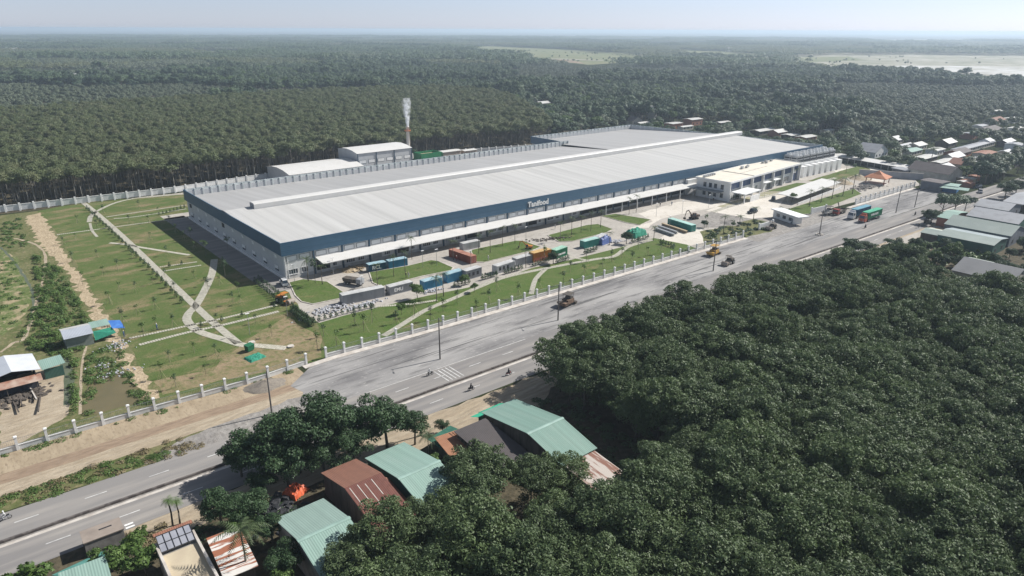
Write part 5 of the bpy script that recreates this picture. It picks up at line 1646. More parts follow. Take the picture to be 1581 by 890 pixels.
# ------------------------------------------------------------------ people
def body_mesh(name, joints, edges, radii, mat, root=0, sub=1):
    me = bpy.data.meshes.new(name)
    me.from_pydata(joints, edges, [])
    o = bpy.data.objects.new(name, me); COL.objects.link(o)
    md = o.modifiers.new('skin', 'SKIN')
    for i, rd in enumerate(radii):
        me.skin_vertices[0].data[i].radius = (rd, rd)
    me.skin_vertices[0].data[root].use_root = True
    ms = o.modifiers.new('sub', 'SUBSURF'); ms.levels = sub; ms.render_levels = sub
    bpy.context.view_layer.update()
    m2 = bpy.data.meshes.new_from_object(o.evaluated_get(bpy.context.evaluated_depsgraph_get()))
    bpy.data.objects.remove(o)
    m2.materials.clear(); m2.materials.append(mat)
    m2.polygons.foreach_set('use_smooth', [True]*len(m2.polygons))
    m2.name = name
    return m2
skin_m = plain('skin', (0.33,0.19,0.12), .6)
def standing(mat):
    J = [(0,0,.95),(0,0,1.2),(0,0,1.45),(0,0,1.56),(0,-.02,1.67),(.19,0,1.42),(.27,.02,1.12),(.26,-.12,.86),(-.19,0,1.42),(-.27,.02,1.12),(-.26,-.1,.86),(.1,0,.88),(.12,-.03,.48),(.12,.03,.06),(.12,-.13,.04),(-.1,0,.88),(-.12,.06,.48),(-.12,.14,.06),(-.12,0,.04)]
    E_ = [(0,1),(1,2),(2,3),(3,4),(2,5),(5,6),(6,7),(2,8),(8,9),(9,10),(0,11),(11,12),(12,13),(13,14),(0,15),(15,16),(16,17),(17,18)]
    Rr = [.14,.13,.14,.06,.105,.07,.05,.04,.07,.05,.04,.09,.065,.05,.045,.09,.065,.05,.045]
    return body_mesh('body', J, E_, Rr, mat)
def riding(mat):
    J = [(0,.1,.82),(0,.02,1.05),(0,-.05,1.3),(0,-.07,1.42),(0,-.09,1.54),(.19,-.06,1.28),(.24,-.28,1.1),(.24,-.5,1.08),(-.19,-.06,1.28),(-.24,-.28,1.1),(-.24,-.5,1.08),(.12,.08,.8),(.19,-.32,.72),(.17,-.25,.3),(.17,-.38,.26),(-.12,.08,.8),(-.19,-.32,.72),(-.17,-.25,.3),(-.17,-.38,.26)]
    E_ = [(0,1),(1,2),(2,3),(3,4),(2,5),(5,6),(6,7),(2,8),(8,9),(9,10),(0,11),(11,12),(12,13),(13,14),(0,15),(15,16),(16,17),(17,18)]
    Rr = [.15,.14,.15,.06,.1,.07,.055,.04,.07,.055,.04,.1,.075,.055,.05,.1,.075,.055,.05]
    return body_mesh('body', J, E_, Rr, mat)
cl_dark = plain('dark clothes', (0.03,0.032,0.04), .8); cl_blue = plain('blue clothes', (0.06,0.10,0.2), .8); cl_white = plain('white shirt', (0.55,0.55,0.55), .8); cl_red = plain('red shirt', (0.35,0.05,0.04), .8)
SM, RM = {}, {}
for k_, mt_ in (('dark', cl_dark), ('blue', cl_blue), ('white', cl_white), ('red', cl_red)):
    SM[k_] = standing(mt_); RM[k_] = riding(mt_)
helm = MB().lathe([(.02,.13),(.10,.10),(.135,.02),(.135,-.06),(.12,-.08)][::-1], (0,0), 10).mesh('helmet', M['dark'], True)
helmw = MB().lathe([(.02,.13),(.10,.10),(.135,.02),(.135,-.06),(.12,-.08)][::-1], (0,0), 10).mesh('helmet', M['white'], True)
hatm = MB().lathe([(.25,-.02),(.02,.16)], (0,0), 12).mesh('hat', plain('straw hat', (0.5,0.42,0.25), .9), True)
legm = {}
def person(x, y, z, label, kind='stand', col='dark', rz=0.0, hat='helmet'):
    o = place((SM if kind == 'stand' else RM)[col], 'person', None, (x, y, z), rz)
    tag(o, label, 'person')
    hz_ = 1.70 if kind == 'stand' else 1.57
    yy = -.02 if kind == 'stand' else -.09
    place({'helmet': helm, 'white': helmw, 'hat': hatm}[hat], 'headgear', o, (0, yy, hz_))
    return o
# ------------------------------------------------------------------ motorbikes
rub = plain('tyre rubber', (0.02,0.02,0.02), .85)
def bike_proto():
    wheel = MB()
    n = 18
    for i in range(n):
        a0, a1 = 2*math.pi*i/n, 2*math.pi*(i+1)/n
        wheel.tube((0, .27*math.cos(a0), .27*math.sin(a0)), (0, .27*math.cos(a1), .27*math.sin(a1)), .045, n=5, caps=False)
    wheel = wheel.mesh('tyre', rub)
    rim = MB().tube((-.05,0,0), (.05,0,0), .06, n=8)
    for i in range(6): rim.tube((0,0,0), (0,.25*math.cos(i*1.047),.25*math.sin(i*1.047)), .015, n=4)
    rim = rim.mesh('rim', M['steel'])
    body = MB()
    body.hexa([(-.12,-.2,.35),(.12,-.2,.35),(.12,.6,.5),(-.12,.6,.5)], [(-.1,-.15,.6),(.1,-.15,.6),(.1,.7,.72),(-.1,.7,.72)])
    body.hexa([(-.13,-.55,.45),(.13,-.55,.45),(.16,-.4,.4),(-.16,-.4,.4)], [(-.12,-.5,.98),(.12,-.5,.98),(.13,-.38,.95),(-.13,-.38,.95)])
    body.box(-.12,.12,-.4,-.15,.28,.38)
    seat = MB().hexa([(-.13,-.15,.66),(.13,-.15,.66),(.12,.62,.74),(-.12,.62,.74)], [(-.12,-.12,.78),(.12,-.12,.78),(.1,.6,.84),(-.1,.6,.84)]).mesh('seat', M['dark'])
    bars = MB().tube((-.32,-.42,1.04),(.32,-.42,1.04),.02,n=5).tube((0,-.45,.9),(0,-.66,.3),.035,n=5).tube((-.3,-.42,1.04),(-.3,-.46,1.2),.012,n=4).box(-.34,-.26,-.48,-.46,1.18,1.26).mesh('handlebar', M['steel'])
    return wheel, rim, body, seat, bars
wh_, rm_, bd_, st_, br_ = bike_proto()
BM = {}
def bike(u, v, label, heading, col='dark', rider='dark', hat='helmet', plabel='', pillion=None):
    p = G(u, v)
    if col not in BM: BM[col] = bd_.mesh('body', {'dark': plain('black bike paint', (0.02,0.02,0.025), .3), 'red': plain('red bike paint', (0.3,0.02,0.02), .3), 'silver': plain('silver bike paint', (0.4,0.4,0.42), .35)}[col])
    t = thing('motorbike', label, 'motorbike', (p.x, p.y, .05), heading)
    place(BM[col], 'body', t); place(st_, 'seat', t); place(br_, 'handlebar', t)
    for y in (-.66, .58):
        w = place(wh_, 'tyre', t, (0, y, .31)); place(rm_, 'rim', w)
    person(p.x, p.y, .05, plabel, 'ride', rider, heading, hat)
    if pillion:
        person(p.x - math.sin(-heading)*0 + math.sin(heading)*-.42, p.y + math.cos(heading)*.42, .08, pillion, 'ride', 'white', heading, 'helmet')
HR = R(90)      # front of the bike is local -Y
bike(9, 803, 'silver motorbike riding at the left edge of the picture', R(-90), 'silver', 'white', 'white', 'rider in a pale shirt on the silver motorbike at the left edge')
bike(664, 580, 'dark motorbike entering the hatched road marking', R(-90), 'dark', 'white', 'white', 'rider in white on the dark motorbike beside the hatched marking')
bike(727, 603.5, 'dark motorbike alone on the near carriageway left of the house', R(90), 'dark', 'dark', 'helmet', 'dark clad rider alone on the near carriageway')
bike(785, 580, 'red motorbike passing the shadow of the woodland', R(90), 'red', 'dark', 'helmet', 'dark clad rider next to the woodland shadow')
bike(1335.5, 353, 'motorbike passing below the red truck cab', R(90), 'dark', 'dark', 'helmet', 'dark clad rider passing below the red truck cab')
bike(1412.5, 333, 'motorbike between the green truck and the pole farthest right', R(90), 'dark', 'dark', 'helmet', 'dark clad rider right of the green container truck')
bike(1448, 315, 'left motorbike of the two riding side by side far up the road', R(90), 'dark', 'white', 'helmet', 'rider in white on the left of the two bikes riding together')
bike(1452.5, 317, 'right motorbike of the two riding side by side far up the road', R(90), 'red', 'dark', 'helmet', 'rider in dark clothes on the right of the two bikes riding together')
for u, v, c_, hat, lab in ((243, 510, 'blue', 'white', 'worker in blue standing on the lawn above the striped path'), (754, 402.5, 'white', 'white', 'worker in a pale shirt before the red-brown containers'), (705, 403, 'red', 'white', 'worker in red in the shadow of the red-brown containers'), (192, 521, 'blue', 'hat', 'worker in blue beside the blue tarpaulin shed'),
    (627, 430, 'dark', 'hat', 'bending gardener on the left on the second lawn'), (631, 429.5, 'white', 'hat', 'gardener in pale clothes on the right on the second lawn'), (1037, 317.5, 'blue', 'white', 'worker in blue walking on the pale yard'), (1019, 319, 'dark', 'white', 'worker in dark clothes on the pale yard by the canopy'), (857, 354, 'white', 'white', 'worker in white near the factory wall left of the third lawn'), (1418, 352, 'dark', 'hat', 'person standing beside the road by the small excavator'), (660, 445, 'red', 'white', 'worker in red beside the half hidden blue container'), (596, 455, 'dark', 'white', 'worker at the corner of the long pale grey container'), (1101, 311, 'dark', 'white', 'worker by the trench before the office porch')):
    p = G(u, v); person(p.x, p.y, .16 if v < 435 and v > 425 else .03, lab, 'stand', c_, R(rnd.randint(0, 360)), hat)

# ------------------------------------------------------------------ vehicles
def wheel_set(t, pos, rad=.5, w=.28, hub=None):
    wm = MB().tube((0, -w/2, 0), (0, w/2, 0), rad, n=16).mesh('wheel', rub)
    hm = MB().tube((0, -w/2-.02, 0), (0, w/2+.02, 0), rad*.5, n=10).mesh('rim', hub or M['steel'])
    for p in pos:
        a = place(wm, 'wheel', t, p); place(hm, 'rim', a)
def truck(u, v, label, rz, cabm, boxm, boxroof, writing=None, L=12.2):
    """articulated container truck; front at local -X, origin at the front bottom corner nearest the camera"""
    p = G(u, v)
    t = thing('container_truck', label, 'truck', (p.x, p.y, .06), rz)
    g = MB()
    # cab with sloped windscreen
    g.hexa([(0,0,.5),(0,2.5,.5),(2.1,2.5,.5),(2.1,0,.5)][::-1], [(.05,.02,1.7),(.05,2.48,1.7),(2.1,2.48,1.7),(2.1,.02,1.7)][::-1])
    g.hexa([(.06,.04,1.7),(.06,2.46,1.7),(2.1,2.46,1.7),(2.1,.04,1.7)][::-1], [(.35,.15,3.0),(.35,2.35,3.0),(2.1,2.35,3.0),(2.1,.15,3.0)][::-1])
    cab = g.build('cab', cabm, t)
    MB().hexa([(.03,.2,1.75),(.03,2.3,1.75),(.05,2.3,1.75),(.05,.2,1.75)][::-1], [(.30,.3,2.85),(.30,2.2,2.85),(.33,2.2,2.85),(.33,.3,2.85)][::-1]).build('windscreen', M['glass'], cab)
    MB().hexa([(.4,-.01,1.75),(1.5,-.01,1.75),(1.5,.05,1.75),(.4,.05,1.75)], [(.6,.08,2.7),(1.5,.08,2.7),(1.5,.14,2.7),(.6,.14,2.7)]).build('side_window', M['glass'], cab)
    for y in (.35, 1.9): MB().box(-.03, .0, y, y+.3, .75, .95).build('headlight', M['white'], cab)
    MB().box(-.06, .02, .1, 2.4, .35, .6).build('bumper', M['frame_grey'], cab)
    MB().hexa([(.9,.2,3.0),(2.0,.2,3.0),(2.0,2.3,3.0),(.9,2.3,3.0)], [(1.5,.3,3.6),(2.0,.3,3.6),(2.0,2.2,3.6),(1.5,2.2,3.6)]).build('wind_deflector', cabm, cab)
    MB().box(.3, L+2.4, .75, 1.75, .75, 1.1).build('chassis', M['dark'], t)
    x0 = 2.5
    g = MB().box(x0+.05, x0+L-.05, .08, 2.42, 1.2, 3.8)
    k = x0 + .25
    while k < x0 + L - .3:
        g.box(k, k+.14, .03, .078, 1.35, 3.65); k += .28
    g.build('container_body', boxm, t)
    MB().box(x0, x0+L, .0, 2.5, 3.8, 3.92).build('container_roof', boxroof, t)
    if writing: text(writing, 1.15, M['white'], t, (x0 + 2.6, .02, 2.2), (R(90), 0, 0), .004, 'lettering', .03)
    wheel_set(t, [(.9,.15,.5),(.9,2.35,.5),(3.6,.15,.5),(3.6,2.35,.5),(4.7,.15,.5),(4.7,2.35,.5),(L-.6,.15,.5),(L-.6,2.35,.5),(L+.6,.15,.5),(L+.6,2.35,.5)])
    return t
trw = plain('white truck cab', (0.65,0.66,0.67), .4); tro = plain('red-orange truck cab', (0.45,0.10,0.05), .4)
truck(1316.5, 340.5, 'parked container truck with white cab and dark blue container', R(-1), trw, cmat('truck blue', (0.03,0.13,0.24)), cmat('truck blue roof', (0.14,0.33,0.42)))
truck(1334, 345.5, 'parked container truck with red cab and green EVERGREEN container', R(-1), tro, c_green, cmat('truck green roof', (0.08,0.42,0.25)), 'EVERGREEN')

def car(u, v, label, rz, paint, name='parked_car', L=4.7, H=1.75, W=1.85):
    p = G(u, v)
    t = thing(name, label, 'car', (p.x, p.y, .03), rz)
    g = MB()
    g.hexa([(0,.05,.35),(L,.05,.35),(L,W-.05,.35),(0,W-.05,.35)], [(.05,0,.75),(L-.02,0,.85),(L-.02,W,.85),(.05,W,.75)])
    g.hexa([(.05,.02,.75),(L-.02,.02,.85),(L-.02,W-.02,.85),(.05,W-.02,.75)], [(.2,.08,.98),(L-.05,.08,1.05),(L-.05,W-.08,1.05),(.2,W-.08,.98)])
    b_ = g.build('body', paint, t)
    MB().hexa([(L*.24,.1,1.0),(L-.1,.1,1.05),(L-.1,W-.1,1.05),(L*.24,W-.1,1.0)], [(L*.40,.24,H-.04),(L-.45,.24,H-.04),(L-.45,W-.24,H-.04),(L*.40,W-.24,H-.04)]).build('windows', M['glass'], t)
    MB().hexa([(L*.40,.22,H-.04),(L-.43,.22,H-.04),(L-.43,W-.22,H-.04),(L*.40,W-.22,H-.04)], [(L*.42,.26,H),(L-.48,.26,H),(L-.48,W-.26,H),(L*.42,W-.26,H)]).build('roof', paint, t)
    for y in (.12, W-.42): MB().box(-.01, .06, y, y+.3, .62, .78).build('headlight', M['white'], b_)
    wheel_set(t, [(L*.2,.1,.34),(L*.2,W-.1,.34),(L*.8,.1,.34),(L*.8,W-.1,.34)], .34, .22)
    return t
blk = plain('black car paint', (0.018,0.02,0.022), .25, spec=.6); wht = plain('white car paint', (0.7,0.7,0.7), .3, spec=.6); slv = plain('silver car paint', (0.35,0.36,0.38), .3, spec=.6)
car(1159, 331.5, 'large black off-road car parked on the pale drive', R(-2), blk, L=5.0, H=1.95, W=2.0)
car(1196, 312, 'smaller black car beside the parking shelter', R(25), blk)
car(431, 437, 'white van parked at the shaded corner of the factory', R(-100), wht, L=4.8, H=2.0)
car(1517, 300, 'silver car on the roadside far up the road at right', R(20), slv)
car(1508, 292, 'dark car parked under the roadside trees at right', R(-10), blk)

# construction machines --------------------------------------------------
yel = plain('machine yellow', (0.50,0.30,0.06), .5, (0.36,0.20,0.04), 1.0); ora = plain('machine orange', (0.50,0.19,0.04), .5); dmm = plain('machine dark', (0.06,0.055,0.05), .7, (0.12,0.10,0.08), 1.2); redm = plain('machine red', (0.30,0.045,0.03), .5); gryd = plain('dusty drum', (0.33,0.28,0.24), .7)
def roller(u, v, label, rz, bodym, name='road_roller', s=1.0):
    p = G(u, v)
    t = thing(name, label, 'road roller', (p.x, p.y, .04), rz); t.scale = (s, s, s)
    MB().tube((0,-1.05,.75),(0,1.05,.75),.75,n=20).build('drum', gryd, t)
    g = MB().box(-.15,1.6,-1.25,-1.08,.6,.95).box(-.15,1.6,1.08,1.25,.6,.95).box(.95,1.6,-1.08,1.08,.6,.95); g.build('drum_frame', bodym, t)
    g = MB().box(2.9,4.9,-.85,.85,.8,1.75).hexa([(2.9,-.8,1.75),(4.9,-.8,1.75),(4.9,.8,1.75),(2.9,.8,1.75)],[(3.0,-.7,2.0),(4.6,-.7,1.95),(4.6,.7,1.95),(3.0,.7,2.0)]); g.build('engine_cover', bodym, t)
    MB().box(1.6,2.95,-.8,.8,.75,1.3).build('platform', M['dark'], t)
    MB().box(2.2,2.8,-.3,.3,1.3,1.55).box(2.7,2.85,-.3,.3,1.55,2.0).build('seat', M['dark'], t)
    g = MB()
    for x in (1.7,2.85):
        for y in (-.75,.75): g.tube((x,y,1.3),(x,y,2.85),.04,n=5)
    g.build('canopy_post', dmm, t)
    MB().box(1.5,3.05,-.9,.9,2.85,2.95).build('canopy', bodym, t)
    wheel_set(t, [(3.9,-1.0,.75),(3.9,1.0,.75)], .75, .5)
    return t
roller(449, 470, 'orange and grey road roller standing at the hedge corner', R(110), ora)
roller(1186, 356, 'dark machine parked before the white gate wall', R(5), dmm, 'paving_machine')
roller(1119, 411, 'dark road roller parked on the asphalt below the yellow machine', R(8), dmm)
def paver(u, v, label, rz, bodym, name='paving_machine'):
    p = G(u, v)
    t = thing(name, label, 'paving machine', (p.x, p.y, .04), rz)
    g = MB().hexa([(0,-1.1,.6),(1.6,-1.1,.4),(1.6,1.1,.4),(0,1.1,.6)],[(-.3,-1.6,1.6),(1.6,-1.3,1.4),(1.6,1.3,1.4),(-.3,1.6,1.6)]); g.build('hopper', bodym, t)
    MB().box(1.6,4.6,-1.1,1.1,.7,1.9).build('engine_cover', bodym, t)
    MB().box(4.6,5.6,-1.5,1.5,.15,.8).build('screed', dmm, t)
    MB().box(3.0,4.2,-.9,.9,1.9,2.5).build('control_deck', dmm, t)
    g = MB()
    for x in (2.0,4.3):
        for y in (-.95,.95): g.tube((x,y,1.9),(x,y,3.3),.04,n=5)
    g.build('canopy_post', dmm, t); MB().box(1.8,4.6,-1.15,1.15,3.3,3.42).build('canopy', bodym if name == 'grader' else dmm, t)
    MB().box(-1.8,1.6,-.12,.12,1.9,2.1).build('conveyor', dmm, t) if name != 'grader' else None
    for y in (-1.0, .62):
        MB().prism([(1.4,y),(4.4,y),(4.4,y+.38),(1.4,y+.38)],.0,.68).build('track', rub, t)
    return t
paver(867, 476, 'brown dusty paving machine beside the second dark pole', R(12), plain('dusty brown steel', (0.20,0.13,0.09), .8, (0.10,0.07,0.05), 1.5))
t = paver(1096, 397, 'yellow grader parked beside the pole on the asphalt', R(10), yel, 'grader')
paver(1273, 333, 'white and dark machine parked in front of the gate wall', R(0), plain('off-white machine', (0.45,0.44,0.42), .6), 'asphalt_machine')
def excavator(u, v, label, rz, bodym, s=1.0, reach=1.0):
    p = G(u, v)
    t = thing('excavator', label, 'excavator', (p.x, p.y, .03), rz); t.scale = (s, s, s)
    for y in (-1.25, .75):
        g = MB(); pr = [(-1.6,.25),(-1.35,0),(1.35,0),(1.6,.25),(1.6,.55),(1.35,.8),(-1.35,.8),(-1.6,.55)]
        g.add([(x,y,z) for x,z in pr]+[(x,y+.5,z) for x,z in pr],[tuple(range(8)),tuple(range(15,7,-1))]+[(i,8+i,8+(i+1)%8,(i+1)%8) for i in range(8)])
        g.build('track', rub, t)
    MB().box(-1.0,1.0,-.7,.7,.45,.95).build('undercarriage', dmm, t)
    b_ = MB().box(-2.0,.9,-1.2,1.2,1.0,1.9).build('house', bodym, t)
    MB().box(-2.15,-2.01,-1.2,1.2,1.05,1.85).build('counterweight', dmm, b_)
    c_ = MB().box(-.1,1.2,.3,1.2,1.0,2.75).build('cab', bodym, t)
    MB().box(1.2,1.23,.38,1.12,1.5,2.6).build('windscreen', M['glass'], c_); MB().box(0,1.1,1.2,1.23,1.6,2.6).build('side_window', M['glass'], c_)
    MB().tube((.9,-.1,1.5),(3.0*reach,-.1,3.9),.24,.2,6).tube((3.0*reach,-.1,3.9),(4.3*reach,-.1,3.6),.2,.17,6).build('boom', bodym, t)
    MB().tube((4.2*reach,-.1,3.75),(4.9*reach,-.1,1.3),.18,.14,6).build('arm', bodym, t)
    MB().prism([(4.6*reach,-.5),(5.3*reach,-.5),(5.3*reach,.35),(4.6*reach,.35)],.5,1.25).build('bucket', dmm, t)
    MB().tube((1.2,-.1,1.3),(2.6,-.1,3.2),.07,n=6).tube((2.9*reach,-.1,4.15),(4.2*reach,-.1,4.0),.06,n=6).build('hydraulic_ram', M['steel'], t)
    return t
excavator(1071, 338.5, 'dark brown excavator with raised arm on the pale yard', R(170), plain('dusty brown paint', (0.17,0.12,0.09), .7))
excavator(1432, 345, 'small excavator digging by the far roadside before the green roofs', R(5), plain('dull blue-grey paint', (0.12,0.13,0.13), .6), .9)
excavator(816, 385, 'orange excavator at the corner of the third lawn', R(130), ora, .7)
# red crane truck by the gate
p = G(1293, 334)
t = thing('crane_truck', 'dark red crane truck parked in front of the gate wall', 'truck', (p.x, p.y, .05), R(3))
c_ = MB().box(0,1.9,0,2.3,.6,2.6).build('cab', redm, t); MB().box(-.02,.0,.15,2.15,1.6,2.4).build('windscreen', M['glass'], c_); MB().box(.4,1.4,-.02,0,1.6,2.3).build('side_window', M['glass'], c_)
MB().box(0,8.2,.6,1.7,.55,.85).build('chassis', M['dark'], t)
MB().box(3.6,8.4,0,2.3,1.0,1.25).box(3.6,8.4,0,.08,1.25,1.8).box(3.6,8.4,2.22,2.3,1.25,1.8).box(8.32,8.4,.1,2.2,1.25,1.8).build('load_bed', dmm, t)
MB().tube((2.8,1.1,1.0),(2.8,1.1,3.2),.22,n=8).tube((2.8,1.1,3.2),(.9,1.1,5.6),.16,n=6).tube((.9,1.1,5.6),(2.4,1.1,4.4),.12,n=6).build('crane_arm', dmm, t)
wheel_set(t, [(1.0,.15,.48),(1.0,2.15,.48),(6.2,.15,.48),(6.2,2.15,.48),(7.3,.15,.48),(7.3,2.15,.48)], .48)
# white dumper among the plants in the yard
p = G(563, 440)
t = thing('tipper_truck', 'dark tipper truck unloading on the yard left of the second lawn', 'truck', (p.x, p.y, .03), R(118))
MB().box(0,1.6,0,2.1,.6,2.2).build('cab', slv, t); MB().box(0,6.2,.5,1.6,.5,.8).build('chassis', M['dark'], t)
MB().hexa([(1.9,0,.9),(6.2,0,.9),(6.2,2.1,.9),(1.9,2.1,.9)],[(1.8,-.1,2.0),(6.4,-.1,2.0),(6.4,2.2,2.0),(1.8,2.2,2.0)]).build('tipper_body', dmm, t)
wheel_set(t, [(.9,.1,.45),(.9,2.0,.45),(4.6,.1,.45),(4.6,2.0,.45),(5.6,.1,.45),(5.6,2.0,.45)], .45)
# green bins by the lawn corner
p = G(384, 545)
t = thing('waste_bin', 'dark green waste bin at the corner of the garden paths', 'bin', (p.x, p.y, .03), R(20))
MB().hexa([(0,0,.2),(1.7,0,.2),(1.7,1.2,.2),(0,1.2,.2)],[(-.1,-.1,1.5),(1.8,-.1,1.5),(1.8,1.3,1.5),(-.1,1.3,1.5)]).build('body', plain('bin green', (0.02,0.14,0.07), .5), t)
MB().slab([(-.15,-.15,1.55),(1.85,-.15,1.55),(1.85,1.35,1.75),(-.15,1.35,1.75)],.08).build('lid', bpy.data.materials['bin green'], t)
tarp(400, 556, 4.2, 3.4, .5, 'green netting lying flat by the dark green waste bin', tg, .2, 'ground_sheet', 8)
for i, (u, v) in enumerate(((389, 530), (449, 536))):
    p = G(u, v); o = MB().tube((0,0,0),(0,0,.35),.8,n=18).build('manhole_cover', M['kerb']); o.location = p
    tag(o, ('round concrete cover nearer the waste bin', 'round concrete cover nearer the garden fence')[i], 'manhole cover')

# ------------------------------------------------------------------ houses in front of the road
M['green_wall'] = sheet_metal('green side sheeting', (0.055,0.13,0.105), 'X', .25, .6, (0.04,0.08,0.07), .7)
M['ridge_teal'] = plain('pale ridge capping', (0.30,0.44,0.39), .5)
M['pale_dirty'] = plain('dirty plaster', (0.33,0.31,0.28), .9, (0.20,0.19,0.17), .8)
def ridge_house(name, label, x0, x1, yb, yr, yf, zb, zr, zf, roof_b, roof_f, wall, cap=None, skew=0.0, dx=0.0):
    """roof ridge along x at yr; eaves at yb (far) and yf (near); skew shifts the near eave in x"""
    t = thing(name, label, 'house', (x0, yf, 0))
    L, yrl, ybl = x1 - x0, yr - yf, yb - yf
    g = MB()
    gab = [(.35, 0), (.35, zf-.2), (yrl, zr-.2), (ybl-.35, zb-.2), (ybl-.35, 0)]
    for x in (.3, L-.45):
        g.add([(x, y, z) for y, z in gab] + [(x+.15, y, z) for y, z in gab], [tuple(range(5)), tuple(range(9, 4, -1))] + [(i, 5+i, 5+(i+1) % 5, (i+1) % 5) for i in range(5)])
    g.box(.46, L-.46, .35, .5, 0, zf-.15).box(.46, L-.46, ybl-.5, ybl-.35, 0, zb-.15)
    g.build('wall', wall, t)
    MB().slab([(0,yrl,zr), (L,yrl,zr), (L,ybl,zb), (0,ybl,zb)], .07).build('roof', roof_b, t)
    MB().slab([(0,0,zf), (L,0,zf), (L,yrl-.02,zr), (0,yrl-.02,zr)], .07).build('roof', roof_f, t)
    if cap: MB().slab([(-.1,yrl-.35,zr-.02), (L+.1,yrl-.35,zr-.02), (L+.1,yrl,zr+.10), (-.1,yrl,zr+.10)], .05).slab([(-.1,yrl,zr+.10), (L+.1,yrl,zr+.10), (L+.1,yrl+.35,zr-.02), (-.1,yrl+.35,zr-.02)], .05).build('ridge_cap', cap, t)
    for k in range(2):
        MB().box(L*(.25+.4*k), L*(.25+.4*k)+1.1, ybl-.34, ybl-.28, .9, 2.1).build('window', M['dark'], t)
    MB().box(L*.5-.5, L*.5+.5, ybl-.34, ybl-.29, 0, 2.1).build('door', M['wood'], t)
    return t
# roof seams of lengthwise laid sheets run down the slope
t = ridge_house('house', 'house with rusty brown tin roof beside the turquoise roofed house', 37.9, 44.3, 93.8, 85.2, 71.5, 4.2, 6.1, 3.4,
            sheet_metal('rust brown roof', (0.24,0.12,0.085), 'X', .3, .75, (0.19,0.095,0.07), .9, ribs=.9, dscale=1.2), sheet_metal('deep rust roof', (0.17,0.07,0.055), 'X', .3, .75, (0.11,0.05,0.04), .9, ribs=.9, dscale=1.2), M['wood'])
for k, (a, b_, q) in enumerate(((.6, 9.4, 13.3), (1.9, 9.9, 13.3), (3.0, 8.6, 12.9), (2.9, 6.5, 8.6), (4.3, 9.6, 13.2))):
    zz = lambda y: 3.4 + y/13.7*2.7 + .04
    MB().slab([(a, b_, zz(b_)), (a+.12, b_, zz(b_)), (a+.12, q, zz(q)), (a, q, zz(q))], .03).build('pale_strip', M['kerb'], t)
MB().slab([(6.4,.5,3.2),(7.2,.5,3.0),(7.2,13,5.2),(6.4,13,5.6)],.06).build('side_roof', M['tin_rust'], t)
ridge_house('house', 'big house with pale turquoise tin roof and light ridge behind the big tree', 45.4, 53.1, 92.9, 81.8, 69.5, 4.3, 6.3, 3.7, M['tin_teal'], M['tin_teal'], M['green_wall'], M['ridge_teal'])
ridge_house('house', 'house with mint green tin roof left of the rusty brown one', 27.6, 35.4, 87.6, 78.8, 68.0, 4.1, 5.9, 3.5, sheet_metal('mint roof', (0.27,0.37,0.33), 'X', .35, .6, (0.22,0.31,0.275), .5, ribs=.95), M['tin_teal'], M['pale_dirty'], M['ridge_teal'])
t = ridge_house('house', 'long green tin roofed house beside the dark woodland gap', 69.8, 78.2, 92.6, 79.2, 70.4, 4.1, 6.0, 4.0, M['tin_green'], M['tin_green'], M['wood'], M['ridge_teal'])
MB().slab([(.5,-9.6,2.7),(7.8,-9.6,2.7),(7.8,.3,3.75),(.5,.3,3.75)],.07).build('lean_to_roof', sheet_metal('rust streaked pale tin', (0.46,0.41,0.37), 'X', .3, .6, (0.22,0.11,0.08), 1.0, stretch=(1,.12,1), dscale=.9, lo=.48, hi=.56), t)
MB().box(.8,7.5,-9.2,-9.05,0,2.6).box(.8,.95,-9,-.1,0,2.7).box(7.35,7.5,-9,-.1,0,2.7).build('lean_to_wall', M['wood'], t)
MB().slab([(-.6,22.0,3.4),(7.6,22.0,3.6),(6.4,24.6,2.7),(-.9,24.4,2.5)],.04).build('netting_awning', plain('bright green netting', (0.03,0.36,0.20), .7, (0.05,0.45,0.28), 1.5), t)
MB().box(1.2,6.2,24.6,24.66,.2,2.6).build('netting_screen', plain('pale green netting', (0.25,0.48,0.38), .8, (0.15,0.4,0.3), 1.5), t)
t = thing('house', 'house with dark grey mono-pitch roof tucked beside the long green one', 'house', (62.0, 77.5, 0))
MB().slab([(0,0,3.0),(7.2,0,3.0),(7.2,13.0,4.1),(0,13.0,4.1)],.1).build('roof', sheet_metal('charcoal tiles', (0.085,0.075,0.075), 'X', .3, .7, (0.055,0.05,0.05), .6), t)
MB().box(.4,6.8,.4,12.6,0,2.9).build('wall', M['wood'], t)
MB().slab([(-3.5,12.4,2.4),(2.6,13.0,2.9),(2.4,17.6,2.2),(-3.5,16.4,2.2)],.04).build('shade_net', plain('dark green shade net', (0.04,0.16,0.11), .8, (0.025,0.1,0.07), 1.2), t)
t = thing('hut', 'small hut with rusty roof held down by bent poles at the sandy roadside', 'hut', (58.4, 86.6, 0), R(-6))
MB().slab([(0,0,2.3),(6.6,0,2.3),(6.6,5.8,3.1),(0,5.8,3.1)],.08).build('roof', sheet_metal('rust ochre roof', (0.34,0.17,0.10), 'X', .3, .8, (0.26,0.12,0.07), .9), t)
MB().box(.4,6.2,.4,5.3,0,2.2).build('wall', M['wood'], t)
for k in range(6): MB().tube((3+k*.6, 5.6-k*.1, 3.15), (3.7+k*.6, 2.6, 2.85), .05, n=5).build('roof_pole', M['sandpath'], t)
t = thing('house', 'flat beige roofed house with a framed glass canopy facing the road', 'house', (12.2, 76.0, 0), R(-1.5))
MB().box(0,5.0,0,16.5,0,3.5).build('wall', M['pale_dirty'], t)
rf = MB().box(.2,4.8,-.1,14.4,3.5,3.62).build('roof', plain('beige roof deck', (0.50,0.43,0.31), .9, (0.44,0.37,0.27), .5), t)
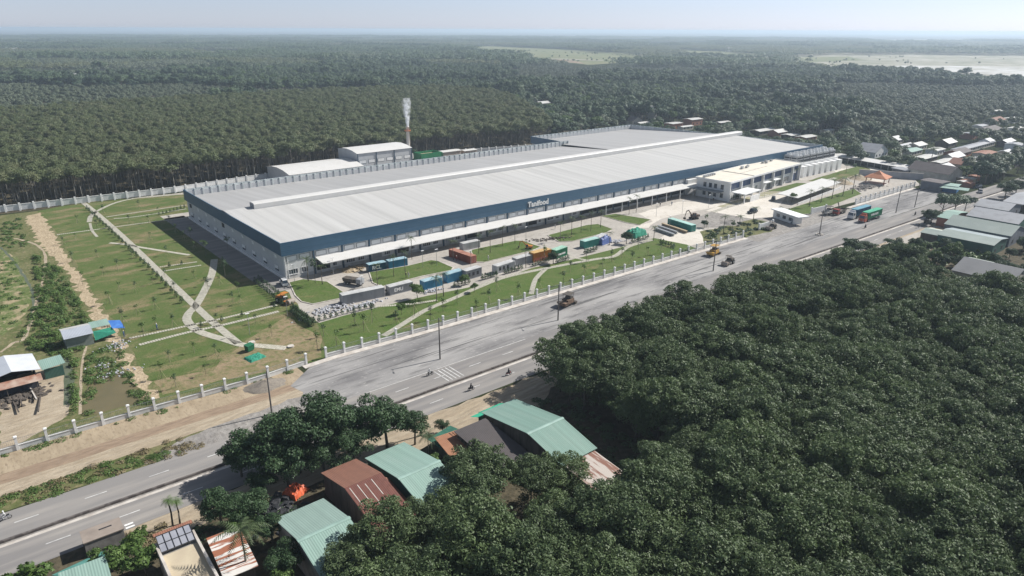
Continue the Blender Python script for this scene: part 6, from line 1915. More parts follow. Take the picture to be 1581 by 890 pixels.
MB().box(-.15,.2,-.1,16.9,3.5,4.3).box(4.8,5.15,-.1,16.9,3.5,4.1).build('parapet', M['kerb'], t)
c_ = MB().slab([(.25,14.7,4.0),(4.75,14.7,4.0),(4.75,17.3,5.0),(.25,17.3,5.0)],.06).build('canopy', plain('frosted canopy panes', (0.26,0.27,0.31), .3, (0.33,0.34,0.38), .8), t)
g = MB()
for k in range(6): g.tube((.25+k*.9,14.7,4.05),(.25+k*.9,17.3,5.05),.05,n=5)
for q in (0,.5,1.0): g.tube((.25,14.7+2.6*q,4.05+q),(4.75,14.7+2.6*q,4.05+q),.05,n=5)
g.build('canopy_frame', M['dark'], c_)
MB().slab([(0,17.3,5.05),(5.2,17.3,5.05),(5.2,17.85,5.2),(0,17.85,5.2)],.15).build('front_gutter', M['tin_rust'], c_)
t = thing('shed', 'low shed roofed with rust and white striped tin beside the beige roofed house', 'shed', (18.2, 82.0, 0), R(-4))
MB().slab([(0,0,2.4),(4.6,0,2.4),(4.6,9.2,3.0),(0,9.2,3.0)],.07).build('roof', sheet_metal('striped tin', (0.62,0.60,0.57), 'Y', .3, .7, (0.30,0.12,0.07), 1.0, stretch=(.12,1,1), dscale=.8, lo=.48, hi=.52), t)
MB().box(.3,4.2,.3,8.8,0,2.3).build('wall', M['wood'], t)
t = thing('kiosk', 'concrete roadside kiosk with flat beige roof and a dark slot', 'kiosk', (5.0, 101.6, 0), R(-1))
MB().box(.1,5.2,.1,3.1,0,2.5).build('wall', plain('grey kiosk wall', (0.28,0.27,0.25), .9, (0.18,0.17,0.16), 1), t)
MB().box(0,5.3,0,3.3,2.5,2.65).build('roof', plain('kiosk roof', (0.29,0.245,0.21), .9), t)
MB().box(2.3,4.0,1.8,2.1,2.652,2.67).build('slot', M['dark'], t)
MB().box(.02,.09,.4,1.8,0,2.1).build('door', M['dark'], t); MB().box(5.6,6.8,.9,1.3,1.6,1.8).box(5.6,6.8,2.0,2.4,1.4,1.6).build('side_board', M['white'], t)
t = thing('house', 'house with pale teal tin roof at the bottom left corner', 'house', (.6, 84.0, 0), R(-3))
MB().slab([(0,0,3.2),(5.6,0,3.2),(5.6,11.5,3.9),(0,11.5,3.9)],.07).build('roof', M['tin_teal'], t)
MB().box(.3,5.3,.3,11.1,0,3.1).build('wall', M['pale_dirty'], t)
MB().slab([(.2,11.8,3.0),(6.2,12.6,3.0),(5.8,14.6,2.6),(-.8,13.4,2.6)],.04).build('awning', plain('teal awning', (0.06,0.20,0.17), .6, (0.12,0.3,0.26), .8), t)
tarp(468, 765, 3.6, 3.2, 1.1, 'larger orange tarpaulin over goods beside the rusty roofed house', to, .5, seed=21)
tarp(418, 779, 2.0, 1.8, .8, 'smaller orange tarpaulin left of the larger one', to, 1.1, seed=22)

# houses right of the woodland -------------------------------------------
def corner_house(name, label, pts, zs, wall, roof, ridge=None, cap=None):
    """mono or twin slope roof laid over four world corners"""
    x0, y0 = pts[0]
    t = thing(name, label, 'house', (x0, y0, 0))
    P = [(p[0]-x0, p[1]-y0, z) for p, z in zip(pts, zs)]
    cx = sum(p[0] for p in P)/len(P); cy = sum(p[1] for p in P)/len(P)
    q = [(cx+(p[0]-cx)*.95, cy+(p[1]-cy)*.95, p[2]-.12) for p in P]
    n = len(q)
    MB().add([(a, b, 0) for a, b, _ in q] + q, [tuple(range(n-1, -1, -1)), tuple(range(n, 2*n))] + [(i, (i+1) % n, n+(i+1) % n, n+i) for i in range(n)]).build('wall', wall, t)
    MB().slab(P, .1).build('roof', roof, t)
    return t
M['tin_sage'] = sheet_metal('sage green roof', (0.23,0.275,0.255), 'X', .35, .6, (0.29,0.335,0.31), .7, depth=.02, dscale=.2)
M['tin_pgreen'] = sheet_metal('pale green roof', (0.40,0.455,0.40), 'X', .35, .6, (0.32,0.37,0.335), .7, depth=.02, dscale=.2)
M['wall_bg'] = plain('blue grey wall', (0.17,0.19,0.22), .85, (0.12,0.13,0.15), .4)
def twin(name, label, x0, x1, y0, y1, zl, zr_, xr_, wall, ra, rb):
    """ridge along y at xr_"""
    t = thing(name, label, 'house', (x0, y0, 0))
    L, W, xm = x1-x0, y1-y0, xr_-x0
    prof = [(.3,0),(.3,zl-.1),(xm,zr_-.12),(L-.3,zl-.1),(L-.3,0)]
    g = MB()
    g.add([(x, .3, z) for x, z in prof] + [(x, W-.3, z) for x, z in prof], [tuple(range(4,-1,-1)), tuple(range(5,10))] + [(i,(i+1)%5,5+(i+1)%5,5+i) for i in range(5)])
    g.build('wall', wall, t)
    MB().slab([(0,0,zl),(xm,0,zr_),(xm,W,zr_),(0,W,zl)],.1).build('roof', ra, t)
    MB().slab([(xm,0,zr_),(L,0,zl),(L,W,zl),(xm,W,zr_)],.1).build('roof', rb, t)
    for k in range(2): MB().box(L*(.2+.45*k), L*(.2+.45*k)+1.2, .22, .29, 1, 2.2).build('window', M['dark'], t)
    return t
twin('house', 'small green roofed shed nearest the excavator on the far roadside', 273.5, 283, 87.5, 94.5, 3.0, 3.9, 278, M['wood'], M['tin_sage'], M['tin_pgreen'])
twin('house', 'long sage green roofed house in front of the blue-grey gabled hall', 271, 285.5, 70, 88, 4.0, 5.0, 278, M['green_wall'], M['tin_sage'], sheet_metal('grey green roof', (0.30,0.35,0.36), 'X', .35, .5, (0.22,0.26,0.27), .7))
twin('house', 'blue-grey gabled hall with pale green roof', 288, 305, 70, 92, 4.2, 6.6, 296, M['wall_bg'], M['tin_sage'], M['tin_pgreen'])
twin('house', 'wide low pale teal roof beside the pink wall', 300, 318, 93.5, 99, 3.6, 4.8, 309, M['brick'], M['tin_teal'], M['tin_teal'])
twin('house', 'dark green walled house at the right edge behind the blue-grey hall', 310, 328, 74, 92, 4.0, 6.2, 319, M['green_wall'], M['tin_grey'], M['tin_pgreen'])
twin('house', 'grey roofed house at the right edge with a pale gable', 333, 350, 84, 97, 3.6, 5.4, 341, M['wall_bg'], M['tin_grey'], M['tin_pale'])
twin('house', 'long dark roofed hall at the right edge below the roadside trees', 352, 385, 78, 92, 3.4, 4.8, 368, M['wood'], M['tin_grey'], M['tin_grey'])
twin('house', 'grey hipped roof house deep in the woodland at the right edge', 224, 242, 51.5, 67, 6.2, 8.6, 233, M['cream'], sheet_metal('slate roof', (0.15,0.155,0.165), 'X', .4, .7, (0.11,0.115,0.125), .6), bpy.data.materials['slate roof'] if 'slate roof' in bpy.data.materials else M['tin_grey'])
twin('house', 'small pale green annex before the grey hipped roof', 243, 249, 63, 70, 4.4, 5.0, 246, M['cream'], M['tin_pgreen'], M['tin_pgreen'])
twin('house', 'low pink stall between the trees at the far roadside', 318.5, 323, 97, 100, 2.6, 2.9, 320.5, plain('pink wall', (0.5,0.32,0.33), .8), M['tin_pale'], M['tin_pale'])
# the roadside houses beyond the asphalt
def px_house(u0, v0, u1, v1, depth, h, rise, label, wall, roof, axis='x', over=.5):
    A, B = G(u0, v0), G(u1, v1); d = B - A
    t, L_, W_ = box_building('house', label, 'house', 0, d.length, 0, depth, h, wall, roof, rise, axis, over, 0)
    t.location = A; t.rotation_euler = (0, 0, math.atan2(d.y, d.x))
    return t
px_house(1400, 272, 1462, 283, 13, 4.4, 3.2, 'roadside house with big dark roof and pale gable above the blue-grey wall', M['cream'], M['tile_dark'])
px_house(1420, 291.5, 1451, 297, 8, 4.2, .2, 'blue-grey flat roofed building at the end of the wide asphalt', M['wall_bg'], M['tile_dark'])
t = px_house(1452, 296, 1476, 299, 7, 3.2, .2, 'bright blue shopfront with teal awning at the end of the asphalt', plain('bright blue wall', (0.04,0.16,0.36), .6), M['tin_teal'])
MB().slab([(-.5,-3.5,2.5),(11.5,-3.5,2.5),(11.5,.1,3.1),(-.5,.1,3.1)],.08).build('awning', M['tin_teal'], t)
px_house(1376, 268, 1400, 273, 8, 3.0, .2, 'low dark walled shed left of the roadside house with big dark roof', plain('dark wall', (0.07,0.075,0.09), .9), M['tin_grey'])
for i, (u, v) in enumerate(((1488, 289), (1494, 287), (1499, 284), (1505, 280), (1487, 283), (1497, 291))):
    px_house(u, v, u+7, v-1, 4, 2.3, .3, ('brown market stall nearest the blue shopfront', 'second brown market stall from the blue shopfront', 'market stall with pale cloth under the trees', 'market stall farthest up the road', 'market stall behind the brown ones', 'market stall standing closest to the carriageway')[i], M['brick'] if i % 2 else M['bare'], M['tin_rust'] if i % 2 else M['tin_pale'], over=.3)

# sheds among the scrub on the left ---------------------------------------
t = thing('shed', 'corrugated shed with two-pitch pale roof, blue tarpaulin and green netting in the scrub', 'shed', (15.2, 183.2, 0))
MB().box(.3,6.0,.3,5.6,0,3.2).build('wall', sheet_metal('grey green sheeting', (0.22,0.25,0.23), 'X', .25, .6), t)
MB().slab([(0,-.2,3.0),(6.2,-.2,3.0),(6.2,3.0,4.2),(0,3.0,4.2)],.07).build('roof', sheet_metal('bluish tin', (0.36,0.39,0.44), 'X', .3, .45), t)
MB().slab([(0,3.0,4.2),(6.2,3.0,4.2),(6.2,6.4,3.4),(0,6.4,3.4)],.07).build('roof', M['tin_pale'], t)
MB().slab([(6.3,2.4,3.3),(10.4,2.4,3.3),(10.4,6.2,3.6),(6.3,6.2,3.6)],.07).build('side_roof', M['tin_teal'], t)
MB().slab([(10.5,1.4,2.5),(13.2,1.0,2.0),(13.0,4.6,3.0),(10.5,5.4,3.3)],.04).build('blue_tarpaulin', plain('bright blue sheet', (0.04,0.13,0.42), .5, (0.07,0.2,0.5), 1), t)
MB().slab([(6.4,.6,.7),(11.0,.3,1.6),(10.6,2.2,2.6),(6.4,2.2,2.5)],.04).build('netting_screen', tg, t)
for x, y in ((10.2,2.6),(10.2,6.0),(13.0,4.4),(13.0,1.2)): MB().tube((x,y,0),(x,y,3.0),.06,n=5).build('post', M['wood'], t)
t = thing('shed', 'open fronted shed with white roof and rusty awning at the left edge', 'shed', (-4.0, 165.5, 0))
MB().box(.4,11.6,.5,.62,0,2.6).box(.4,.52,.7,10.4,0,3.2).box(11.5,11.62,.7,10.4,0,3.2).box(.6,11.4,10.3,10.42,0,3.4).build('wall', plain('dark boards', (0.055,0.06,0.075), .9, (0.03,0.03,0.04), 1), t)
MB().slab([(0,1.0,3.3),(7.6,1.0,4.9),(7.2,11.2,4.9),(0,11.2,3.3)],.08).build('roof', sheet_metal('white blue tin', (0.46,0.49,0.54), 'Y', .5, .4, (0.36,0.39,0.45), .6), t)
MB().slab([(7.6,1.0,4.9),(12.6,1.0,3.9),(12.3,11.2,3.9),(7.2,11.2,4.9)],.08).build('roof', sheet_metal('white tin', (0.58,0.60,0.63), 'Y', .5, .4, (0.46,0.48,0.53), .6), t)
MB().slab([(0,-1.6,2.5),(12.4,-1.6,2.5),(12.4,.9,3.1),(0,.9,3.1)],.06).build('awning', sheet_metal('rust stripe awning', (0.42,0.32,0.26), 'X', 1.3, .7, (0.26,0.12,0.08), .9, lo=.4, hi=.6), t)
MB().slab([(12.9,3.4,2.6),(17.4,4.0,2.8),(17.2,8.6,3.1),(12.7,8.4,3.0)],.06).build('side_roof', M['tin_teal'], t)
MB().box(13.2,16.8,3.9,4.02,0,2.4).build('side_wall', M['green_wall'], t)
for x in (1, 6, 11.2): MB().tube((x,-1.4,0),(x,-1.4,2.5),.07,n=5).build('post', M['wood'], t)
for i, (a, b_, c_, d_) in enumerate(((28, 604, 35, 630), (42, 592, 58, 622), (63, 612, 60, 640), (20, 620, 30, 640))):
    A, B = G(a, b_), G(c_, d_); d = B - A
    o = MB().box(0, d.length, -.12, .12, .05, .3).build('timber_beam', M['kerb'] if i == 1 else M['wood']); o.location = A; o.rotation_euler = (0, R(-3), math.atan2(d.y, d.x))
    tag(o, ('dark timber lying left on the sandy shed yard', 'long pale timber leaning on the sandy shed yard', 'short dark timber near the muddy bank', 'dark timber lowest on the shed yard')[i], 'timber')

# ------------------------------------------------------------------ planting
# coconut palms
def palm_meshes(i, frond_n=15, frond_l=3.0, h=6.5, mat='leaf_palm', leaf_w=.5):
    r_ = random.Random(900 + i)
    mk = MB()
    for k in range(frond_n):
        a = k * 2.399 + r_.uniform(-.2, .2)
        up = r_.uniform(-.1, 1.1)
        L = frond_l * r_.uniform(.8, 1.1)
        p = Vector((0, 0, h)); d = Vector((math.cos(a), math.sin(a), up)).normalized()
        n = 7; s = Vector((-math.sin(a), math.cos(a), 0))
        pts = []
        for j in range(n + 1):
            pts.append(p.copy()); p = p + d * (L / n); d = (d + Vector((0, 0, -.22))).normalized()
        for j in range(n):
            w = leaf_w * (1 - (j / n) ** 2) * (1 if j else .5)
            for sd in (-1, 1):
                for q in (0, .5):
                    a0 = pts[j] + (pts[j+1] - pts[j]) * q; a1 = a0 + (pts[j+1] - pts[j]) * .3
                    tip = a0 + s * sd * w + Vector((0, 0, -.35 * w)) + (pts[j+1] - pts[j]) * .8
                    mk.add([a0, a1, tip], [(0, 1, 2)])
    fr = mk.mesh('crown', M[mat])
    at = fr.attributes.new('tone', 'FLOAT', 'FACE')
    at.data.foreach_set('value', np.random.default_rng(i).random(len(fr.polygons)).astype(np.float32))
    tk_ = MB().tube((0,0,-.05),(.12,.05,h*.5),.15,.12,7).tube((.12,.05,h*.5),(0,0,h),.12,.09,7).mesh('trunk', M['bark'], True)
    return fr, tk_
TREES['palm'] = [palm_meshes(i) for i in range(3)]
TREES['coco'] = [palm_meshes(10 + i, 20, 4.0, 6.0, 'leaf_palm', .8) for i in range(2)]
TREES['papaya'] = [palm_meshes(20, 11, 1.3, 4.2, 'leaf_fresh', .55)]
def sapling(i):
    r_ = random.Random(600 + i)
    lobes = [(r_.uniform(-.25,.25), r_.uniform(-.25,.25), r_.uniform(1.9, 3.0), .45, .5) for _ in range(5)]
    tk_ = MB().tube((0,0,-.02),(0,0,2.6),.04,.02,5).mesh('trunk', M['bark'])
    cr = leaf_mesh('crown', M['leaf_fresh'] if i % 2 else M['leaf_deep'], lobes, 90, .13, 610 + i, fill=.5)
    return cr, tk_
variant_set('sapling', 4, sapling)
stake_m = MB().tube((.9,0,0),(.03,0,1.7),.025,n=4).tube((-.45,.78,0),(-.02,.03,1.7),.025,n=4).tube((-.45,-.78,0),(-.02,-.03,1.7),.025,n=4).mesh('stakes', plain('bamboo stakes', (0.40,0.36,0.22), .8))
r = random.Random(88)
sap = [(150,352),(120,345),(98,378),(118,372),(112,405),(128,440),(150,398),(160,425),(182,418),(185,450),(210,452),(212,486),(240,478),(242,508),(270,452),(236,440),(205,400),(170,470),(190,500),(222,520),(258,395),(232,372),(200,345),(245,330),(215,322),(340,440),(322,452),(368,452),(360,470),(318,442),(345,412),(300,385),(285,370),(272,360),(268,505),(300,545),(262,560),(250,585),(335,500),(372,470),(395,500),(420,520),(333,548),(318,580),(272,600),(340,560),(300,340),(262,345),(255,430),(300,430),(160,330),(230,345)]
sap2 = [(500,520),(520,535),(548,505),(562,512),(575,498),(490,540),(665,495),(684,482),(706,470),(735,487),(755,470),(800,460),(767,450),(833,447),(870,440),(902,430),(880,420),(930,415),(944,405),(960,398),(975,410),(1000,396),(985,385),(1020,392),(905,405),(840,405),(612,500),(640,488),(1038,398),(1090,352),(1130,360)]
sap0 = None
for k, (u, v) in enumerate(sap + sap2):
    p = G(u, v)
    big = k >= len(sap)
    t = add_tree('sapling', p.x, p.y, 'staked young tree on the front garden lawn' if big else 'staked young tree on the wide lawn left of the factory', 'young trees on the front garden lawn' if big else 'young trees on the lawn left of the factory', 'sapling', sc=r.uniform(.8, 1.2) * (1.45 if big else 1.1), r=r, vi=k % 4)
    place(stake_m, 'stakes', t)
# clipped cone shrubs in rows
def cone_shrub(i, h=1.5, rr=.42):
    r_ = np.random.default_rng(50 + i); lobes = [(0, 0, h*.30, rr, h*.3), (0, 0, h*.6, rr*.7, h*.28), (0, 0, h*.85, rr*.35, h*.2)]
    return leaf_mesh('crown', M['leaf_deep'], lobes, 170, .1, 60 + i, fill=.15), MB().tube((0,0,0),(0,0,.5),.05,n=5).mesh('trunk', M['bark'])
variant_set('cone', 3, cone_shrub)
def cone_row(pts, n, label, group, sc=1.0, name='cone_shrub'):
    P = [G(*q) for q in pts]
    seg = [(P[i+1]-P[i]).length for i in range(len(P)-1)]; T = sum(seg)
    for k in range(n):
        s_ = T * k / max(1, n-1); i = 0
        while i < len(seg)-1 and s_ > seg[i]: s_ -= seg[i]; i += 1
        p = P[i] + (P[i+1]-P[i]) * min(1, s_/seg[i])
        cr, tr = TREES['cone'][k % 3]
        t = thing(name, label, 'shrub', (p.x, p.y, 0), r.uniform(0, 6), group)
        q = sc * r.uniform(.88, 1.12); t.scale = (q, q, q)
        place(cr, 'foliage', t); place(tr, 'stem', t)
cone_row([(135, 325), (183, 370), (238, 424), (281, 468)], 27, 'small clipped shrub in the row along the long straight garden path', 'clipped shrubs along the straight garden path', 1.45)
cone_row([(394, 437), (412, 452), (436, 472)], 13, 'clipped shrub in the double row between lawn and factory corner', 'clipped shrubs by the factory corner', 1.25)
cone_row([(400, 434), (420, 448), (443, 468)], 11, 'clipped shrub in the inner row by the factory corner drive', 'clipped shrubs in the inner corner row', 1.2)
cone_row([(452, 479), (468, 492), (485, 503)], 14, 'dense dark shrub in the thick hedge below the road roller', 'shrubs of the thick hedge below the road roller', 1.55)
cone_row([(450, 484), (464, 496), (479, 505)], 12, 'dense dark shrub in the outer line of the hedge below the road roller', 'shrubs of the outer hedge line below the road roller', 1.4)
cone_row([(493, 497), (530, 486), (573, 476)], 10, 'clipped cone shrub in front of the white sacks', 'cone shrubs before the sack litter', 1.15)
for a, b_, n, lab in (((702, 444), (724, 439), 5, 'the bright blue site container'), ((745, 433), (766, 427), 6, 'the small pale tank'), ((780, 424), (805, 417), 6, 'the white site cabin'), ((823, 412), (846, 405), 7, 'the orange container'), ((860, 407), (877, 402), 5, 'the green container'), ((903, 393), (920, 388), 5, 'the teal container'), ((976, 376), (1000, 369), 7, 'the green netting'), ((1020, 377), (1040, 383), 6, 'the pale yard corner'), ((1049, 394), (1062, 392), 4, 'the fence at the end of the garden')):
    cone_row([a, b_], n, 'tall clipped cone shrub standing in front of ' + lab, 'cone shrubs in front of ' + lab, 1.35)
cone_row([(1128, 309), (1147, 305)], 6, 'cone shrub in the planter of the office porch', 'cone shrubs by the office porch', 1.5)
cone_row([(246, 333), (285, 322)], 8, 'clipped shrub in the short row by the rear corner of the factory', 'clipped shrubs by the rear factory corner', 1.1)
for a, b_ in (((262, 413), (262, 413)), ((281, 409), (281, 409)), ((343, 497), (343, 497)), ((374, 489), (374, 489)), ((311, 506), (311, 506)), ((424, 476), (424, 476))):
    cone_row([a, (b_[0]+1, b_[1])], 1, 'single clipped shrub standing on the narrow cross path', 'single shrubs on the cross paths', 1.1)
# palms and small trees of the yard
for k, (u, v, kd, s_, lab) in enumerate(((476, 435, 'palm', .8, 'left palm of the three at the factory corner'), (487, 438, 'sapling', 2.2, 'round topped tree between the palms at the factory corner'), (498, 440, 'palm', .75, 'right palm of the three at the factory corner'),
    (674, 466, 'palm', .8, 'left palm in front of the half hidden blue container'), (685, 458, 'palm', .8, 'right palm in front of the half hidden blue container'), (645, 462, 'fresh', .85, 'dark leafy tree in the hedge left of the palms'), (620, 486, 'fresh', .65, 'round dark tree in the hedge right of the sack litter'), (717, 441, 'fresh', .6, 'small dark tree between the blue and grey containers'), (812, 414, 'palm', .7, 'palm in front of the plain grey container'), (854, 408, 'deep', .62, 'dark upright tree between the orange and green containers'), (967, 377, 'deep', .62, 'left dark tree by the green netting'), (1009, 372, 'palm', .7, 'palm with drooping fronds right of the green netting'), (941, 379, 'palm', .6, 'small palm before the blue tarpaulin'),
    (732, 452, 'fresh', .5, 'low round tree before the grey site cabin'), (1117, 360, 'palm', .75, 'palm left in the plant bed by the fence'), (1141, 350, 'coco', .62, 'bushy palm in the middle of the plant bed'), (1163, 344, 'palm', .8, 'palm right in the plant bed'), (1102, 372, 'fresh', .55, 'round bush at the fence end of the plant bed'), (1087, 352, 'deep', .5, 'dark bush left in the plant bed'),
    (1249, 320, 'palm', .85, 'first palm from the left along the parking shelter lawn'), (1267, 314, 'palm', .85, 'second palm along the parking shelter lawn'), (1284, 308, 'palm', .95, 'third palm along the parking shelter lawn'), (1301, 303, 'palm', 1.0, 'fourth palm along the parking shelter lawn'), (1316, 300, 'palm', 1.1, 'tallest palm at the end of the parking shelter lawn'), (1222, 313, 'fresh', .8, 'round tree at the corner of the parking shelter'), (1204, 330, 'fresh', .6, 'bright green bush beside the gatehouse'), (1216, 331, 'fresh', .5, 'lower bright green bush beside the gatehouse'),
    (1227, 280, 'palm', .8, 'palm before the end of the office'), (1306, 268, 'palm', .6, 'small palm on the far pale yard'), (1385, 262, 'coco', 1.0, 'coconut palm at the end of the long cycle shelter'), (1437, 253, 'coco', 1.45, 'big coconut palm with spreading crown behind the roadside houses'), (1396, 240, 'coco', .9, 'coconut palm beyond the long cycle shelter'), (1283, 237, 'coco', .9, 'coconut palm behind the cooling towers'), (1270, 228, 'mid', .7, 'rounded tree behind the cooling towers'),
    (295, 372, 'sapling', 1.7, 'young tree in the factory shadow, upper'), (318, 395, 'sapling', 1.9, 'bushy young tree in the factory shadow, middle'), (348, 428, 'sapling', 1.9, 'tall young tree in the factory shadow, lower'), (352, 385, 'sapling', 1.6, 'young tree against the shaded factory wall'))):
    p = G(u, v); add_tree(kd, p.x, p.y, lab, None, {'palm': 'palm_tree', 'coco': 'coconut_palm'}.get(kd, 'small_tree'), sc=s_ * (1.22 if v < 480 and kd in ('palm', 'fresh') else 1), r=r)
for k, (u, v) in enumerate(SLIM):
    p = G(u, v); add_tree('palm', p.x, p.y, 'slim young palm on the inner lawns along the factory front', 'slim young palms along the factory front', 'palm_tree', sc=(r.uniform(.62, .8), r.uniform(.62, .8), r.uniform(.95, 1.15)), r=r)
# trees round the foreground houses
for k, (x, y, kd, s_, lab) in enumerate((
    (32.6, 105.2, 'deep', 1.5, 'leftmost crown of the big roadside tree clump'), (37.5, 102.0, 'deep', 1.6, 'front crown of the big roadside tree clump'), (38.2, 106.5, 'deep', 1.5, 'back crown at the left of the big roadside tree clump'), (43.0, 103.2, 'deep', 1.75, 'tallest crown in the middle of the big roadside tree clump'), (48.2, 101.0, 'deep', 1.6, 'crown with visible branches in the big roadside tree clump'), (53.2, 99.2, 'deep', 1.3, 'right crown of the big roadside tree clump'), (34.5, 99.6, 'deep', 1.15, 'low front crown at the left of the big roadside clump'), (40.5, 98.6, 'deep', 1.1, 'low front crown in the middle of the big roadside clump'), (45.6, 97.6, 'deep', 1.1, 'low front crown at the right of the big roadside clump'), (29.4, 107.2, 'deep', 1.0, 'lowest outer crown at the far left of the big roadside clump'), (57.6, 96.8, 'deep', .95, 'small dark tree at the right end of the big roadside clump'),
    (22.5, 96.6, 'deep', .95, 'dark bushy tree right of the beige roofed house'), (25.8, 93.6, 'deep', .9, 'lower dark tree beside the black plastic heap'), (23.6, 91.8, 'fresh', 1.1, 'green tree behind the rust striped shed'), (27.0, 88.0, 'deep', .8, 'small tree against the mint green roof'), (30.2, 99.5, 'deep', .7, 'low tree in the shadow of the big roadside clump'),
    (10.4, 97.4, 'fresh', 1.0, 'bright green bush left of the beige roofed house'), (8.2, 94.6, 'fresh', 1.05, 'bright green bush in front of the kiosk'), (10.8, 92.5, 'fresh', 1.2, 'bright green bush below the kiosk'), (5.4, 97.8, 'fresh', .7, 'green bush between the teal roof and the kiosk'), (12.2, 100.6, 'fresh', .5, 'small bush right of the kiosk'),
    (-2.6, 97.6, 'fresh', 1.35, 'feathery green tree at the bottom left corner'), (-4.4, 94.0, 'fresh', 1.3, 'second feathery tree at the bottom left corner'),
    (21.6, 83.6, 'coco', 1.15, 'coconut palm over the rust striped shed'), (25.8, 79.5, 'deep', .8, 'dark tree below the coconut palm'), (24.2, 76.0, 'fresh', .95, 'green tree at the bottom edge beside the coconut palm'),
    (16.6, 101.3, 'papaya', 1.0, 'left papaya tree at the roadside before the beige roofed house'), (17.6, 101.0, 'papaya', .95, 'right papaya tree at the roadside before the beige roofed house'),
    (57.6, 92.2, 'coco', .62, 'ragged palm between the turquoise roof and the rusty hut'), (56.0, 88.4, 'fresh', .7, 'yellowish bush beside the turquoise roof'), (63.8, 96.8, 'deep', .42, 'small dark tree in the shade net yard'),
    (31.0, 70.6, 'broad', .8, 'sparse tall tree standing before the mint green roof'), (36.8, 71.4, 'broad', .95, 'broad tree between the mint green and the rusty roofs'), (41.6, 70.4, 'broad', .95, 'broad tree below the rusty brown roof'), (46.2, 68.6, 'broad', .95, 'broad tree below the turquoise roof, left'), (51.6, 71.0, 'broad', 1.0, 'broad tree below the turquoise roof, right'), (55.6, 75.6, 'broad', 1.0, 'broad tree right of the turquoise roof'), (57.2, 74.6, 'broad', .92, 'tall broad tree between the turquoise and dark grey roofs'), (61.6, 68.8, 'broad', .85, 'broad tree below the dark grey roof'), (66.5, 67.0, 'broad', .85, 'broad tree left of the rust streaked lean-to'), (31.0, 65.0, 'fresh', 1.5, 'bright green tree at the bottom edge'),
    (205, 99.4, 'deep', .55, 'low tree on the verge left of the tall dark verge tree'), (232, 99.5, 'deep', 1.15, 'tall dark tree standing out on the verge above the woodland'), (239, 97.6, 'deep', .85, 'dark tree beside the tall verge tree'), (246, 92, 'deep', .9, 'dark tree on the woodland edge below the paved verge'), (255, 88, 'deep', .9, 'dark tree on the woodland edge near the green roofs'),
    (300, 101.5, 'deep', .95, 'bushy tree beside the small excavator'), (306, 100.5, 'deep', .7, 'small tree right of the small excavator'), (318, 103.2, 'mid', .95, 'big spreading tree at the median end near the pink stall'), (327, 101.5, 'mid', .9, 'big spreading tree next to the median end'), (336, 100.5, 'mid', .7, 'lower tree right of the big spreading one'),
    (376, 97.5, 'deep', 1.2, 'dark hedge-like tree by the road near the right edge'), (386, 96.5, 'deep', 1.2, 'second dark hedge-like tree by the road near the right edge'), (396, 95.0, 'deep', 1.25, 'third dark hedge-like tree by the road near the right edge'))):
    add_tree(kd, x, y, lab, None, {'coco': 'coconut_palm', 'papaya': 'papaya_tree'}.get(kd, 'tree'), sc=s_, r=r)
# roadside trees beyond the stalls, right
for k, (u, v, s_) in enumerate(((1512, 282, 1.0), (1520, 286, 1.1), (1530, 281, 1.15), (1540, 277, 1.1), (1548, 272, 1.0), (1525, 272, 1.1), (1538, 266, 1.0), (1510, 270, .9), (1552, 262, .9))):
    p = G(u, v); add_tree('mid', p.x, p.y, 'rounded roadside tree in the dense group beyond the market stalls', 'roadside trees beyond the market stalls', 'roadside_tree', sc=s_, r=r)
for k in range(230):
    x_, y_ = r.uniform(206, 345), r.uniform(38, 95)
    if y_ < np.interp(x_, [206, 212, 230, 262, 345], [48, 48, 44, 44, 38]) or y_ > np.interp(x_, [206, 240, 268, 345], [93, 94, 86, 74]): continue
    if any(a < x_ < b and c < y_ < d for a, b, c, d in ((268, 336, 66, 100), (221, 252, 49, 72))): continue
    add_tree('fresh' if k % 2 else 'deep', x_, y_, 'low shrubby tree between the woodland and the green roofed houses', 'shrubby trees by the green roofed houses', 'shrubby_tree', sc=r.uniform(.7, 1.05) if k % 2 else r.uniform(.5, .75), r=r)

# undergrowth: leafy ground cover in the scrub, on the verges and in the plant bed
def cover(name, label, poly, n, hmax, size, mat, seed):
    rr = np.random.default_rng(seed)
    P = np.array(poly); lo, hi = P.min(0), P.max(0)
    pts = []
    rs_ = random.Random(seed)
    cl = []
    while len(cl) < max(3, n // 60):
        q = (rs_.uniform(lo[0], hi[0]), rs_.uniform(lo[1], hi[1]))
        if inside(q, poly): cl.append((q[0], q[1], rs_.uniform(.35, 1.2), rs_.uniform(.25, 1) * hmax))
    lobes = [(x, y, z * .35, w, z * .65) for x, y, w, z in cl]
    me = leaf_mesh(name, mat, lobes, n, size, seed, up=.9, fill=.2)
    o = place(me, name); o['kind'] = 'stuff'; o['label'] = label
    return o
cover('undergrowth', 'lush green scrub between the ditch and the dirt strip', gp((52, 395), (95, 420), (135, 490), (140, 520), (120, 560), (118, 640), (112, 640), (108, 560), (60, 545), (20, 530), (45, 500), (55, 450)), 26000, 1.5, .22, M['leaf_fresh'], 301)
cover('undergrowth', 'scattered weeds at the far left above the bare bank', gp((0, 345), (30, 338), (45, 380), (20, 385), (0, 380)), 4000, .8, .25, M['leaf_fresh'], 302)
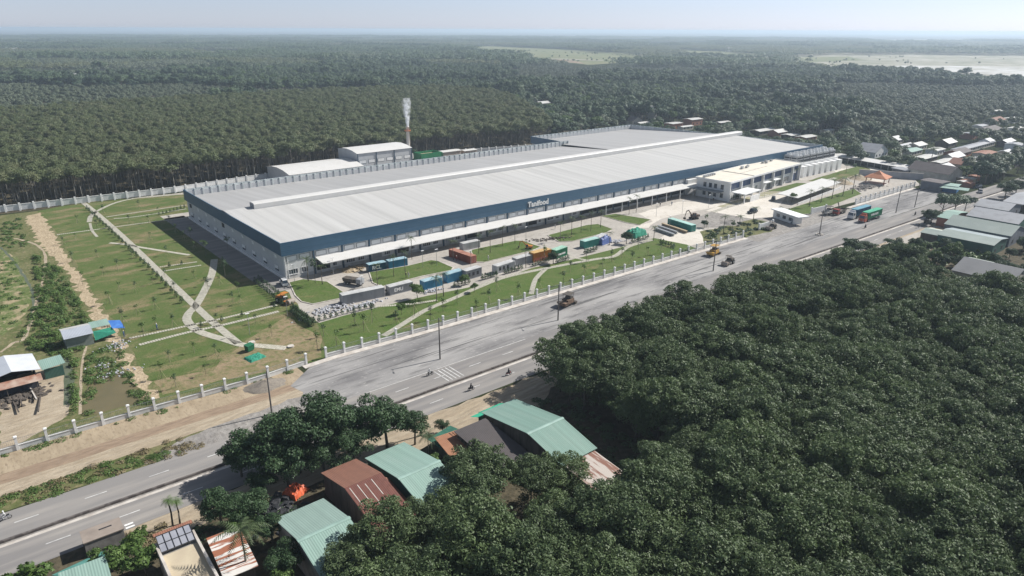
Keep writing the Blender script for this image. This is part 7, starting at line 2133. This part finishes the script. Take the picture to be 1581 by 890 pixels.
cover('undergrowth', 'patchy weeds on the sandy bank at the far left', gp((0, 395), (20, 405), (44, 445), (44, 475), (20, 510), (0, 515)), 2600, .5, .2, M['leaf_fresh'], 313)
cover('undergrowth', 'weeds round the littered pond', gp((140, 545), (185, 530), (215, 590), (235, 625), (215, 632), (190, 585), (150, 600), (138, 640), (128, 640), (130, 570)), 7000, .8, .18, M['leaf_fresh'], 303)
cover('undergrowth', 'grass tufts along the foot of the boundary fence', [(x, yfen(x) - .3) for x in (-20, 10, 30, 52)] + [(x, yfen(x) - 1.6) for x in (52, 30, 10, -20)], 2600, .35, .14, M['leaf_fresh'], 304)
cover('undergrowth', 'green and dry weeds on the verge above the carriageway', [(x, 126.2) for x in (-30, 0, 14)] + [(x, ymed(x) + 8.2) for x in (26, 10, -5, -30)], 7000, .6, .16, M['leaf_fresh'], 305)
cover('undergrowth', 'dry weeds on the verge above the carriageway', [(x, 126.6) for x in (-30, 0, 24)] + [(x, ymed(x) + 8.0) for x in (30, 10, -5, -30)], 4000, .5, .16, M['leaf_dry'], 306)
cover('undergrowth', 'low planting in the bed behind the fence near the gatehouse', gp((1085, 358), (1120, 350), (1165, 338), (1192, 352), (1150, 366), (1090, 380)), 3500, 1.1, .3, M['leaf_deep'], 307)
cover('undergrowth', 'dry brush between the kiosk and the beige roofed house', [(10, 103), (16, 102.3), (15.5, 96.5), (11.5, 97)], 1600, .8, .2, M['leaf_dry'], 308)
cover('undergrowth', 'dark undergrowth of the shady gap beside the long green roof', [(78.8, 62), (90, 62), (92, 88), (86, 95), (80, 92)], 6000, .9, .25, M['leaf_dark'], 309)
cover('undergrowth', 'bushy growth on the woodland edge by the far verge', [(236, 95), (262, 92), (275, 86), (268, 68), (246, 74)], 9000, 2.6, .45, M['leaf_fresh'], 310)
cover('undergrowth', 'low weeds under the village trees beyond the roadside houses', [(402, 125), (470, 130), (640, 200), (640, 340), (420, 330), (400, 210)], 16000, 1.6, .7, M['leaf_far'], 311)
cover('undergrowth', 'shrubs round the front houses', [(18, 100), (30, 100.5), (36, 96.5), (33, 90), (28, 89.5), (24, 94), (18, 94)], 2600, .7, .2, M['leaf_deep'], 312)
